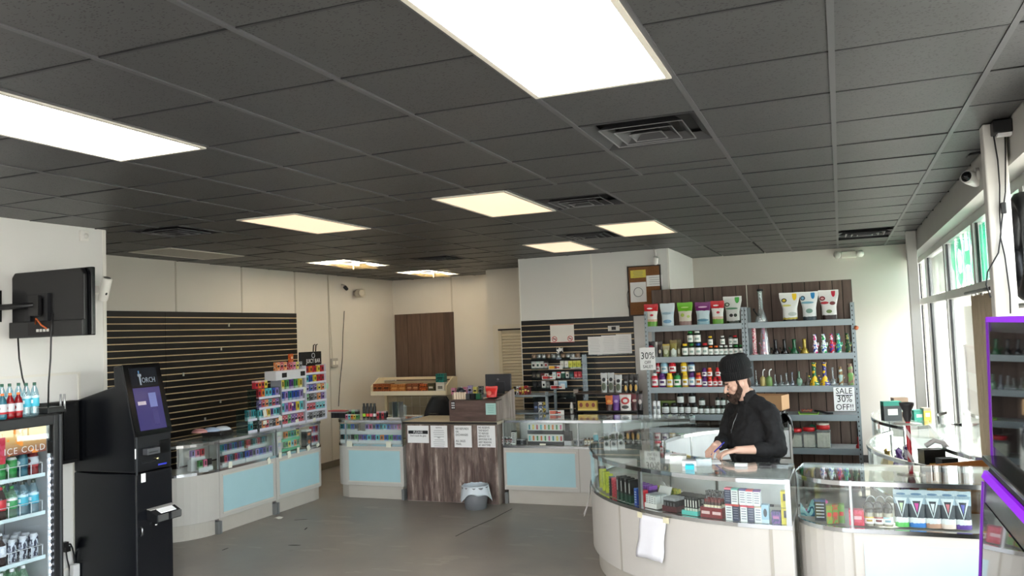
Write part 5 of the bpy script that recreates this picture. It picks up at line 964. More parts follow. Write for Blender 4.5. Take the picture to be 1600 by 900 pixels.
hd = bevel(G().box(-L-.05, L-.03, .04, .07, H+.001, H+.17).build('header', BLACK, tA_), .006); text('lettering', 'JUICY BAR', .075, PL['white'], hd, (-.0, .038, H+.05), FACE_Y, sx=.85); G().tube([(.03*cos(a*pi/6), .037, H+.12+.03*sin(a*pi/6)) for a in range(13)], .005, 5).build('header_emblem', mt((170, 176, 184), .4), hd)
for k in range(2): G().tube([(.02+k*.05, .05, H+.171), (.03+k*.05, .05, H+.25), (.06+k*.05, .05, H+.26)], .008, 6).build('header_clip', BLACK, tA_)
packs_b = [(('red', 'red', 'green', 'purple', 'purple'), 7, .12, 3), (('aqua', 'lilac', 'pink', 'purple', 'yellow'), 6, .13, 4), (('blue', 'lilac', 'teal', 'blue'), 6, .14, 1), (('yellow', 'green', 'purple', 'green'), 5, .15, 1)]
tB_, L, H = rack('middle vape rack with a white box top carrying black logos', 440, 477, 592, 4, BLACK, mt((150, 152, 160), .4), packs_b, 'in the middle rack')
G().box(-L-.14, L+.0, -.03, .13, H+.002, H+.11).build('top_box', mt((220, 220, 224), .45), tB_)
for x in (-L+.02, L-.07): G().box(x-.045, x+.045, -.0325, -.031, H+.03, H+.085).build('black_logo', INK, tB_)
rackB = tB_
tC_, L, H = rack('clear acrylic vape rack at the near end of the rack row', 404, 439, 606, 4, ACRYL, ACRYL, [(('black', 'orange', 'red', 'grey'), 6, .1, 3), (('aqua', 'teal', 'orange', 'yellow', 'purple'), 7, .13, 1), (('purple', 'red', 'orange', 'teal', 'red'), 6, .1, 3), (('red', 'orange', 'aqua', 'aqua', 'blue', 'lilac'), 6, .11, 4)], 'in the clear rack')
tD_, L, H = rack('short clear rack holding teal packs beside the clear rack', 386, 402, 640, 2, ACRYL, ACRYL, [(('teal',), 1, .12, 0), (('teal', 'grey', 'teal'), 4, .15, 1)], 'in the short clear rack')
y0 = at(393, 600, X=RX).y; y1 = at(420, 600, X=RX).y
zc = tC_.location.z+ (at(421, 606, X=RX).z-tC_.location.z)+.001
packrow(((RX-.08, at(405, 600, X=RX).y, zc), (RX-.08, at(424, 600, X=RX).y, zc)), 4, .06, .09, .05, ('red', 'orange', 'red', 'yellow'), 'lined up on top of the clear rack', 'packs on top of the clear rack', 0, strip=False)
zc = rackB.location.z+(at(458, 592, X=RX).z-rackB.location.z)+.113
packrow(((RX-.06, at(436, 560, X=RX).y, zc), (RX-.06, at(452, 560, X=RX).y, zc)), 3, .06, .1, .05, ('orange', 'red', 'orange'), 'on the white box top', 'boxes on the white box top', 3, strip=False, noun='tobacco box', name='tobacco_box')
packrow(((RX-.06, at(456, 560, X=RX).y, zc), (RX-.06, at(476, 560, X=RX).y, zc)), 4, .05, .09, .05, ('red', 'pink', 'yellow', 'grey'), 'on the white box top by the header', 'packs on the white box top', 3, strip=False)
carton('tall red patterned box standing on smaller packs', (RX-.06, at(460.5, 560, X=RX).y, zc+.091), .05, .04, .1, pack_mat((196, 60, 40), (214, 140, 60), (226, 200, 180), 3), None, RZX)
q = at(519, 602, X=RX-.02); tag(G().lathe([(0, .04), (.04, .03), (.045, 0), (.04, -.03), (0, -.042)], 12, sx=.3).build('green_balloon_tag', mt((176, 222, 196), .5), None, (RX-.02, at(511, 602, X=RX).y+.012, q.z)), 'pale green round tag at the edge of the header rack', 'tag')
# --- white tags hanging from the counter fronts
def ptag(x, y, w, h, Y=None, X=None, tilt=0, lab='', g_='white paper tags on the counter fronts'):
    q = at(x, y, X=X, Y=Y); f = mpp(q); o = G().box(-w*f/2, w*f/2, -.002, 0, -h*f, 0).build('paper_tag', mt((232, 232, 216), .7), None, q, (0, tilt, RZX if X is not None else 0)); tag(o, lab, 'paper tag', g_)
for x, y, w, h, tl in ((360, 721, 8, 10, .05), (419, 716, 7, 9, -.4), (438, 707, 7, 9, .1), (451, 705, 8, 10, -.2), (466, 699, 6, 9, .1), (481, 696, 8, 8, -.4), (496, 693, 7, 5, -.4)): ptag(x, y, w, h, X=LX+.012, tilt=tl, lab='white paper tag taped to the front of the left showcases')
for x, y, w, h, tl in ((413, 640, 8, 11, -.2), (414, 657, 8, 6, .05), (438, 650, 8, 7, .05), (464, 655, 8, 5, -.1), (457, 630, 4, 4, 0), (476, 605, 6, 9, .1), (491, 653, 7, 4, -.1)): ptag(x, y, w, h, X=RX+.01, tilt=tl, lab='white paper tag stuck on the vape racks', g_='white paper tags on the vape racks')
for x, y, w, h in ((546, 689, 10, 9), (607, 690, 9, 9)): ptag(x, y, w, h, Y=8.805, lab='white paper tag on the front of the vape showcase')
ptag(848, 693, 10, 3, Y=8.885, lab='white paper tag on the showcase front next to the register desk')
# --- middle showcase: two rows
for k, (z, Yk) in enumerate(((D1+.02, 8.88), (D1+.14, 8.98))):
    a, b = pY(533, 680, Yk, z), pY(560, 680, Yk, z); packrow((a, b), 5, .055, .085, .03, ('black', 'teal', 'grey', 'black', 'green') if k == 0 else ('teal', 'blue', 'green', 'blue', 'grey'), 'at the rounded side of the middle showcase, %s row' % ('front', 'rear')[k], 'vape packs in the middle showcase', 1, 0)
    a, b = pY(572 if k else 561, 680, Yk, z), pY(628, 680, Yk, z); packrow((a, b), 10, .055, .085, .03, ('purple', 'blue', 'aqua', 'purple', 'aqua', 'orange', 'blue', 'green') if k == 0 else ('lilac', 'pink', 'grey', 'blue', 'teal', 'aqua', 'blue', 'purple'), 'next to the register side of the middle showcase, %s row' % ('front', 'rear')[k], 'vape packs in the middle showcase', 1, 0)
    riser('white step of the middle showcase, %s row' % ('front', 'rear')[k], (pY(533, 680, Yk, 0)[0], Yk-.018, ZB+.015), (pY(628, 680, Yk, 0)[0], Yk-.018, ZB+.015), .05, z-ZB-.016, 'display risers in the middle showcase')
# goods on top of the middle showcase
ZC = ZT+.0075
packrow((pY(519, 650, 9.0, ZC), pY(541, 650, 9.0, ZC)), 5, .05, .085, .05, ('black',), 'in a row with red tops on the middle showcase', 'black packs on the middle showcase', 0, 0, strip=False)
tag(bevel(G().box(-.13, .13, -.06, .06, 0, .012).build('red_lid_tray', mt((170, 40, 50), .4), None, (pY(530, 645, 9.0, 0)[0], 9.0, ZC+.0865)), .003), 'red tray lid resting on the black packs', 'tray lid')
packrow((pY(541, 650, 8.96, ZC), pY(561, 650, 8.96, ZC)), 5, .045, .05, .04, ('pink', 'aqua', 'orange', 'yellow', 'green'), 'in a neon row on the middle showcase', 'neon packs on the middle showcase', 0, 0, strip=False); packrow((pY(541, 650, 9.05, ZC), pY(561, 650, 9.05, ZC)), 4, .05, .1, .05, ('green', 'black', 'green', 'black'), 'behind the neon row on the middle showcase', 'dark packs on the middle showcase', 0, 0, strip=False)
for k, (x, c) in enumerate(((569, 'lime'), (574.5, 'red'), (580, 'pink'), (585.5, 'white'))):
    bottle('black spray bottle with a %s band on the middle showcase' % ('lime', 'orange-red', 'pink', 'white')[k], pY(x, 645, 9.0, ZC), .02, .185, PL['black'], PL['black'], mt({'lime': (180, 230, 60), 'red': (240, 90, 60), 'pink': (240, 120, 140), 'white': (230, 230, 230)}[c], .4), 'black spray bottles on the middle showcase', name='spray_bottle', shape='pill', labz=(.1, .3))
packrow((pY(590, 650, 9.0, ZC), pY(605, 650, 9.0, ZC)), 4, .04, .085, .05, ('red', 'black', 'red', 'black'), 'in the brown set next to the spray bottles', 'brown packs on the middle showcase', 0, 0, strip=False)
q = pY(619, 650, 9.0, ZC); t = thing('acrylic_stand', 'clear acrylic stand with metal sheets on the middle showcase', 'display stand', q); G().box(-.1, .1, -.06, .06, 0, .012).build('base', mt((210, 212, 212), .3), t)
for k in range(4): G().box(-.075+k*.045, -.068+k*.045, -.04, .07, .012, .20).build('upright_sheet', ALU if k % 2 else ACRYL, t)
G().prism([(-.09, .012), (.11, .012), (.11, .15), (.0, .2)], 'y', .072, .076).build('side_sheet', ACRYL, t)
# --- right showcase goods
def pr(x, z=D1, Y=8.98): return pY(x, 685, Y, z)
for k in range(6): bottle('small dropper bottle with a white cap in the carton showcase', pr(786+k*3.2, D1, 8.96+.05*(k % 2)), .0125, .09, PL['grey'], PL['white'], labc['dkred'], 'dropper bottles in the carton showcase', name='dropper_bottle')
carton('white box stack with black marks in the carton showcase', pr(803.5), .05, .05, .16, pack_mat((230, 230, 228), (30, 30, 34), (40, 40, 44), 2), None)
packrow((pr(808), pr(821)), 4, .04, .065, .04, ('black', 'black', 'grey', 'black'), 'beside the white box stack', 'black packs in the carton showcase', 0, 0, strip=False)
cl = ('aqua', 'pink', 'orange', 'teal', 'green', 'yellow', 'orange', 'red', 'green')
for k in range(2):
    a, b = Vector(pr(826, D1+.128*k)), Vector(pr(881, D1+.128*k)); n = 9
    for i in range(n):
        c = VCD[cl[(i*2+k*3) % 9]]; carton('white carton with a %s fruit picture, %s row of the showcase' % (cl[(i*2+k*3) % 9], ('lower', 'upper')[k]), a+(b-a)*((i+.5)/n), .05, .05, .125, pack_mat((228, 228, 224), (30, 32, 36), c, 1), 'fruit cartons in the carton showcase')
carton('tall black carton beside the fruit cartons', pr(888), .085, .06, .16, pack_mat((18, 18, 20), (205, 205, 210), (26, 26, 28), 1), None); carton('slim black carton standing on the tall black one', pr(887, D1+.161), .04, .04, .09, BLACK, None)
packrow((pY(897, 685, 9.0, D1), pY(911, 685, 9.0, D1)), 3, .05, .075, .05, ('grey',), 'near the corner post of the carton showcase', 'grey packs in the carton showcase', 0, 0, strip=False)
for k in range(3): bottle('brown bottle with a dark cap by the carton showcase end', pY(915+k*5, 685, 9.0, D1), .017, .085, mt((120, 84, 50), .3), PL['black'], labc['cream'], 'brown bottles in the carton showcase', name='dropper_bottle')
bottle('light blue bottle in the carton showcase', pY(931, 685, 9.05, D1), .03, .14, mt((120, 190, 210), .3), PL['white'], None, None, name='spray_bottle')
# --- shelf stack in the low counter
for k in range(6): carton('black and white carton in the low showcase under the shelving', (-2.45+k*.13, 9.15+.02*k, D1), .1, .08, .13, pack_mat((28, 28, 30), (205, 205, 200), (160, 160, 160), 2), 'black and white cartons in the low showcase')
# ================================================================== CIGARETTE RACK ON THE SLAT WALL
RY = 10.32
ra, rb = at(832, 600, Y=RY).x, at(910, 600, Y=RY).x
t = thing('cigarette_rack', 'clear tiered rack with cigarette packs on the black slat wall', 'display rack', ((ra+rb)/2, RY, .95)); L = (rb-ra)/2
G().box(-L-.01, -L, 0, .24, 0, .7).build('side_panel', ACRYL, t); G().box(L+.0, L+.01, 0, .24, 0, .7).build('side_panel', ACRYL, t); G().box(L+.011, L+.075, -.01, .0, .1, .72).build('outer_sheet', glass((200, 216, 226), .06, .1, .8, .25), t)
zs = [at(870, y, Y=RY).z for y in (621, 606, 591, 575, 560)]
for z in zs: G().box(-L, L, 0, .23, z-.95-.012, z-.95-.004).build('tier', DARKMETAL, t); G().box(-L, L, -.006, -.002, z-.95-.014, z-.95+.012).build('tier_lip', ACRYL, t)
def rx(x): return at(x, 600, Y=RY+.04).x
def cig(items, k, h=.085):
    for x0, x1, base, acc, mk, nm in items: carton('%s cigarette pack on rack tier %d' % (nm, k), (rx((x0+x1)/2), RY+.04, zs[k]-.003), (rx(x1)-rx(x0))*.95, .03, h, pack_mat(base, acc, mk, 0), 'cigarette packs in the rack', cat='cigarette pack', name='cigarette_pack')
B_, W_ = (26, 26, 28), (226, 224, 220)
cig([(832, 838.5, W_, (190, 190, 190), B_, 'black and white'), (839, 845, W_, (180, 200, 190), (30, 70, 60), 'green and white'), (845.5, 851, W_, (190, 190, 190), B_, 'black and white'), (852, 857.5, (200, 190, 188), (40, 30, 30), (150, 40, 50), 'red and black'), (877, 883, W_, (214, 214, 200), (200, 196, 180), 'plain white'), (884, 889.5, W_, (214, 214, 200), (200, 196, 180), 'plain white'), (890, 896, (206, 208, 70), (226, 226, 120), (160, 160, 50), 'yellow'), (896.5, 902.5, (206, 208, 70), (226, 226, 120), (160, 160, 50), 'yellow'), (903, 909, (206, 208, 70), (226, 226, 120), (160, 160, 50), 'yellow')], 3, .095)
cig([(833, 838, (60, 58, 56), B_, (120, 110, 100), 'dark'), (839.5, 845, (90, 88, 80), B_, (150, 140, 120), 'dark'), (846, 851, (110, 50, 52), B_, (60, 30, 30), 'dark red'), (852, 858, W_, B_, (130, 50, 50), 'black topped'), (864, 870, W_, (200, 220, 222), (150, 190, 190), 'pale aqua'), (871, 877, W_, (205, 60, 60), (190, 40, 44), 'red banded white'), (878, 884, (30, 84, 66), (226, 226, 220), (20, 60, 46), 'green'), (885, 890, W_, (222, 214, 190), (60, 60, 60), 'cream'), (891, 897, (30, 70, 74), (26, 50, 54), (60, 110, 110), 'teal'), (898, 903.5, (186, 40, 52), (200, 60, 70), (220, 120, 120), 'bright red'), (904, 909.5, (186, 40, 52), (200, 60, 70), (220, 120, 120), 'bright red')], 2, .085)
cig([(833, 839, (44, 44, 46), B_, (70, 70, 72), 'charcoal'), (841, 846.5, (44, 44, 46), B_, (70, 70, 72), 'charcoal'), (847, 853, W_, (214, 214, 214), B_, 'white with black dot'), (854, 859, (150, 152, 150), (90, 90, 90), (110, 112, 112), 'grey'), (866, 872, W_, (220, 222, 226), (190, 196, 205), 'white'), (873, 886, (150, 190, 214), (206, 222, 232), (226, 232, 238), 'wide pale blue')], 1, .095)
for k in range(10): 
    x = 833+k*7.6; o = G().lathe([(.03, 0), (.034, .01), (.034, .05), (.028, .062), (0, .066)], 12).build('round_tin', (glass((190, 196, 196), .15, .1, .8, .3) if k % 3 else mt((120, 100, 84), .3, .3)), None, (rx(x+3), RY+.05, zs[4]-.003)); tag(o, 'round clear lidded tin on the top tier of the cigarette rack', 'tin', 'tins on the cigarette rack')
for k in range(12): o = G().box(-.025, .025, 0, .05, 0, .05).build('empty_slot_divider', ACRYL, None, (rx(835+k*6.3), RY+.02, zs[0]-.003)); tag(o, 'empty clear pack holder on the bottom tier of the cigarette rack', 'pack holder', 'empty pack holders on the rack')
carton('black and white cow print box on top of the tins', (rx(876.5), RY+.05, zs[4]+.065), .075, .05, .075, figmat('cow_print', ((226, 226, 224), (24, 24, 26)), 30), None)
for i, (x0, x1, y0, y1) in enumerate(((857, 879, 571, 577), (847, 868, 587, 593), (860, 883, 602, 608), (862, 885, 641, 648))):
    tt, w, h = sheet('price_card', ('white price card with a yellow picture on the rack', 'white and red price card on the middle rack tier', 'white and red price card on the lower rack tier', 'white and orange price card lying by the counter')[i], 'price card', x0, x1, y0, y1, RY-.012 if i < 3 else 9.52, 'price cards around the cigarette rack', .002, pack_mat(W_, W_, (200, 70, 60), 0)); G().box(-w*.45, -w*.05, -.0032, -.002, -h*.35, h*.35).build('colour_block', mt(((226, 170, 50), (190, 50, 50), (190, 50, 50), (214, 110, 90))[i], .5), tt); text('lettering', '$', h*.7, INK, tt, (w*.25, -.003, 0), FACE_Y) if 0 else lines(tt, 2, w*.4, h*.4, h*.2, INK, wid=.5, th=.012)
    if i == 3: tt.location = (tt.location.x, 9.43, ZC+h/2)
q = pY(898, 612, RY+.04, zs[0]+.05); carton('small beige card box on the lower rack tier', (q[0], RY+.1, zs[0]-.003+.0), .065, .03, .1, mt((190, 176, 166), .6), None)
# ================================================================== STAND WITH SNACK BAGS RIGHT OF THE RACK
st = thing('tiered_stand', 'black tiered stand holding snack bags beside the shelving', 'display stand', (-2.68, 9.72, 0)); 
for z in (.55, .985, 1.20): G().box(-.42, .36, -.02+.0, .30, z, z+.012).build('tier', mt((60, 44, 34), .5) if z > 1.1 else BLACK, st)
for s in (-.415, .355): G().box(s-.005, s+.005, .0, .28, 0, 1.2).build('upright', BLACK, st)
def sx_(x, Y): return at(x, 620, Y=Y).x
PB = {k: pouchmat('snack_'+k, b, m) for k, (b, m) in {'clear': ([(0, (170, 172, 170)), (.5, (196, 198, 198))], [(.5, .3, .3, .2, (80, 90, 70)), (.5, .65, .25, .1, (40, 40, 44))]), 'black': ([(0, (22, 20, 20)), (.35, (30, 26, 26))], [(.5, .25, .25, .18, (214, 170, 90)), (.5, .6, .3, .06, (150, 150, 150))]), 'orange': ([(0, (60, 30, 24)), (.4, (206, 104, 40))], [(.5, .6, .3, .1, (236, 170, 90))]), 'purple': ([(0, (110, 60, 150)), (.5, (130, 84, 170))], [(.5, .6, .25, .1, (200, 170, 220))]), 'white': ([(0, (226, 220, 216)), (.9, (190, 40, 40))], [(.5, .55, .36, .2, (190, 50, 50)), (.5, .55, .2, .1, (230, 226, 222)), (.5, .2, .3, .1, (30, 28, 28))]), 'dkred': ([(0, (70, 20, 26)), (.5, (120, 30, 40))], [(.5, .6, .3, .08, (210, 190, 180))]), 'mixed': ([(0, (40, 34, 34)), (.4, (90, 80, 80))], [(.5, .5, .3, .15, (200, 195, 190))])}.items()}
for x0, x1, k, z, Y, h, nm in ((940, 950, 'clear', 1.213, 9.80, 30, 'clear snack bag with grey filling on the upper tier'), (951, 961, 'clear', 1.213, 9.82, 30, 'clear snack bag with a dark label on the upper tier'), (962, 973, 'clear', 1.213, 9.78, 27, 'clear snack bag next to the black ones on the upper tier'), (975, 983, 'black', 1.213, 9.78, 26, 'black snack bag with a gold foot on the upper tier'), (983, 991, 'black', 1.213, 9.82, 28, 'black snack bag with a gold foot on the upper tier'), (991, 999, 'black', 1.213, 9.78, 28, 'black snack bag with a gold foot on the upper tier'),
                                (946, 957, 'orange', .998, 9.74, 23, 'orange snack bag on the lower tier'), (957, 968, 'purple', .998, 9.76, 23, 'purple snack bag on the lower tier'), (968, 986, 'white', .998, 9.735, 27, 'large white snack bag with a red print on the lower tier'), (986, 997, 'dkred', .998, 9.75, 25, 'dark red snack bag on the lower tier'), (996, 1004, 'mixed', .998, 9.78, 25, 'dark mixed snack bag at the end of the lower tier')):
    X0, X1 = sx_(x0, Y), sx_(x1, Y); f_ = mpp((X0, Y, z)); pouch(nm, ((X0+X1)/2, Y, z), (X1-X0)*1.02, h*f_, PB[k], 'snack bags on the tiered stand', 1.0, .06, 0, gus=.9)
for k in range(4): carton('gold and brown cookie carton on the lower tier', (sx_(899+k*9.5, 9.74), 9.74, .998), .085, .06, .12, pack_mat((196, 160, 70), (226, 200, 110), (130, 60, 40), 4), 'cookie cartons on the tiered stand') if sx_(899+k*9.5, 9.74) > -3.08 else None
lg = thing('low_shelf', 'long low dark shelf under the cigarette rack', 'shelf', (-3.45, 9.75, 0)); G().box(.05, .33, 0, .28, .93, .95).build('board', mt((50, 40, 36), .5), lg); G().box(.05, .07, .0, .28, 0, .93).build('leg_panel', BLACK, lg); G().box(.31, .33, 0, .28, 0, .93).build('leg_panel', BLACK, lg)
for k in range(4): carton('gold and brown cookie carton on the low dark shelf', (sx_(899+k*9.0, 9.8), 9.82, .951), .085, .06, .125, pack_mat((196, 160, 70), (226, 200, 110), (130, 60, 40), 4), 'cookie cartons on the low shelf') if sx_(899+k*9.0, 9.8) < -3.14 else None
bottle('white squeeze bottle beside the cookie cartons', (sx_(892, 9.8), 9.82, .951), .022, .14, PL['white'], PL['white'], LABW, None, name='squeeze_bottle')
# ================================================================== BEHIND THE REGISTER DESK
# grey rack with small goods
gr = thing('grey_rack', 'grey slotted steel rack behind the register desk', 'shelving', (-3.95, 9.62, 0)); 
for z in (.62, .98, 1.2): G().box(-.55, .52, 0, .36, z-.02, z).build('shelf', GREYST, gr)
for x in (-.55, .49):
    for y in (0, .33): G().box(x, x+.03, y, y+.03, 0, 1.24).build('post', GREYST, gr)
def rp(x, z=1.201, Y=9.7): return (at(x, 605, Y=Y).x, Y, z)
mo = thing('monitor', 'dark grey monitor seen from behind on the grey rack', 'monitor', rp(779, 1.201, 9.66)); bevel(G().box(-.18, .18, -.012, .012, .05, .27).build('screen_back', mt((56, 56, 60), .4), mo), .008); G().box(-.03, .09, -.03, -.013, .02, .17).build('stand_arm', mt((44, 44, 48), .4), mo); G().box(-.08, .12, -.06, .08, 0, .012).build('stand_foot', BLACK, mo); G().lathe([(.014, 0), (.014, .002), (0, .002)], 12).build('round_emblem', mt((110, 110, 114), .3), mo, (.0, -.0125, .2), (pi/2, 0, 0))
tm = thing('card_terminal', 'black card terminal with a red bag beside the monitor', 'card terminal', (-3.98, 9.02, .963)); bevel(G().prism([(-.12, 0), (.12, 0), (.13, .27), (-.05, .25)], 'y', 0, .12).build('stand', BLACK, tm), .01)
pouch('bright red carrier bag lying on the card terminal', (at(768, 607, Y=9.05).x, 9.05, 1.225), .15, .13, pouchmat('red_bag', [(0, (200, 36, 36)), (.5, (214, 50, 44))], [(.3, .4, .2, .2, (226, 120, 100))]), None, 1.0, .08, .3)
for i, (x0, x1, h, c, nm) in enumerate(((706, 712, .09, 'pink', 'pink'), (731, 739, .12, 'lilac', 'lilac'), (724, 730, .1, 'pink', 'pale pink'), (740, 746, .1, 'yellow', 'cream'), (746, 757, .11, 'black', 'black striped'), (716, 722, .1, 'grey', 'grey'))): carton('%s gift pack on the grey rack behind the desk' % nm, rp((x0+x1)/2, 1.201, 9.78), .055, .05, h, vpack(c, 3), 'gift packs on the grey rack')
for i in range(7): carton('%s packet on the grey rack beside the monitor' % ('yellow', 'black', 'white', 'red', 'gold', 'red', 'dark red')[i], rp(801+i*4.2, 1.201, 9.74), .035, .05, .09+.01*(i % 3), pack_mat(((220, 190, 60), (28, 26, 26), (226, 226, 224), (170, 30, 36), (214, 170, 60), (180, 36, 40), (110, 24, 30))[i], (30, 28, 28), (220, 200, 120), 3), 'packets beside the monitor')
o = G().lathe([(0, -.05), (.04, -.04), (.055, 0), (.04, .04), (0, .05)], 14).build('helmet', mt((26, 32, 40), .3), None, rp(719, 1.255, 9.66)); tag(o, 'round black knit ball among the gift packs', 'ball')
for k in range(5): o = G().lathe([(.018, 0), (.018, .07), (.016, .085), (0, .09)], 10).build('cigar_tube', mt((226, 206, 180), .4), None, (at(709.5+k*3.9, 618, Y=8.90).x, 8.92, 1.212)); tag(o, 'cream cigar tube standing on the desk screen ledge', 'cigar tube', 'cigar tubes on the desk screen')
sl2 = G().box(-.0, .6, .031, .2, 1.195, 1.21).build('screen_ledge', mt((60, 46, 42), .5), desk)
for k in range(3): carton('%s lighter box on the desk screen ledge' % ('dark grey', 'black', 'green')[k], (at(732+k*8, 618, Y=8.92).x, 8.92, 1.212), .05, .05, .07, mt(((70, 70, 72), (24, 24, 26), (30, 90, 60))[k], .4), 'lighter boxes on the desk ledge')
for k in range(2):
    for i in range(3): carton('%s carton on a lower tier of the grey rack' % ('black and blue', 'white and black', 'yellow and black')[i], (-3.6+i*.06, 9.68, (.981, .621)[k]), .055, .06, .13, pack_mat(((30, 40, 60), (220, 220, 218), (190, 170, 60))[i], (24, 24, 26), (90, 110, 150), 3), 'cartons on the lower rack tiers')
# beige shelf
by = 11.0; bx0, bx1 = at(580, 610, Y=by).x, at(697, 610, Y=by).x; CRE = mt((222, 206, 172), .45)
bs = thing('beige_shelf', 'beige gondola shelf with wooden goods behind the register desk', 'shelving', ((bx0+bx1)/2, by, 0)); L = (bx1-bx0)/2
G().box(-L, L, .0, .36, 1.11, 1.145).build('shelf_board', CRE, bs); G().box(-L, L, -.012, -.001, 1.10, 1.165).build('price_edge', mt((236, 226, 200), .4), bs); G().box(-L+.02, L-.02, .37, .39, 0, 1.3).build('back_sheet', mt((170, 156, 130), .6), bs)
for s in (-1, 1): G().prism([(0, 1.1), (.37, 1.1), (.37, 1.36), (.24, 1.36), (.0, 1.24)], 'x', s*L-.012, s*L+.012).build('side_wing', CRE, bs)
G().box(-L+.012, L-.012, .33, .37, 1.32, 1.36).build('top_bar', CRE, bs); G().box(-L, L, .0, .39, 0, .12).build('base', CRE, bs)
for x in (-L+.05, L-.05): G().box(x-.02, x+.02, .34, .368, .12, 1.1).build('upright', CRE, bs)
for k in range(7): G().tube([(-L+.25+k*.14, .33, .6), (-L+.25+k*.14, .33, 1.06)], .004, 4).build('grid_wire', mt((200, 190, 168), .4), bs)
for k in range(4): G().tube([(-L+.2, .33, .62+k*.14), (L-.15, .33, .62+k*.14)], .004, 4).build('grid_wire', mt((200, 190, 168), .4), bs)
def bxp(x): return (at(x, 605, Y=by+.1).x, by+.12, 1.146)
WD = [((122, 62, 34), (160, 92, 50), (60, 30, 20)), ((190, 124, 66), (160, 96, 48), (206, 150, 90)), ((150, 88, 56), (110, 60, 40), (190, 140, 100)), ((190, 96, 48), (90, 44, 24), (150, 70, 36)), ((60, 58, 40), (90, 80, 50), (210, 200, 190))]
xs = [(586, 592.5, 0), (592, 601, 0), (601, 612, 0), (613, 625, 1), (625, 637, 1), (638, 647, 2), (647, 657, 2), (658, 671, 3), (671, 681, 4)]
for x0, x1, w_ in xs: carton('%s wooden cigar box on the beige shelf' % ('dark red', 'tan', 'brown', 'orange brown', 'olive')[w_], bxp((x0+x1)/2), at(x1, 600, Y=by+.1).x-at(x0, 600, Y=by+.1).x-.006, .16, .13-.01*(w_ % 2), pack_mat(*WD[w_], 3), 'cigar boxes on the beige shelf', name='cigar_box')
carton('white carton at the end of the beige shelf', bxp(690), .14, .14, .14, pack_mat((214, 210, 200), (200, 196, 188), (120, 116, 110), 0), None); carton('teal patterned box standing on the white carton', (bxp(690)[0]-.01, by+.12, 1.287), .14, .1, .13, pack_mat((26, 84, 80), (40, 120, 110), (20, 60, 60), 3), None)
# chair
ch = thing('office_chair', 'black office chair behind the register desk', 'chair', (at(690, 640, Y=9.75).x, 9.75, 0)); CHM = mt((14, 14, 15), .6)
o = G().grid(lambda u, v: ((.25-.05*max(0, v-.5)*2*(1 if 1 else 0))*sin((u-.5)*pi*.98)*(1-.45*max(0, (v-.6)/.4)**2), .05*cos((u-.5)*pi)-.06, .52+.67*v), 14, 10).build('backrest', CHM, ch); m = o.modifiers.new('t', 'SOLIDIFY'); m.thickness = .05
bevel(G().box(-.25, .25, -.02, .44, .44, .52).build('seat', CHM, ch), .03); G().tube([(0, .2, .1), (0, .2, .44)], .03, 10).build('gas_lift', DARKMETAL, ch)
for k in range(5): G().tube([(0, .2, .1), (.3*cos(k*2*pi/5), .2+.3*sin(k*2*pi/5), .06)], [.03, .018], 7).build('base_arm', BLACK, ch)
for k in range(5): G().lathe([(.0, -.028), (.025, -.02), (.03, 0), (.025, .02), (0, .028)], 10).build('caster', BLACK, ch, (.3*cos(k*2*pi/5), .2+.3*sin(k*2*pi/5), .031), (pi/2, 0, 0))
o = bevel(G().box(-.06, .06, -.04, .04, 0, .02).build('stapler', BLACK, None, (at(677, 648, Z=.965).x, at(677, 648, Z=.965).y, .963)), .006); tag(o, 'small black stapler on the register desk worktop', 'stapler')
# waste bin
q = at(760, 786, Z=0); wb_ = thing('waste_bin', 'grey waste bin with a white plastic liner by the register desk', 'waste bin', (q.x, 8.585, 0)); wb_.scale = (1.22, 1.22, 1.15); G().lathe([(.095, 0), (.1, .004), (.13, .22), (.126, .22), (.09, .01), (0, .01)], 20).build('bin', mt((116, 118, 122), .5), wb_)
def bagf(u, v): a = 2*pi*u; r_ = .125+.022*v*(1+.5*sin(3*a+1))+.004*sin(11*a); return (r_*cos(a), r_*sin(a), .232-.11*v*(1+.35*sin(2*a+.6)+.15*sin(5*a)))
o = G().grid(bagf, 40, 6).build('liner', mt((214, 222, 228), .35), wb_); m = o.modifiers.new('t', 'SOLIDIFY'); m.thickness = .002
G().grid(lambda u, v: ((.125-.05*v)*cos(2*pi*u), (.125-.05*v)*sin(2*pi*u), .232-.09*v+.008*sin(9*2*pi*u)), 30, 4).build('liner_inside', mt((190, 200, 208), .4), wb_)
# ================================================================== FRONT ISLAND: GOODS BEHIND THE GLASS
def isl(x, y=None, z=D1, off=.10, back=0):
    """point on the curved deck seen at photo column x; off = distance behind the front glass"""
    lo, hi = 0., 1.
    d = at(x, 800, Z=z)-CAM; ang = atan2(d.x, d.y); A = grow(fA, fB, -off)
    best = min(((abs(atan2(p[0], p[1])-ang), p, t) for t in [i/400 for i in range(300)] for p in (along(A, t),) if p[1] < 7.3), key=lambda a: a[0]); p, t = best[1], best[2]
    q1, q2 = along(A, max(0, t-.01)), along(A, min(1, t+.01)); return Vector((p[0], p[1], z)), atan2(q1[1]-q2[1], q1[0]-q2[0])
def icart(lab, x0, x1, h, mat, off=.07, d=.06, z=D1, group='cartons in the big curved showcase', dz=0):
    p, rz = isl((x0+x1)/2, z=z, off=off); w = (x1-x0)*mpp(p); p.z += dz; return carton(lab, p, w*.96, d, h*mpp(p), mat, group, rz)
for i in range(2): icart('dark purple tall carton at the curved glass post', 928.5+i*6, 934.3+i*6, 32, pack_mat((44, 30, 50), (90, 60, 110), (150, 150, 160), 1), .08)
for i in range(3): icart('yellow green tall carton in the curved showcase', 941.5+i*5, 946.3+i*5, 29, pack_mat((190, 200, 60), (170, 180, 40), (120, 140, 50), 3), .08)
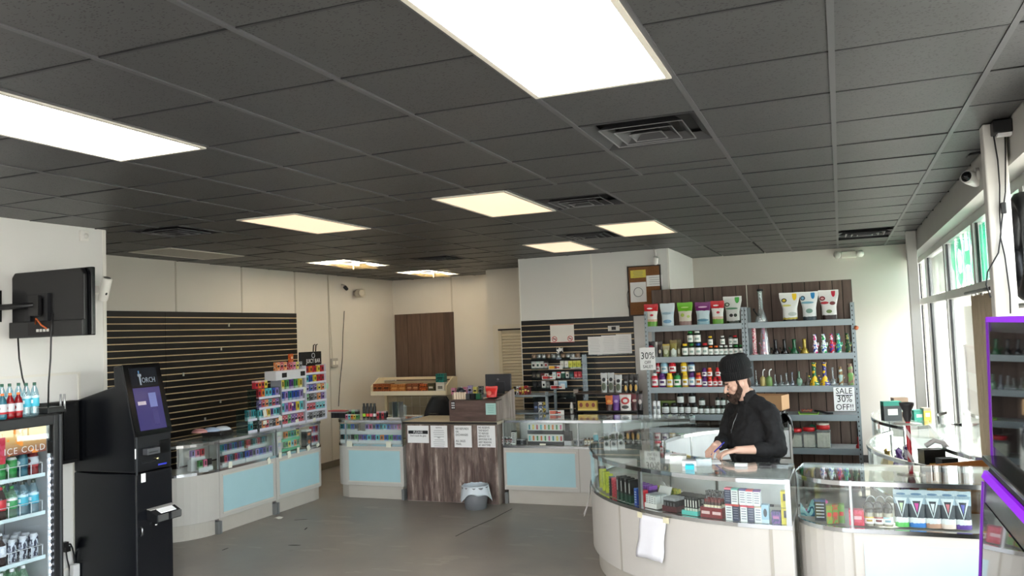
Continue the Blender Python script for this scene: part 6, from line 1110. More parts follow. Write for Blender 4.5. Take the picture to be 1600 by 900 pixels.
icart('slim grey and black carton beside the red one', 956.5, 960, 30, pack_mat((40, 44, 46), (110, 116, 118), (150, 150, 150), 2), .06, .05)
for i in range(2): icart('red and pink tall carton in the curved showcase', 960.5+i*5, 965.2+i*5, 30, pack_mat((190, 60, 76), (214, 110, 120), (120, 30, 40), 2), .06, .05)
for i in range(4): icart('tall black carton with a white emblem and green foot', 971+i*5.9, 976.6+i*5.9, 36, pack_mat((22, 22, 24), (30, 70, 56), (205, 205, 205), 1), .07, .08)
icart('blue carton standing at the curved glass', 995, 1001.5, 26, pack_mat((40, 70, 150), (60, 100, 180), (180, 190, 210), 2), .05, .05); icart('red carton standing at the curved glass', 1002.5, 1011.5, 25, pack_mat((176, 34, 44), (200, 60, 70), (220, 160, 160), 2), .05, .05)
for i in range(4): icart('purple lidded carton behind the blue and red ones', 1000+i*6, 1005.5+i*6, 27, pack_mat((70, 50, 90), (130, 80, 160), (60, 60, 70), 0), .17, .08)
def tray(lab, x0, x1, hp, colr, off=.10, d=.12, lid=None):
    p, rz = isl((x0+x1)/2, off=off); w = (x1-x0)*mpp(p); t = thing('open_tray', lab, 'display tray', p, rz, 'open trays in the big curved showcase'); G().box(-w/2, w/2, -d/2, d/2, 0, .006).box(-w/2, w/2, -d/2, -d/2+.004, .006, hp).box(-w/2, w/2, d/2-.004, d/2, .006, hp*1.3).box(-w/2, -w/2+.004, -d/2+.004, d/2-.004, .006, hp).box(w/2-.004, w/2, -d/2+.004, d/2-.004, .006, hp).build('tray_box', colr, t)
    if lid: G().prism([(d/2, hp*1.3), (d/2+.01, hp*1.3), (d/2+.05, hp*1.3+.09), (d/2+.045, hp*1.3+.09)], 'x', -w/2, w/2).build('raised_lid', lid, t)
    return t, w, p, rz
t, w, p, rz = tray('white display tray with a raised lid and pale cartons', 1013, 1039, .035, mt((226, 224, 220), .5), lid=mt((214, 214, 210), .5))
def intray(t, w, p, rz, n, lab, mats, h, d=.05, rows=2):
    for r_ in range(rows):
        for i in range(n):
            o = Vector((-w/2+.008+(i+.5)*(w-.016)/n, -.03+r_*.058, .008)); o.rotate(Matrix.Rotation(rz, 3, 'Z')); carton(lab, p+o, (w-.02)/n*.92, d, h, mats[i % len(mats)], lab.split(' in the ')[0]+'s', rz)
intray(t, w, p, rz, 4, 'pale white carton in the white tray', [pack_mat((222, 224, 222), (170, 178, 176), (90, 96, 100), 2)], .088)
for i in range(5): icart('yellow and green foil packet behind the white tray', 1029+i*7, 1035+i*7, 24, pack_mat((190, 180, 80), (130, 150, 70), (220, 214, 160), 3), .26, .05)
t, w, p, rz = tray('black and dark red display tray with black cartons', 1041, 1068, .04, mt((70, 22, 28), .5)); intray(t, w, p, rz, 4, 'black carton in the dark red tray', [pack_mat((24, 24, 26), (150, 152, 154), (90, 92, 94), 0)], .09)
for i in range(3):
    for k in range(2): p, rz = isl(1071+i*13, off=.30); carton('flat grey and black carton stacked at the back of the curved showcase', (p.x, p.y, D1+k*.041), .085, .12, .04, pack_mat((150, 152, 154), (30, 30, 32), (50, 50, 54), 0), 'flat cartons stacked at the back', rz+.2)
t, w, p, rz = tray('teal display tray with upright white cards', 1069, 1097, .03, mt((90, 190, 180), .4), .09, .1)
for r_ in range(2):
    for i in range(5):
        o = Vector((-w/2+.02+i*(w-.04)/4, -.02+r_*.04, .008)); o.rotate(Matrix.Rotation(rz, 3, 'Z')); carton('black and white upright card in the teal tray', p+o, .016, .02, .105, pack_mat((40, 44, 44), (205, 214, 200), (226, 230, 220), 1), 'upright cards in the teal tray', rz)
t, w, p, rz = tray('dark red display box with rows of capped vials', 1099, 1135, .07, mt((120, 20, 30), .4), .10, .12)
for s in (-.25, .25): G().box(s*w-.03, s*w+.03, -.0625, -.0605, .025, .045).build('white_print', mt((220, 190, 190), .5), t)
for r_ in range(2):
    for i in range(5):
        o = Vector((-w/2+.03+i*(w-.06)/4, -.03+r_*.05, .007)); o.rotate(Matrix.Rotation(rz, 3, 'Z')); bottle('brown vial with a dark red cap in the red box', p+o, .015, .115, mt((60, 30, 26), .3), mt((110, 24, 30), .35), labc['cream'], 'vials in the dark red box', name='vial')
for i in range(3): icart('black and silver blister behind the vials', 1106+i*9, 1114+i*9, 32, pack_mat((40, 36, 38), (160, 160, 164), (110, 60, 60), 3), .24, .05)
tops = [(226, 120, 140), (120, 190, 180), (70, 60, 120), (206, 40, 60), (110, 60, 130)]; lows = [(214, 90, 100), (196, 70, 60), (206, 60, 80), (196, 40, 60), (190, 170, 150)]
for i in range(5):
    x0 = 1135.5+i*11; b_ = (34, 46, 76) if i in (1, 3) else (224, 226, 228); icart('%s carton with a coloured top band, lower row near the yellow boxes' % ('navy' if i in (1, 3) else 'white'), x0, x0+10.8, 25, pack_mat(b_, lows[i], (120, 124, 140), 2), .05, .05)
    b_ = (34, 46, 76) if i == 0 else (224, 226, 228); icart('%s carton with a %s top band stacked in the upper row' % ('navy' if i == 0 else 'white', ('pink', 'mint', 'purple', 'red', 'violet')[i]), x0-1, x0+9.8, 24, pack_mat(b_, tops[i], (120, 124, 140), 2), .06, .05, dz=25*mpp(isl(x0, off=.05)[0])+.001)
icart('pale blue carton with a dark leaf mark', 1191.5, 1203, 28, pack_mat((150, 184, 206), (190, 210, 222), (40, 50, 60), 4), .05, .05); icart('small purple and blue carton in front', 1205, 1219, 19, pack_mat((60, 60, 110), (110, 70, 140), (170, 100, 150), 3), .05, .05)
for k in range(2): icart('yellow carton with black badges %s at the glass end' % ('standing', 'stacked on the other')[k], 1221, 1233, 25, pack_mat((226, 206, 40), (236, 220, 70), (50, 48, 36), 1), .05, .06, dz=k*.108)
# on top of the front island
def top_(x, y): q = at(x, y, Z=ZC); return Vector((q.x, q.y, ZC))
carton('white box with a grey print on the curved glass top', top_(1077, 727), .10, .07, .035, pack_mat((232, 234, 236), (220, 222, 226), (160, 190, 200), 0), None, .2); carton('bright cyan small box in front of the white one', top_(1078, 733), .06, .045, .03, mt((40, 190, 214), .35), None, .1)
for k, (x, y, w, d, h, nm) in enumerate(((1056, 716, .16, .1, .03, 'pile of white papers at the inner edge of the curved top'), (1060, 724, .12, .06, .06, 'clear plastic box of cards on the curved top'),)): carton(nm, top_(x, y), w, d, h, PAPER if k == 0 else glass((226, 228, 222), .1, .05, .8, .3), None, .15)
for k in range(3): carton('small clear stacking case on the curved glass top', top_(1092+k*8, 727), .04, .06, .05, glass((200, 214, 214), .12, .05, .8, .3), 'clear cases on the curved top', .1)
carton('small white card box on the glass near the man', top_(1158, 728), .085, .05, .018, mt((225, 225, 225), .5), None); carton('black card reader on the glass beside the man', top_(1195, 731), .085, .05, .02, BLACK, None)
NOTE = top_(1112, 722); carton('white notepad under the writing hand', NOTE, .12, .16, .006, PAPER, None, .25, 'notepad', 'notepad')
# papers hanging on the island
pa = thing('hanging_paper', 'crumpled white paper taped to the curved counter front', 'paper'); qs = [isl(1001+i*40/8, z=.6, off=-.012)[0] for i in range(9)]
def pf(u, v):
    i = min(7, int(u*8)); k = u*8-i; p = qs[i]*(1-k)+qs[i+1]*k; sk_ = -.03*v; nrm_ = Vector((p.x-IC[0], p.y-IC[1], 0)).normalized(); b = .012*sin(v*9+u*4)+.01*v*(1-v)+.006*sin(u*13)
    return tuple(p+nrm_*(.008+b*v+abs(.012*v))+Vector((sk_, 0, .635-.6-v*.30)))
o = G().grid(pf, 8, 8).build('sheet', mt((226, 226, 232), .7), pa); m = o.modifiers.new('t', 'SOLIDIFY'); m.thickness = .0012
for i in (0, 8): p = qs[i]; nrm_ = Vector((p.x-IC[0], p.y-IC[1], 0)).normalized(); G().cbox(0, 0, 0, .05, .004, .04).build('tape', mt((222, 216, 186), .5), pa, (p+nrm_*.011)+Vector((0, 0, .01)), (0, 0, atan2(nrm_.y, nrm_.x)+pi/2))
pa = thing('hanging_paper', 'narrow white paper hanging at the far side of the curved counter', 'paper'); p0 = Vector((IC[0]+(IR+.012)*cos(rad(189)), IC[1]+(IR+.012)*sin(rad(189)), .64)); p1 = Vector((IC[0]+(IR+.012)*cos(rad(194)), IC[1]+(IR+.012)*sin(rad(194)), .64))
o = G().grid(lambda u, v: tuple(p0*(1-u)+p1*u+Vector((-.004-.06*v*v-.01*sin(u*6)*v, -.03*v, -v*.27))), 5, 6).build('sheet', mt((224, 222, 220), .7), pa); m = o.modifiers.new('t', 'SOLIDIFY'); m.thickness = .0012
q = at(426, 811, Z=0); tag(G().grid(lambda u, v: (.09*u, .06*v+.02*u, .004+.015*u*v+.008*sin(u*5)), 5, 4).build('paper_scrap', mt((232, 232, 222), .7), None, (q.x, q.y, 0)), 'white paper scrap on the floor by the left counters', 'paper scrap')
# ================================================================== SECOND CASE: POUCHES, JARS, BOXES
def sc(x, Y=5.72, z=D1): q = at(x, 820, Y=Y); return Vector((q.x, Y, z))
SM = mpp(sc(1400))
SILV = [pouchmat('silver_%d' % i, [(0, c2), (.12, (214, 216, 218)), (.26, (58, 62, 70)), (.62, (140, 158, 172)), (.86, (176, 190, 200))], [(.5, .52, .40, .26, (196, 206, 212), 1), (.5, .50, .22, .2, (40, 44, 52), 1), (.5, .52, .12, .12, c1, 1), (.5, .88, .3, .03, (90, 120, 150))]) for i, (c1, c2) in enumerate((((170, 190, 150), (90, 180, 90)), ((190, 60, 140), (60, 120, 190)), ((200, 206, 212), (180, 140, 120)), ((180, 100, 110), (220, 200, 190)), ((90, 90, 170), (90, 60, 140))))]
for i, (x0, x1) in enumerate(((1399, 1421), (1421, 1447), (1447, 1471), (1471, 1494), (1494, 1518))): pouch('silver pouch with a %s panel at its foot in the rounded showcase' % ('green', 'blue', 'tan', 'cream', 'purple')[i], sc((x0+x1)/2, 5.74), (x1-x0)*SM, 56*SM, SILV[i], 'silver pouches in the rounded showcase', 1.0, .05, 0, gus=.93)
for i in range(3):
    x = 1359+i*14.5; t = bottle('clear jar with a black lid and printed label in the rounded showcase', sc(x, 5.72), .03, .105, glass((190, 180, 160), .1, .03, .8, .4), PL['black'], (labc['gold'], labc['dkred'], labc['ltblue'])[i], 'clear jars in the rounded showcase', 'jar', name='stash_jar', shape='jar', labz=(.15, .55)); G().tube([(.03*cos(a*pi/8), 0, .1+.05*sin(a*pi/8)) for a in range(9)], .004, 5).build('bail_handle', BLACK, t)
    t = bottle('clear jar with a wire bail behind the front jars', sc(x+4, 5.83), .03, .12, glass((210, 214, 214), .1, .03, .8, .3), PL['grey'], None, 'clear jars behind the front ones', 'jar', name='stash_jar', shape='jar'); G().tube([(.03*cos(a*pi/8), 0, .115+.05*sin(a*pi/8)) for a in range(9)], .004, 5).build('bail_handle', ALU, t)
carton('black carton with blue print in the rounded showcase', sc(1283, 5.80), 17*SM, .06, 34*SM, pack_mat((26, 28, 40), (60, 76, 120), (190, 196, 210), 2), None); 
for i in range(3): carton('%s picture carton beside the black one' % ('red and green', 'yellow and red', 'green')[i], sc(1297+i*9.5, 5.73+.02*i), 9*SM, .06, 29*SM, pack_mat(((150, 130, 60), (180, 60, 50), (110, 140, 60))[i], (90, 150, 60), (206, 60, 50), 3), 'picture cartons in the rounded showcase')
carton('pink and red carton next to the jars', sc(1339, 5.72), 22*SM, .06, 24*SM, pack_mat((206, 70, 100), (190, 40, 60), (230, 180, 190), 3), None)
o = G().grid(lambda u, v: (-.04+.14*u, .05*sin(u*7)*v+.02*cos(v*9), .005+.13*v*(.6+.4*sin(u*8+v*3))), 14, 10).build('teal_foil_wrap', figmat('teal_foil', ((60, 150, 170), (170, 215, 220), (40, 100, 130)), 18), None, sc(1262, 5.86)); tag(o, 'crumpled teal foil wrap in the rounded end of the showcase', 'foil wrap')
q = at(1262, 742, Z=ZC); tag(G().tube([(q.x-.05, q.y+.15, .70), (q.x+.05, q.y+.2, .72), (q.x+.1, q.y+.25, .76)], .014, 7).build('glass_wand', mt((206, 80, 150), .3), None), 'pink glass wand lying in the rounded showcase', 'glass wand')
# ================================================================== WINDOW CASES: HOOKAH AND BOXES
def w1p(x, y, z): q = at(x, y, Z=z); return Vector((q.x, q.y, z))
w1y = lambda x, Y, z=ZB+.016: Vector((at(x, 700, Y=Y).x, Y, z))
q = w1y(1421, 7.0); hk = thing('hookah', 'tall hookah with a red striped stem and dark bowl', 'hookah', q)
Hh = at(1417, 629, Y=7.0).z-ZB-.016
g = N('candy_stripe'); sp = g.n('ShaderNodeSeparateXYZ'); g.l(g.coord(), sp.inputs[0]); an = g.math('ARCTAN2', sp.outputs[1], sp.outputs[0]); s_ = g.math('SINE', g.math('ADD', an, g.math('MULTIPLY', sp.outputs[2], 38.0))); STR = g.bsdf(g.mix(g.math('GREATER_THAN', s_, .55), lin((186, 28, 44)), lin((226, 214, 214))), .3)
G().lathe([(.05, 0), (.055, .01), (.05, .06), (.025, .1), (.02, .12)], 16).build('vase', mt((150, 24, 40), .25), hk); G().lathe([(.02, .12), (.017, .15), (.035, .17), (.017, .19), (.017, Hh*.8)], 14).build('stem', STR, hk); G().lathe([(.018, Hh*.74), (.1, Hh*.75), (.1, Hh*.757), (.02, Hh*.765)], 22).build('ash_plate', mt((226, 222, 214), .3, .3), hk); G().lathe([(.02, Hh*.78), (.035, Hh*.85), (.03, Hh*.9), (.052, Hh*.97), (.054, Hh), (.04, Hh), (.03, Hh*.93)], 16).build('bowl', mt((54, 52, 54), .5), hk)
for i, (x, y, m, nm) in enumerate(((1404, 6.88, figmat('purple_shine', ((30, 24, 40), (150, 130, 180), (80, 50, 110)), 25), 'shiny purple and black faceted ornament in the window case'), (1416, 7.2, figmat('purple_shine2', ((20, 18, 26), (190, 190, 200), (60, 40, 90)), 25), 'black and silver faceted ornament behind the purple one'), (1386, 7.35, mt((170, 150, 90), .3, .6), 'small gold ornament in the window case'))):
    p = w1y(x, y); o = G().lathe([(.05, 0), (.07, .03), (.05, .09), (.065, .13), (.045, .18), (.025, .21), (.03, .24), (0, .26)], 7, smooth=False).build('ornament', m, None, p, (0, 0, i)); tag(o, nm, 'ornament', 'ornaments in the window case'); o.scale = (.9, .9, (1.28, 1.2, 1.0)[i])
p = w1y(1455, 7.25); carton('black box with gold trim in the window case', p, .17, .1, .27, pack_mat((18, 17, 18), (24, 22, 20), (180, 140, 50), 0), None, .4); p = w1y(1478, 7.0); carton('plain black case standing in the window case', p, .13, .08, .24, mt((30, 30, 33), .35), None, .5)
o = G().tube([tuple(at(x, y, Y=7.3)) for x, y in ((1446, 697), (1460, 688), (1474, 692), (1484, 704))], .02, 8).build('curved_tusk', PL['white'], None); tag(o, 'white curved horn ornament in the window case', 'ornament')
for i, (x, y, w, h, c1, c2, nm) in enumerate(((1396, 8.95, .17, .19, (20, 128, 112), (30, 40, 44), 'teal topped dark gift box on the far window case'), (1410, 9.25, .14, .2, (140, 116, 96), (120, 96, 80), 'brown gift box behind the teal one'), (1437, 9.0, .1, .1, (20, 130, 112), (30, 150, 130), 'small teal box with gold print on the far window case'), (1450, 9.0, .07, .12, (150, 140, 120), (200, 170, 60), 'grey box with gold letters on the far window case'))):
    p = w1y(x, y, ZC); carton(nm, p, w, .09, h, pack_mat(c2, c1, (200, 206, 200), 0), 'gift boxes on the far window case', .3)
# box and black bag on the rear ring
p = Vector((-.72, 8.72, ZC)); cbx = thing('cardboard_box', 'open cardboard box on the black bag behind the man', 'cardboard box', (p.x, p.y, 1.12), -.25); CB = mt((176, 138, 100), .8)
for a_, b_, c_, d_, nm in ((-.17, .17, -.12, -.115, 'front_side'), (-.17, .17, .115, .12, 'back_side'), (-.17, -.165, -.114, .114, 'end_side'), (.165, .17, -.114, .114, 'end_side')): G().box(a_, b_, c_, d_, 0, .14).build(nm, CB, cbx)
G().box(-.17, .17, -.12, .12, -.006, -.001).build('bottom', CB, cbx)
def bgf(u, v): a = 2*pi*u; r_ = 1+.1*sin(5*a)+.06*sin(9*a+v*4); return (.17*cos(a)*r_*(1-.12*v), .13*sin(a)*r_*(1-.12*v), .002+.11*v+.006*sin(7*a)*v)
bg_ = thing('plastic_bag', 'shiny black plastic bag on the rear showcase with its handles hanging down', 'plastic bag', (p.x, p.y, ZC)); BAGM = mt((14, 14, 15), .22, var=.3, sc=30, bump=.5); G().grid(bgf, 36, 6).add([(.0, 0, .108)], []).build('bag_body', BAGM, bg_)
o = G().grid(lambda u, v: (.17+.05*sin(pi*v)+.012*sin(u*9+v*5), -.1+.12*u*(1-.4*v)+.01*sin(v*12), .1-.34*v), 8, 10).build('bag_tail', BAGM, bg_); m = o.modifiers.new('t', 'SOLIDIFY'); m.thickness = .012
# ================================================================== THE MAN AT THE ISLAND
def capsule(g, p0, p1, r0, r1, n=12):
    p0, p1 = Vector(p0), Vector(p1); d = (p1-p0); L = d.length; u = d/L if L else Vector((0, 0, 1)); P = []; R = []
    for k in range(4): a = pi/2*(k/4); P.append(p0-u*r0*cos(a)); R.append(max(.0015, r0*sin(a)))
    P += [p0, p1]; R += [r0, r1]
    for k in range(1, 5): a = pi/2*(k/4); P.append(p1+u*r1*sin(a)); R.append(max(.0015, r1*cos(a)))
    g.tube(P, R, n); return g
def chain(g, pts, rs, n=12):
    for i in range(len(pts)-1): capsule(g, pts[i], pts[i+1], rs[i], rs[i+1], n)
    return g
def ellip(g, c, ax, rx, ry, rz, n=18, m=12):
    """ellipsoid at c; ax = (x axis, y axis, z axis)"""
    vs = []; fs = []
    for j in range(m+1):
        t = pi*j/m
        for i in range(n): a = 2*pi*i/n; vs.append(tuple(Vector(c)+ax[0]*rx*sin(t)*cos(a)+ax[1]*ry*sin(t)*sin(a)+ax[2]*rz*cos(t)))
    for j in range(m):
        for i in range(n): fs.append((j*n+i, j*n+(i+1) % n, (j+1)*n+(i+1) % n, (j+1)*n+i))
    g.add(vs, fs, True); return g
def fuse(g, name, mat, parent, voxel, smooth=4, disp=None):
    o = ob(name, g.mesh(name, mat), parent); m = o.modifiers.new('fuse', 'REMESH'); m.mode = 'VOXEL'; m.voxel_size = voxel; m.use_smooth_shade = True
    if smooth: s = o.modifiers.new('smooth', 'SMOOTH'); s.iterations = smooth; s.factor = .5
    if disp:
        tx = bpy.data.textures.new(name, 'CLOUDS'); tx.noise_scale = disp[1]; d = o.modifiers.new('folds', 'DISPLACE'); d.texture = tx; d.strength = disp[0]; d.mid_level = .5; d.texture_coords = 'LOCAL'
    dg = bpy.context.evaluated_depsgraph_get(); dg.update(); me = bpy.data.meshes.new_from_object(o.evaluated_get(dg)); o.modifiers.clear(); o.data = me; me.name = name
    me.polygons.foreach_set('use_smooth', [True]*len(me.polygons)); return o
Z3 = Vector((0, 0, 1))
man = thing('person', 'man in a black beanie and black zip jacket writing at the curved counter', 'person')
SKIN = None
g = N('skin'); f = g.noise(14, g.coord(), 4); SKIN = g.bsdf(g.mix(f, lin((206, 164, 144)), lin((224, 184, 164))), .5)
F = Vector((-.74, -.67, 0)).normalized(); Lf = Z3.cross(F)                      # facing, and his left
pel = Vector((-.68, 6.70, .95)); 
neck = at(1168, 616, Y=6.70); hc = at(1151, 598, Y=6.64)
ls, rs_ = at(1202, 645, Y=6.60), at(1146, 643, Y=6.86)
le = at(1216, 706, Y=6.50); lw = at(1152, 714, Y=6.335); le.z = max(le.z, 1.035); lw.z = 1.045
re_ = at(1133, 694, Y=6.72); rw = at(1117, 700, Y=6.46); rw.z = 1.055; re_.z = max(re_.z, 1.06)
chest = (ls+rs_)/2+Vector((0, 0, -.12))-F*.0; waist = pel*.55+chest*.45
hf = Vector((-.83, -.40, -.36)).normalized(); hr = hf.cross(Z3).normalized(); hu = hr.cross(hf).normalized(); AX = (hr, hf, hu)
b = G()
chain(b, [pel, waist, chest, neck], [.11, .11, .12, .06]); chain(b, [neck-Vector((0, 0, .06)), hc-hu*.05], [.06, .058])
ellip(b, hc+hu*.015-hf*.012, AX, .077, .098, .112); ellip(b, hc-hu*.055+hf*.02, AX, .058, .07, .06); ellip(b, hc-hu*.085+hf*.055, AX, .034, .03, .028)     # skull, jaw, chin
chain(b, [hc+hf*.085+hu*.012, hc+hf*.104-hu*.012, hc+hf*.112-hu*.028], [.009, .012, .0145]); ellip(b, hc+hf*.097-hu*.032+hr*.011, AX, .009, .009, .008); ellip(b, hc+hf*.097-hu*.032-hr*.011, AX, .009, .009, .008)   # nose
for s in (-1, 1):
    ellip(b, hc+hf*.074+hu*.022+hr*s*.032, AX, .024, .014, .010); ellip(b, hc+hf*.070+hu*.004+hr*s*.031, AX, .015, .012, .010); ellip(b, hc+hf*.052-hu*.024+hr*s*.040, AX, .024, .022, .026)   # brow, lid, cheek
    ellip(b, hc-hf*.005-hu*.008+hr*s*.08, AX, .010, .020, .032)                                                                                                    # ear
chain(b, [ls, le, lw], [.055, .043, .029]); chain(b, [rs_, re_, rw], [.055, .042, .029])
hipL, hipR = pel+Lf*.1-Z3*.04, pel-Lf*.1-Z3*.04; kL, kR = hipL+F*.03-Z3*.43, hipR+F*.02-Z3*.43; aL, aR = Vector((kL.x-F.x*.03, kL.y-F.y*.03, .09)), Vector((kR.x-F.x*.03, kR.y-F.y*.03, .09))
chain(b, [pel, hipL, kL, aL], [.1, .085, .058, .042]); chain(b, [pel, hipR, kR, aR], [.1, .085, .058, .042])
def hand(wrist, d, palm_n, thumb_side, curls, spread=.0205):
    """wrist point, pointing direction d, palm normal (towards the palm side), side the thumb leaves from"""
    d = d.normalized(); s = thumb_side.normalized(); k = wrist+d*.085
    for i in range(4):
        off = s*(.031-i*spread); capsule(b, wrist+s*(.016-i*.0105)+d*.01, k+off*1.0, .017, .0125, 10)
        L = (.041, .045, .042, .033)[i]; p = k+off; c = curls[i]; q = p+(d*cos(c)+palm_n*sin(c))*L; c2 = c+.75; e = q+(d*cos(c2)+palm_n*sin(c2))*L*.62; c3 = c2+.5; e2 = e+(d*cos(c3)+palm_n*sin(c3))*L*.5
        chain(b, [p, q, e, e2], [.0105, .0092, .0082, .0072], 9)
    t0 = wrist+d*.022+s*.02; t1 = t0+(d*.55+s*.75+palm_n*.25).normalized()*.042; t2 = t1+(d*.9+s*.15+palm_n*.45).normalized()*.034; t3 = t2+(d*.95-s*.1+palm_n*.4).normalized()*.024
    chain(b, [t0, t1, t2, t3], [.017, .0125, .0105, .0085], 9)
# his left hand lies flat holding the pad, his right hand holds the pen
ld = (at(1112, 716, Y=6.26)-lw); ld.z = -.03; ldn = ld.normalized(); hand(lw, ld, Vector((0, 0, -1)), ldn.cross(Z3)*(-1 if (ldn.cross(Z3)).y < 0 else 1), (.30, .26, .24, .26))
rd_ = (at(1107, 711, Y=6.37)-rw); rd_.z = -.05; rdn = rd_.normalized(); rside = rdn.cross(Z3); rside = rside if rside.dot(Lf) > 0 else -rside; hand(rw, rd_, (Vector((0, 0, -1))+rside*.25).normalized(), rside, (.55, .75, .95, 1.05))
fuse(b, 'body', SKIN, man, .0042, 3)
# jacket
j = G(); JK = N('black_fleece'); f = JK.noise(120, JK.coord(), 2); f2 = JK.noise(5, JK.coord(), 3); JKM = JK.bsdf(JK.mix(f2, lin((14, 14, 16)), lin((26, 26, 28))), .85, bump=f, bstr=.25, bdist=.003)
def torso(g, rings):
    n = 20; vs = []; fs = []
    for c, a, bb in rings:
        for i in range(n): t = 2*pi*i/n; vs.append(tuple(c+Lf*a*cos(t)+F*bb*sin(t)))
    m = len(rings)
    for k in range(m-1):
        for i in range(n): fs.append((k*n+i, k*n+(i+1) % n, (k+1)*n+(i+1) % n, (k+1)*n+i))
    fs += [tuple(range(n))[::-1], tuple(range((m-1)*n, m*n))]; g.add(vs, fs, True)
nb = neck-Z3*.04
torso(j, [(pel-Z3*.10, .205, .16), (pel, .215, .178), (waist+F*.015, .215, .182), (chest-Z3*.02+F*.01, .215, .165), (chest+Z3*.07, .205, .14), (chest+Z3*.13, .15, .105), (nb, .085, .082)])
for a_, b_ in ((ls, nb), (rs_, nb)): chain(j, [a_-Z3*.005, (a_+b_)/2+Z3*.01, b_-Z3*.01], [.072, .072, .07])
lcuff = le*.55+lw*.45; rcuff = re_*.45+rw*.55
chain(j, [ls, (ls+le)/2+Lf*.012, le, lcuff], [.076, .070, .066, .056]); chain(j, [rs_, (rs_+re_)/2-Lf*.01, re_, rcuff], [.076, .068, .062, .052])
for k in range(3): c_ = le*(1-.15*k)+lcuff*.15*k; ellip(j, c_, (Vector((1, 0, 0)), Vector((0, 1, 0)), Z3), .066, .066, .062)
fuse(j, 'jacket', JKM, man, .0085, 4, (.026, .055))
# collar, zip
cl = G(); ring = []
def colf(u, v):
    t = 2*pi*u*.86+pi*.57; r_ = .083-.012*v; c = nb+F*(.006+.012*v)+Z3*(.0+.075*v); return tuple(c+Lf*r_*cos(t)+F*r_*sin(t)*1.02-Z3*.035*max(0, sin(t)))
o = cl.grid(colf, 30, 4).build('collar', JKM, man); m = o.modifiers.new('t', 'SOLIDIFY'); m.thickness = .012
zp = [chest+F*.184+Z3*.0, chest+F*.166+Z3*.05, chest+F*.150+Z3*.075, chest+F*.126+Z3*.12]; G().tube([tuple(p) for p in zp], .0035, 5).build('zip', mt((120, 122, 124), .3, .8), man); G().cbox(0, 0, 0, .008, .006, .03).build('zip_pull', mt((200, 200, 200), .25, 1), man, tuple(chest+F*.19-Z3*.03), (0, 0, atan2(F.y, F.x)+pi/2))
# trousers and shoes
tr = G(); torso(tr, [(pel-Z3*.16, .17, .125), (pel-Z3*.06, .178, .13), (pel+Z3*.02, .175, .128)]); chain(tr, [hipL-Z3*.02, kL, aL+Z3*.0], [.098, .075, .062]); chain(tr, [hipR-Z3*.02, kR, aR], [.098, .075, .062])
fuse(tr, 'trousers', mt((24, 25, 30), .8), man, .01, 4)
for a_ in (aL, aR): s = G(); chain(s, [Vector((a_.x, a_.y, .05))-F*.04, Vector((a_.x, a_.y, .045))+F*.08, Vector((a_.x, a_.y, .036))+F*.16], [.044, .044, .035]); fuse(s, 'shoe', mt((30, 30, 32), .5), man, .008, 3)
# beanie
KN = N('ribbed_knit'); sp = KN.n('ShaderNodeSeparateXYZ'); KN.l(KN.coord(), sp.inputs[0]); w_ = KN.math('SINE', KN.math('MULTIPLY', KN.math('ARCTAN2', sp.outputs[1], sp.outputs[0]), 46.0)); HATM = KN.bsdf(lin((13, 13, 15)), .9, bump=w_, bstr=.6, bdist=.004)
hat = G().lathe([(.098, -.006), (.103, .01), (.104, .045), (.100, .055), (.110, .07), (.111, .10), (.102, .138), (.078, .17), (.038, .186), (0, .188)], 40, sy=1.14).mesh('crown', HATM)
Mh = Matrix((hr, hf, hu)).transposed().to_4x4()
bn = ob('beanie', hat, man); bn.matrix_world = Matrix.Translation(hc+hu*.036-hf*.020) @ Mh @ Matrix.Rotation(rad(13), 4, 'X')
cf_ = G().lathe([(.103, -.012), (.109, -.006), (.110, .048), (.104, .054), (.098, .05), (.098, -.01)], 40, sy=1.13).mesh('cuff', HATM); cu_ = ob('beanie_cuff', cf_, bn)
o = G(); ellip(o, (0, 0, 0), (Vector((1, 0, 0)), Vector((0, 1, 0)), Z3), .055, .06, .035); o.build('beanie_slouch', HATM, bn, (0, -.05, .155))
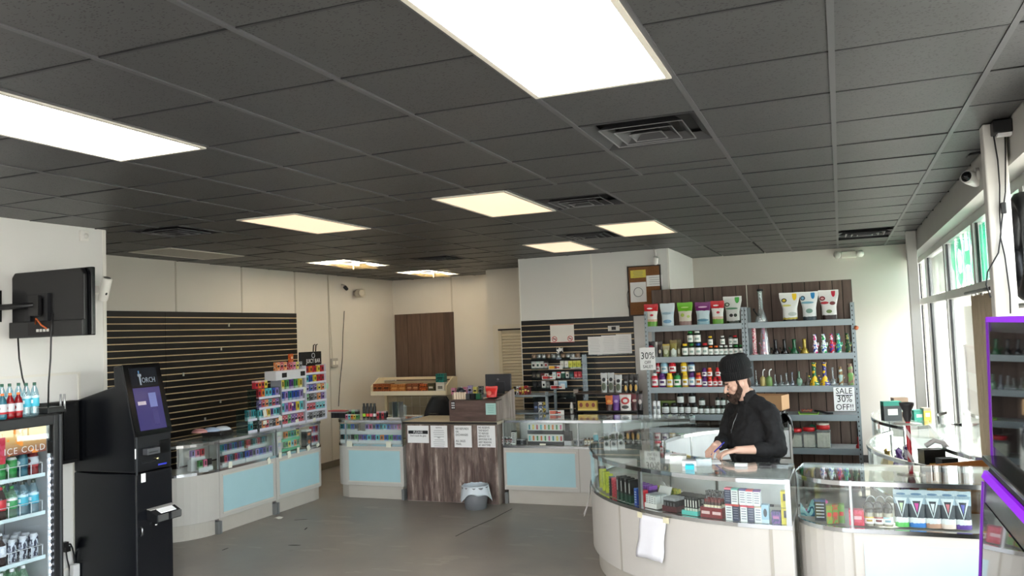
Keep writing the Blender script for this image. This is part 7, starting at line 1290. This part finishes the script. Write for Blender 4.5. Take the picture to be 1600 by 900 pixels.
# beard, hair, brows
HAIR = mt((58, 42, 34), .9, var=.35, sc=160, bump=.6); bd_ = G()
for s in (-1, 1):
    chain(bd_, [hc+hr*s*.074+hf*.018+hu*.03, hc+hr*s*.074+hf*.012-hu*.005, hc+hr*s*.068+hf*.02-hu*.05, hc+hr*s*.05+hf*.052-hu*.088, hc+hf*.075-hu*.112], [.008, .012, .022, .027, .032], 10); chain(bd_, [hc+hr*s*.03+hf*.088-hu*.066, hc+hr*s*.012+hf*.102-hu*.052], [.011, .009], 8); chain(bd_, [hc+hr*s*.035+hf*.083-hu*.075, hc+hr*s*.02+hf*.09-hu*.095], [.014, .016], 8)
chain(bd_, [hc+hf*.085-hu*.10, hc+hf*.07-hu*.135], [.034, .022], 10)
fuse(bd_, 'beard', HAIR, man, .005, 2, (.008, .02))
for s in (-1, 1): chain(G(), [hc], [1]) if 0 else None; e_b = G(); chain(e_b, [hc+hf*.088+hu*.026+hr*s*.016, hc+hf*.082+hu*.028+hr*s*.046], [.005, .004], 7); e_b.build('eyebrow', HAIR, man); e_l = G(); chain(e_l, [hc+hf*.0865+hu*.0005+hr*s*.022, hc+hf*.0815+hu*.001+hr*s*.042], [.0028, .0022], 6); e_l.build('eyelashes', mt((40, 28, 24), .8), man)
lp = G(); chain(lp, [hc+hf*.098-hu*.064-hr*.014, hc+hf*.103-hu*.062, hc+hf*.098-hu*.064+hr*.014], [.005, .006, .005], 7); lp.build('lips', mt((160, 96, 86), .5), man)
hb = G(); ellip(hb, hc-hf*.072-hu*.015, AX, .064, .032, .06); fuse(hb, 'hair', HAIR, man, .006, 2, (.006, .02))
# pen in the right hand
pt = rw+rdn*.115+rside*.01; pe = thing('pen', 'blue pen held over the notepad', 'pen'); tip = Vector((pt.x, pt.y, ZC+.01)); tail = tip+(Vector((0, 0, 1))*.075-rdn*.07+rside*.06+Vector((.04, 0, 0))); G().tube([tuple(tip+(tail-tip)*.12), tuple(tail)], .0045, 8).build('barrel', mt((40, 50, 170), .3), pe); G().tube([tuple(tip), tuple(tip+(tail-tip)*.12)], [.001, .004], 8).build('tip', mt((200, 200, 205), .3, .6), pe)
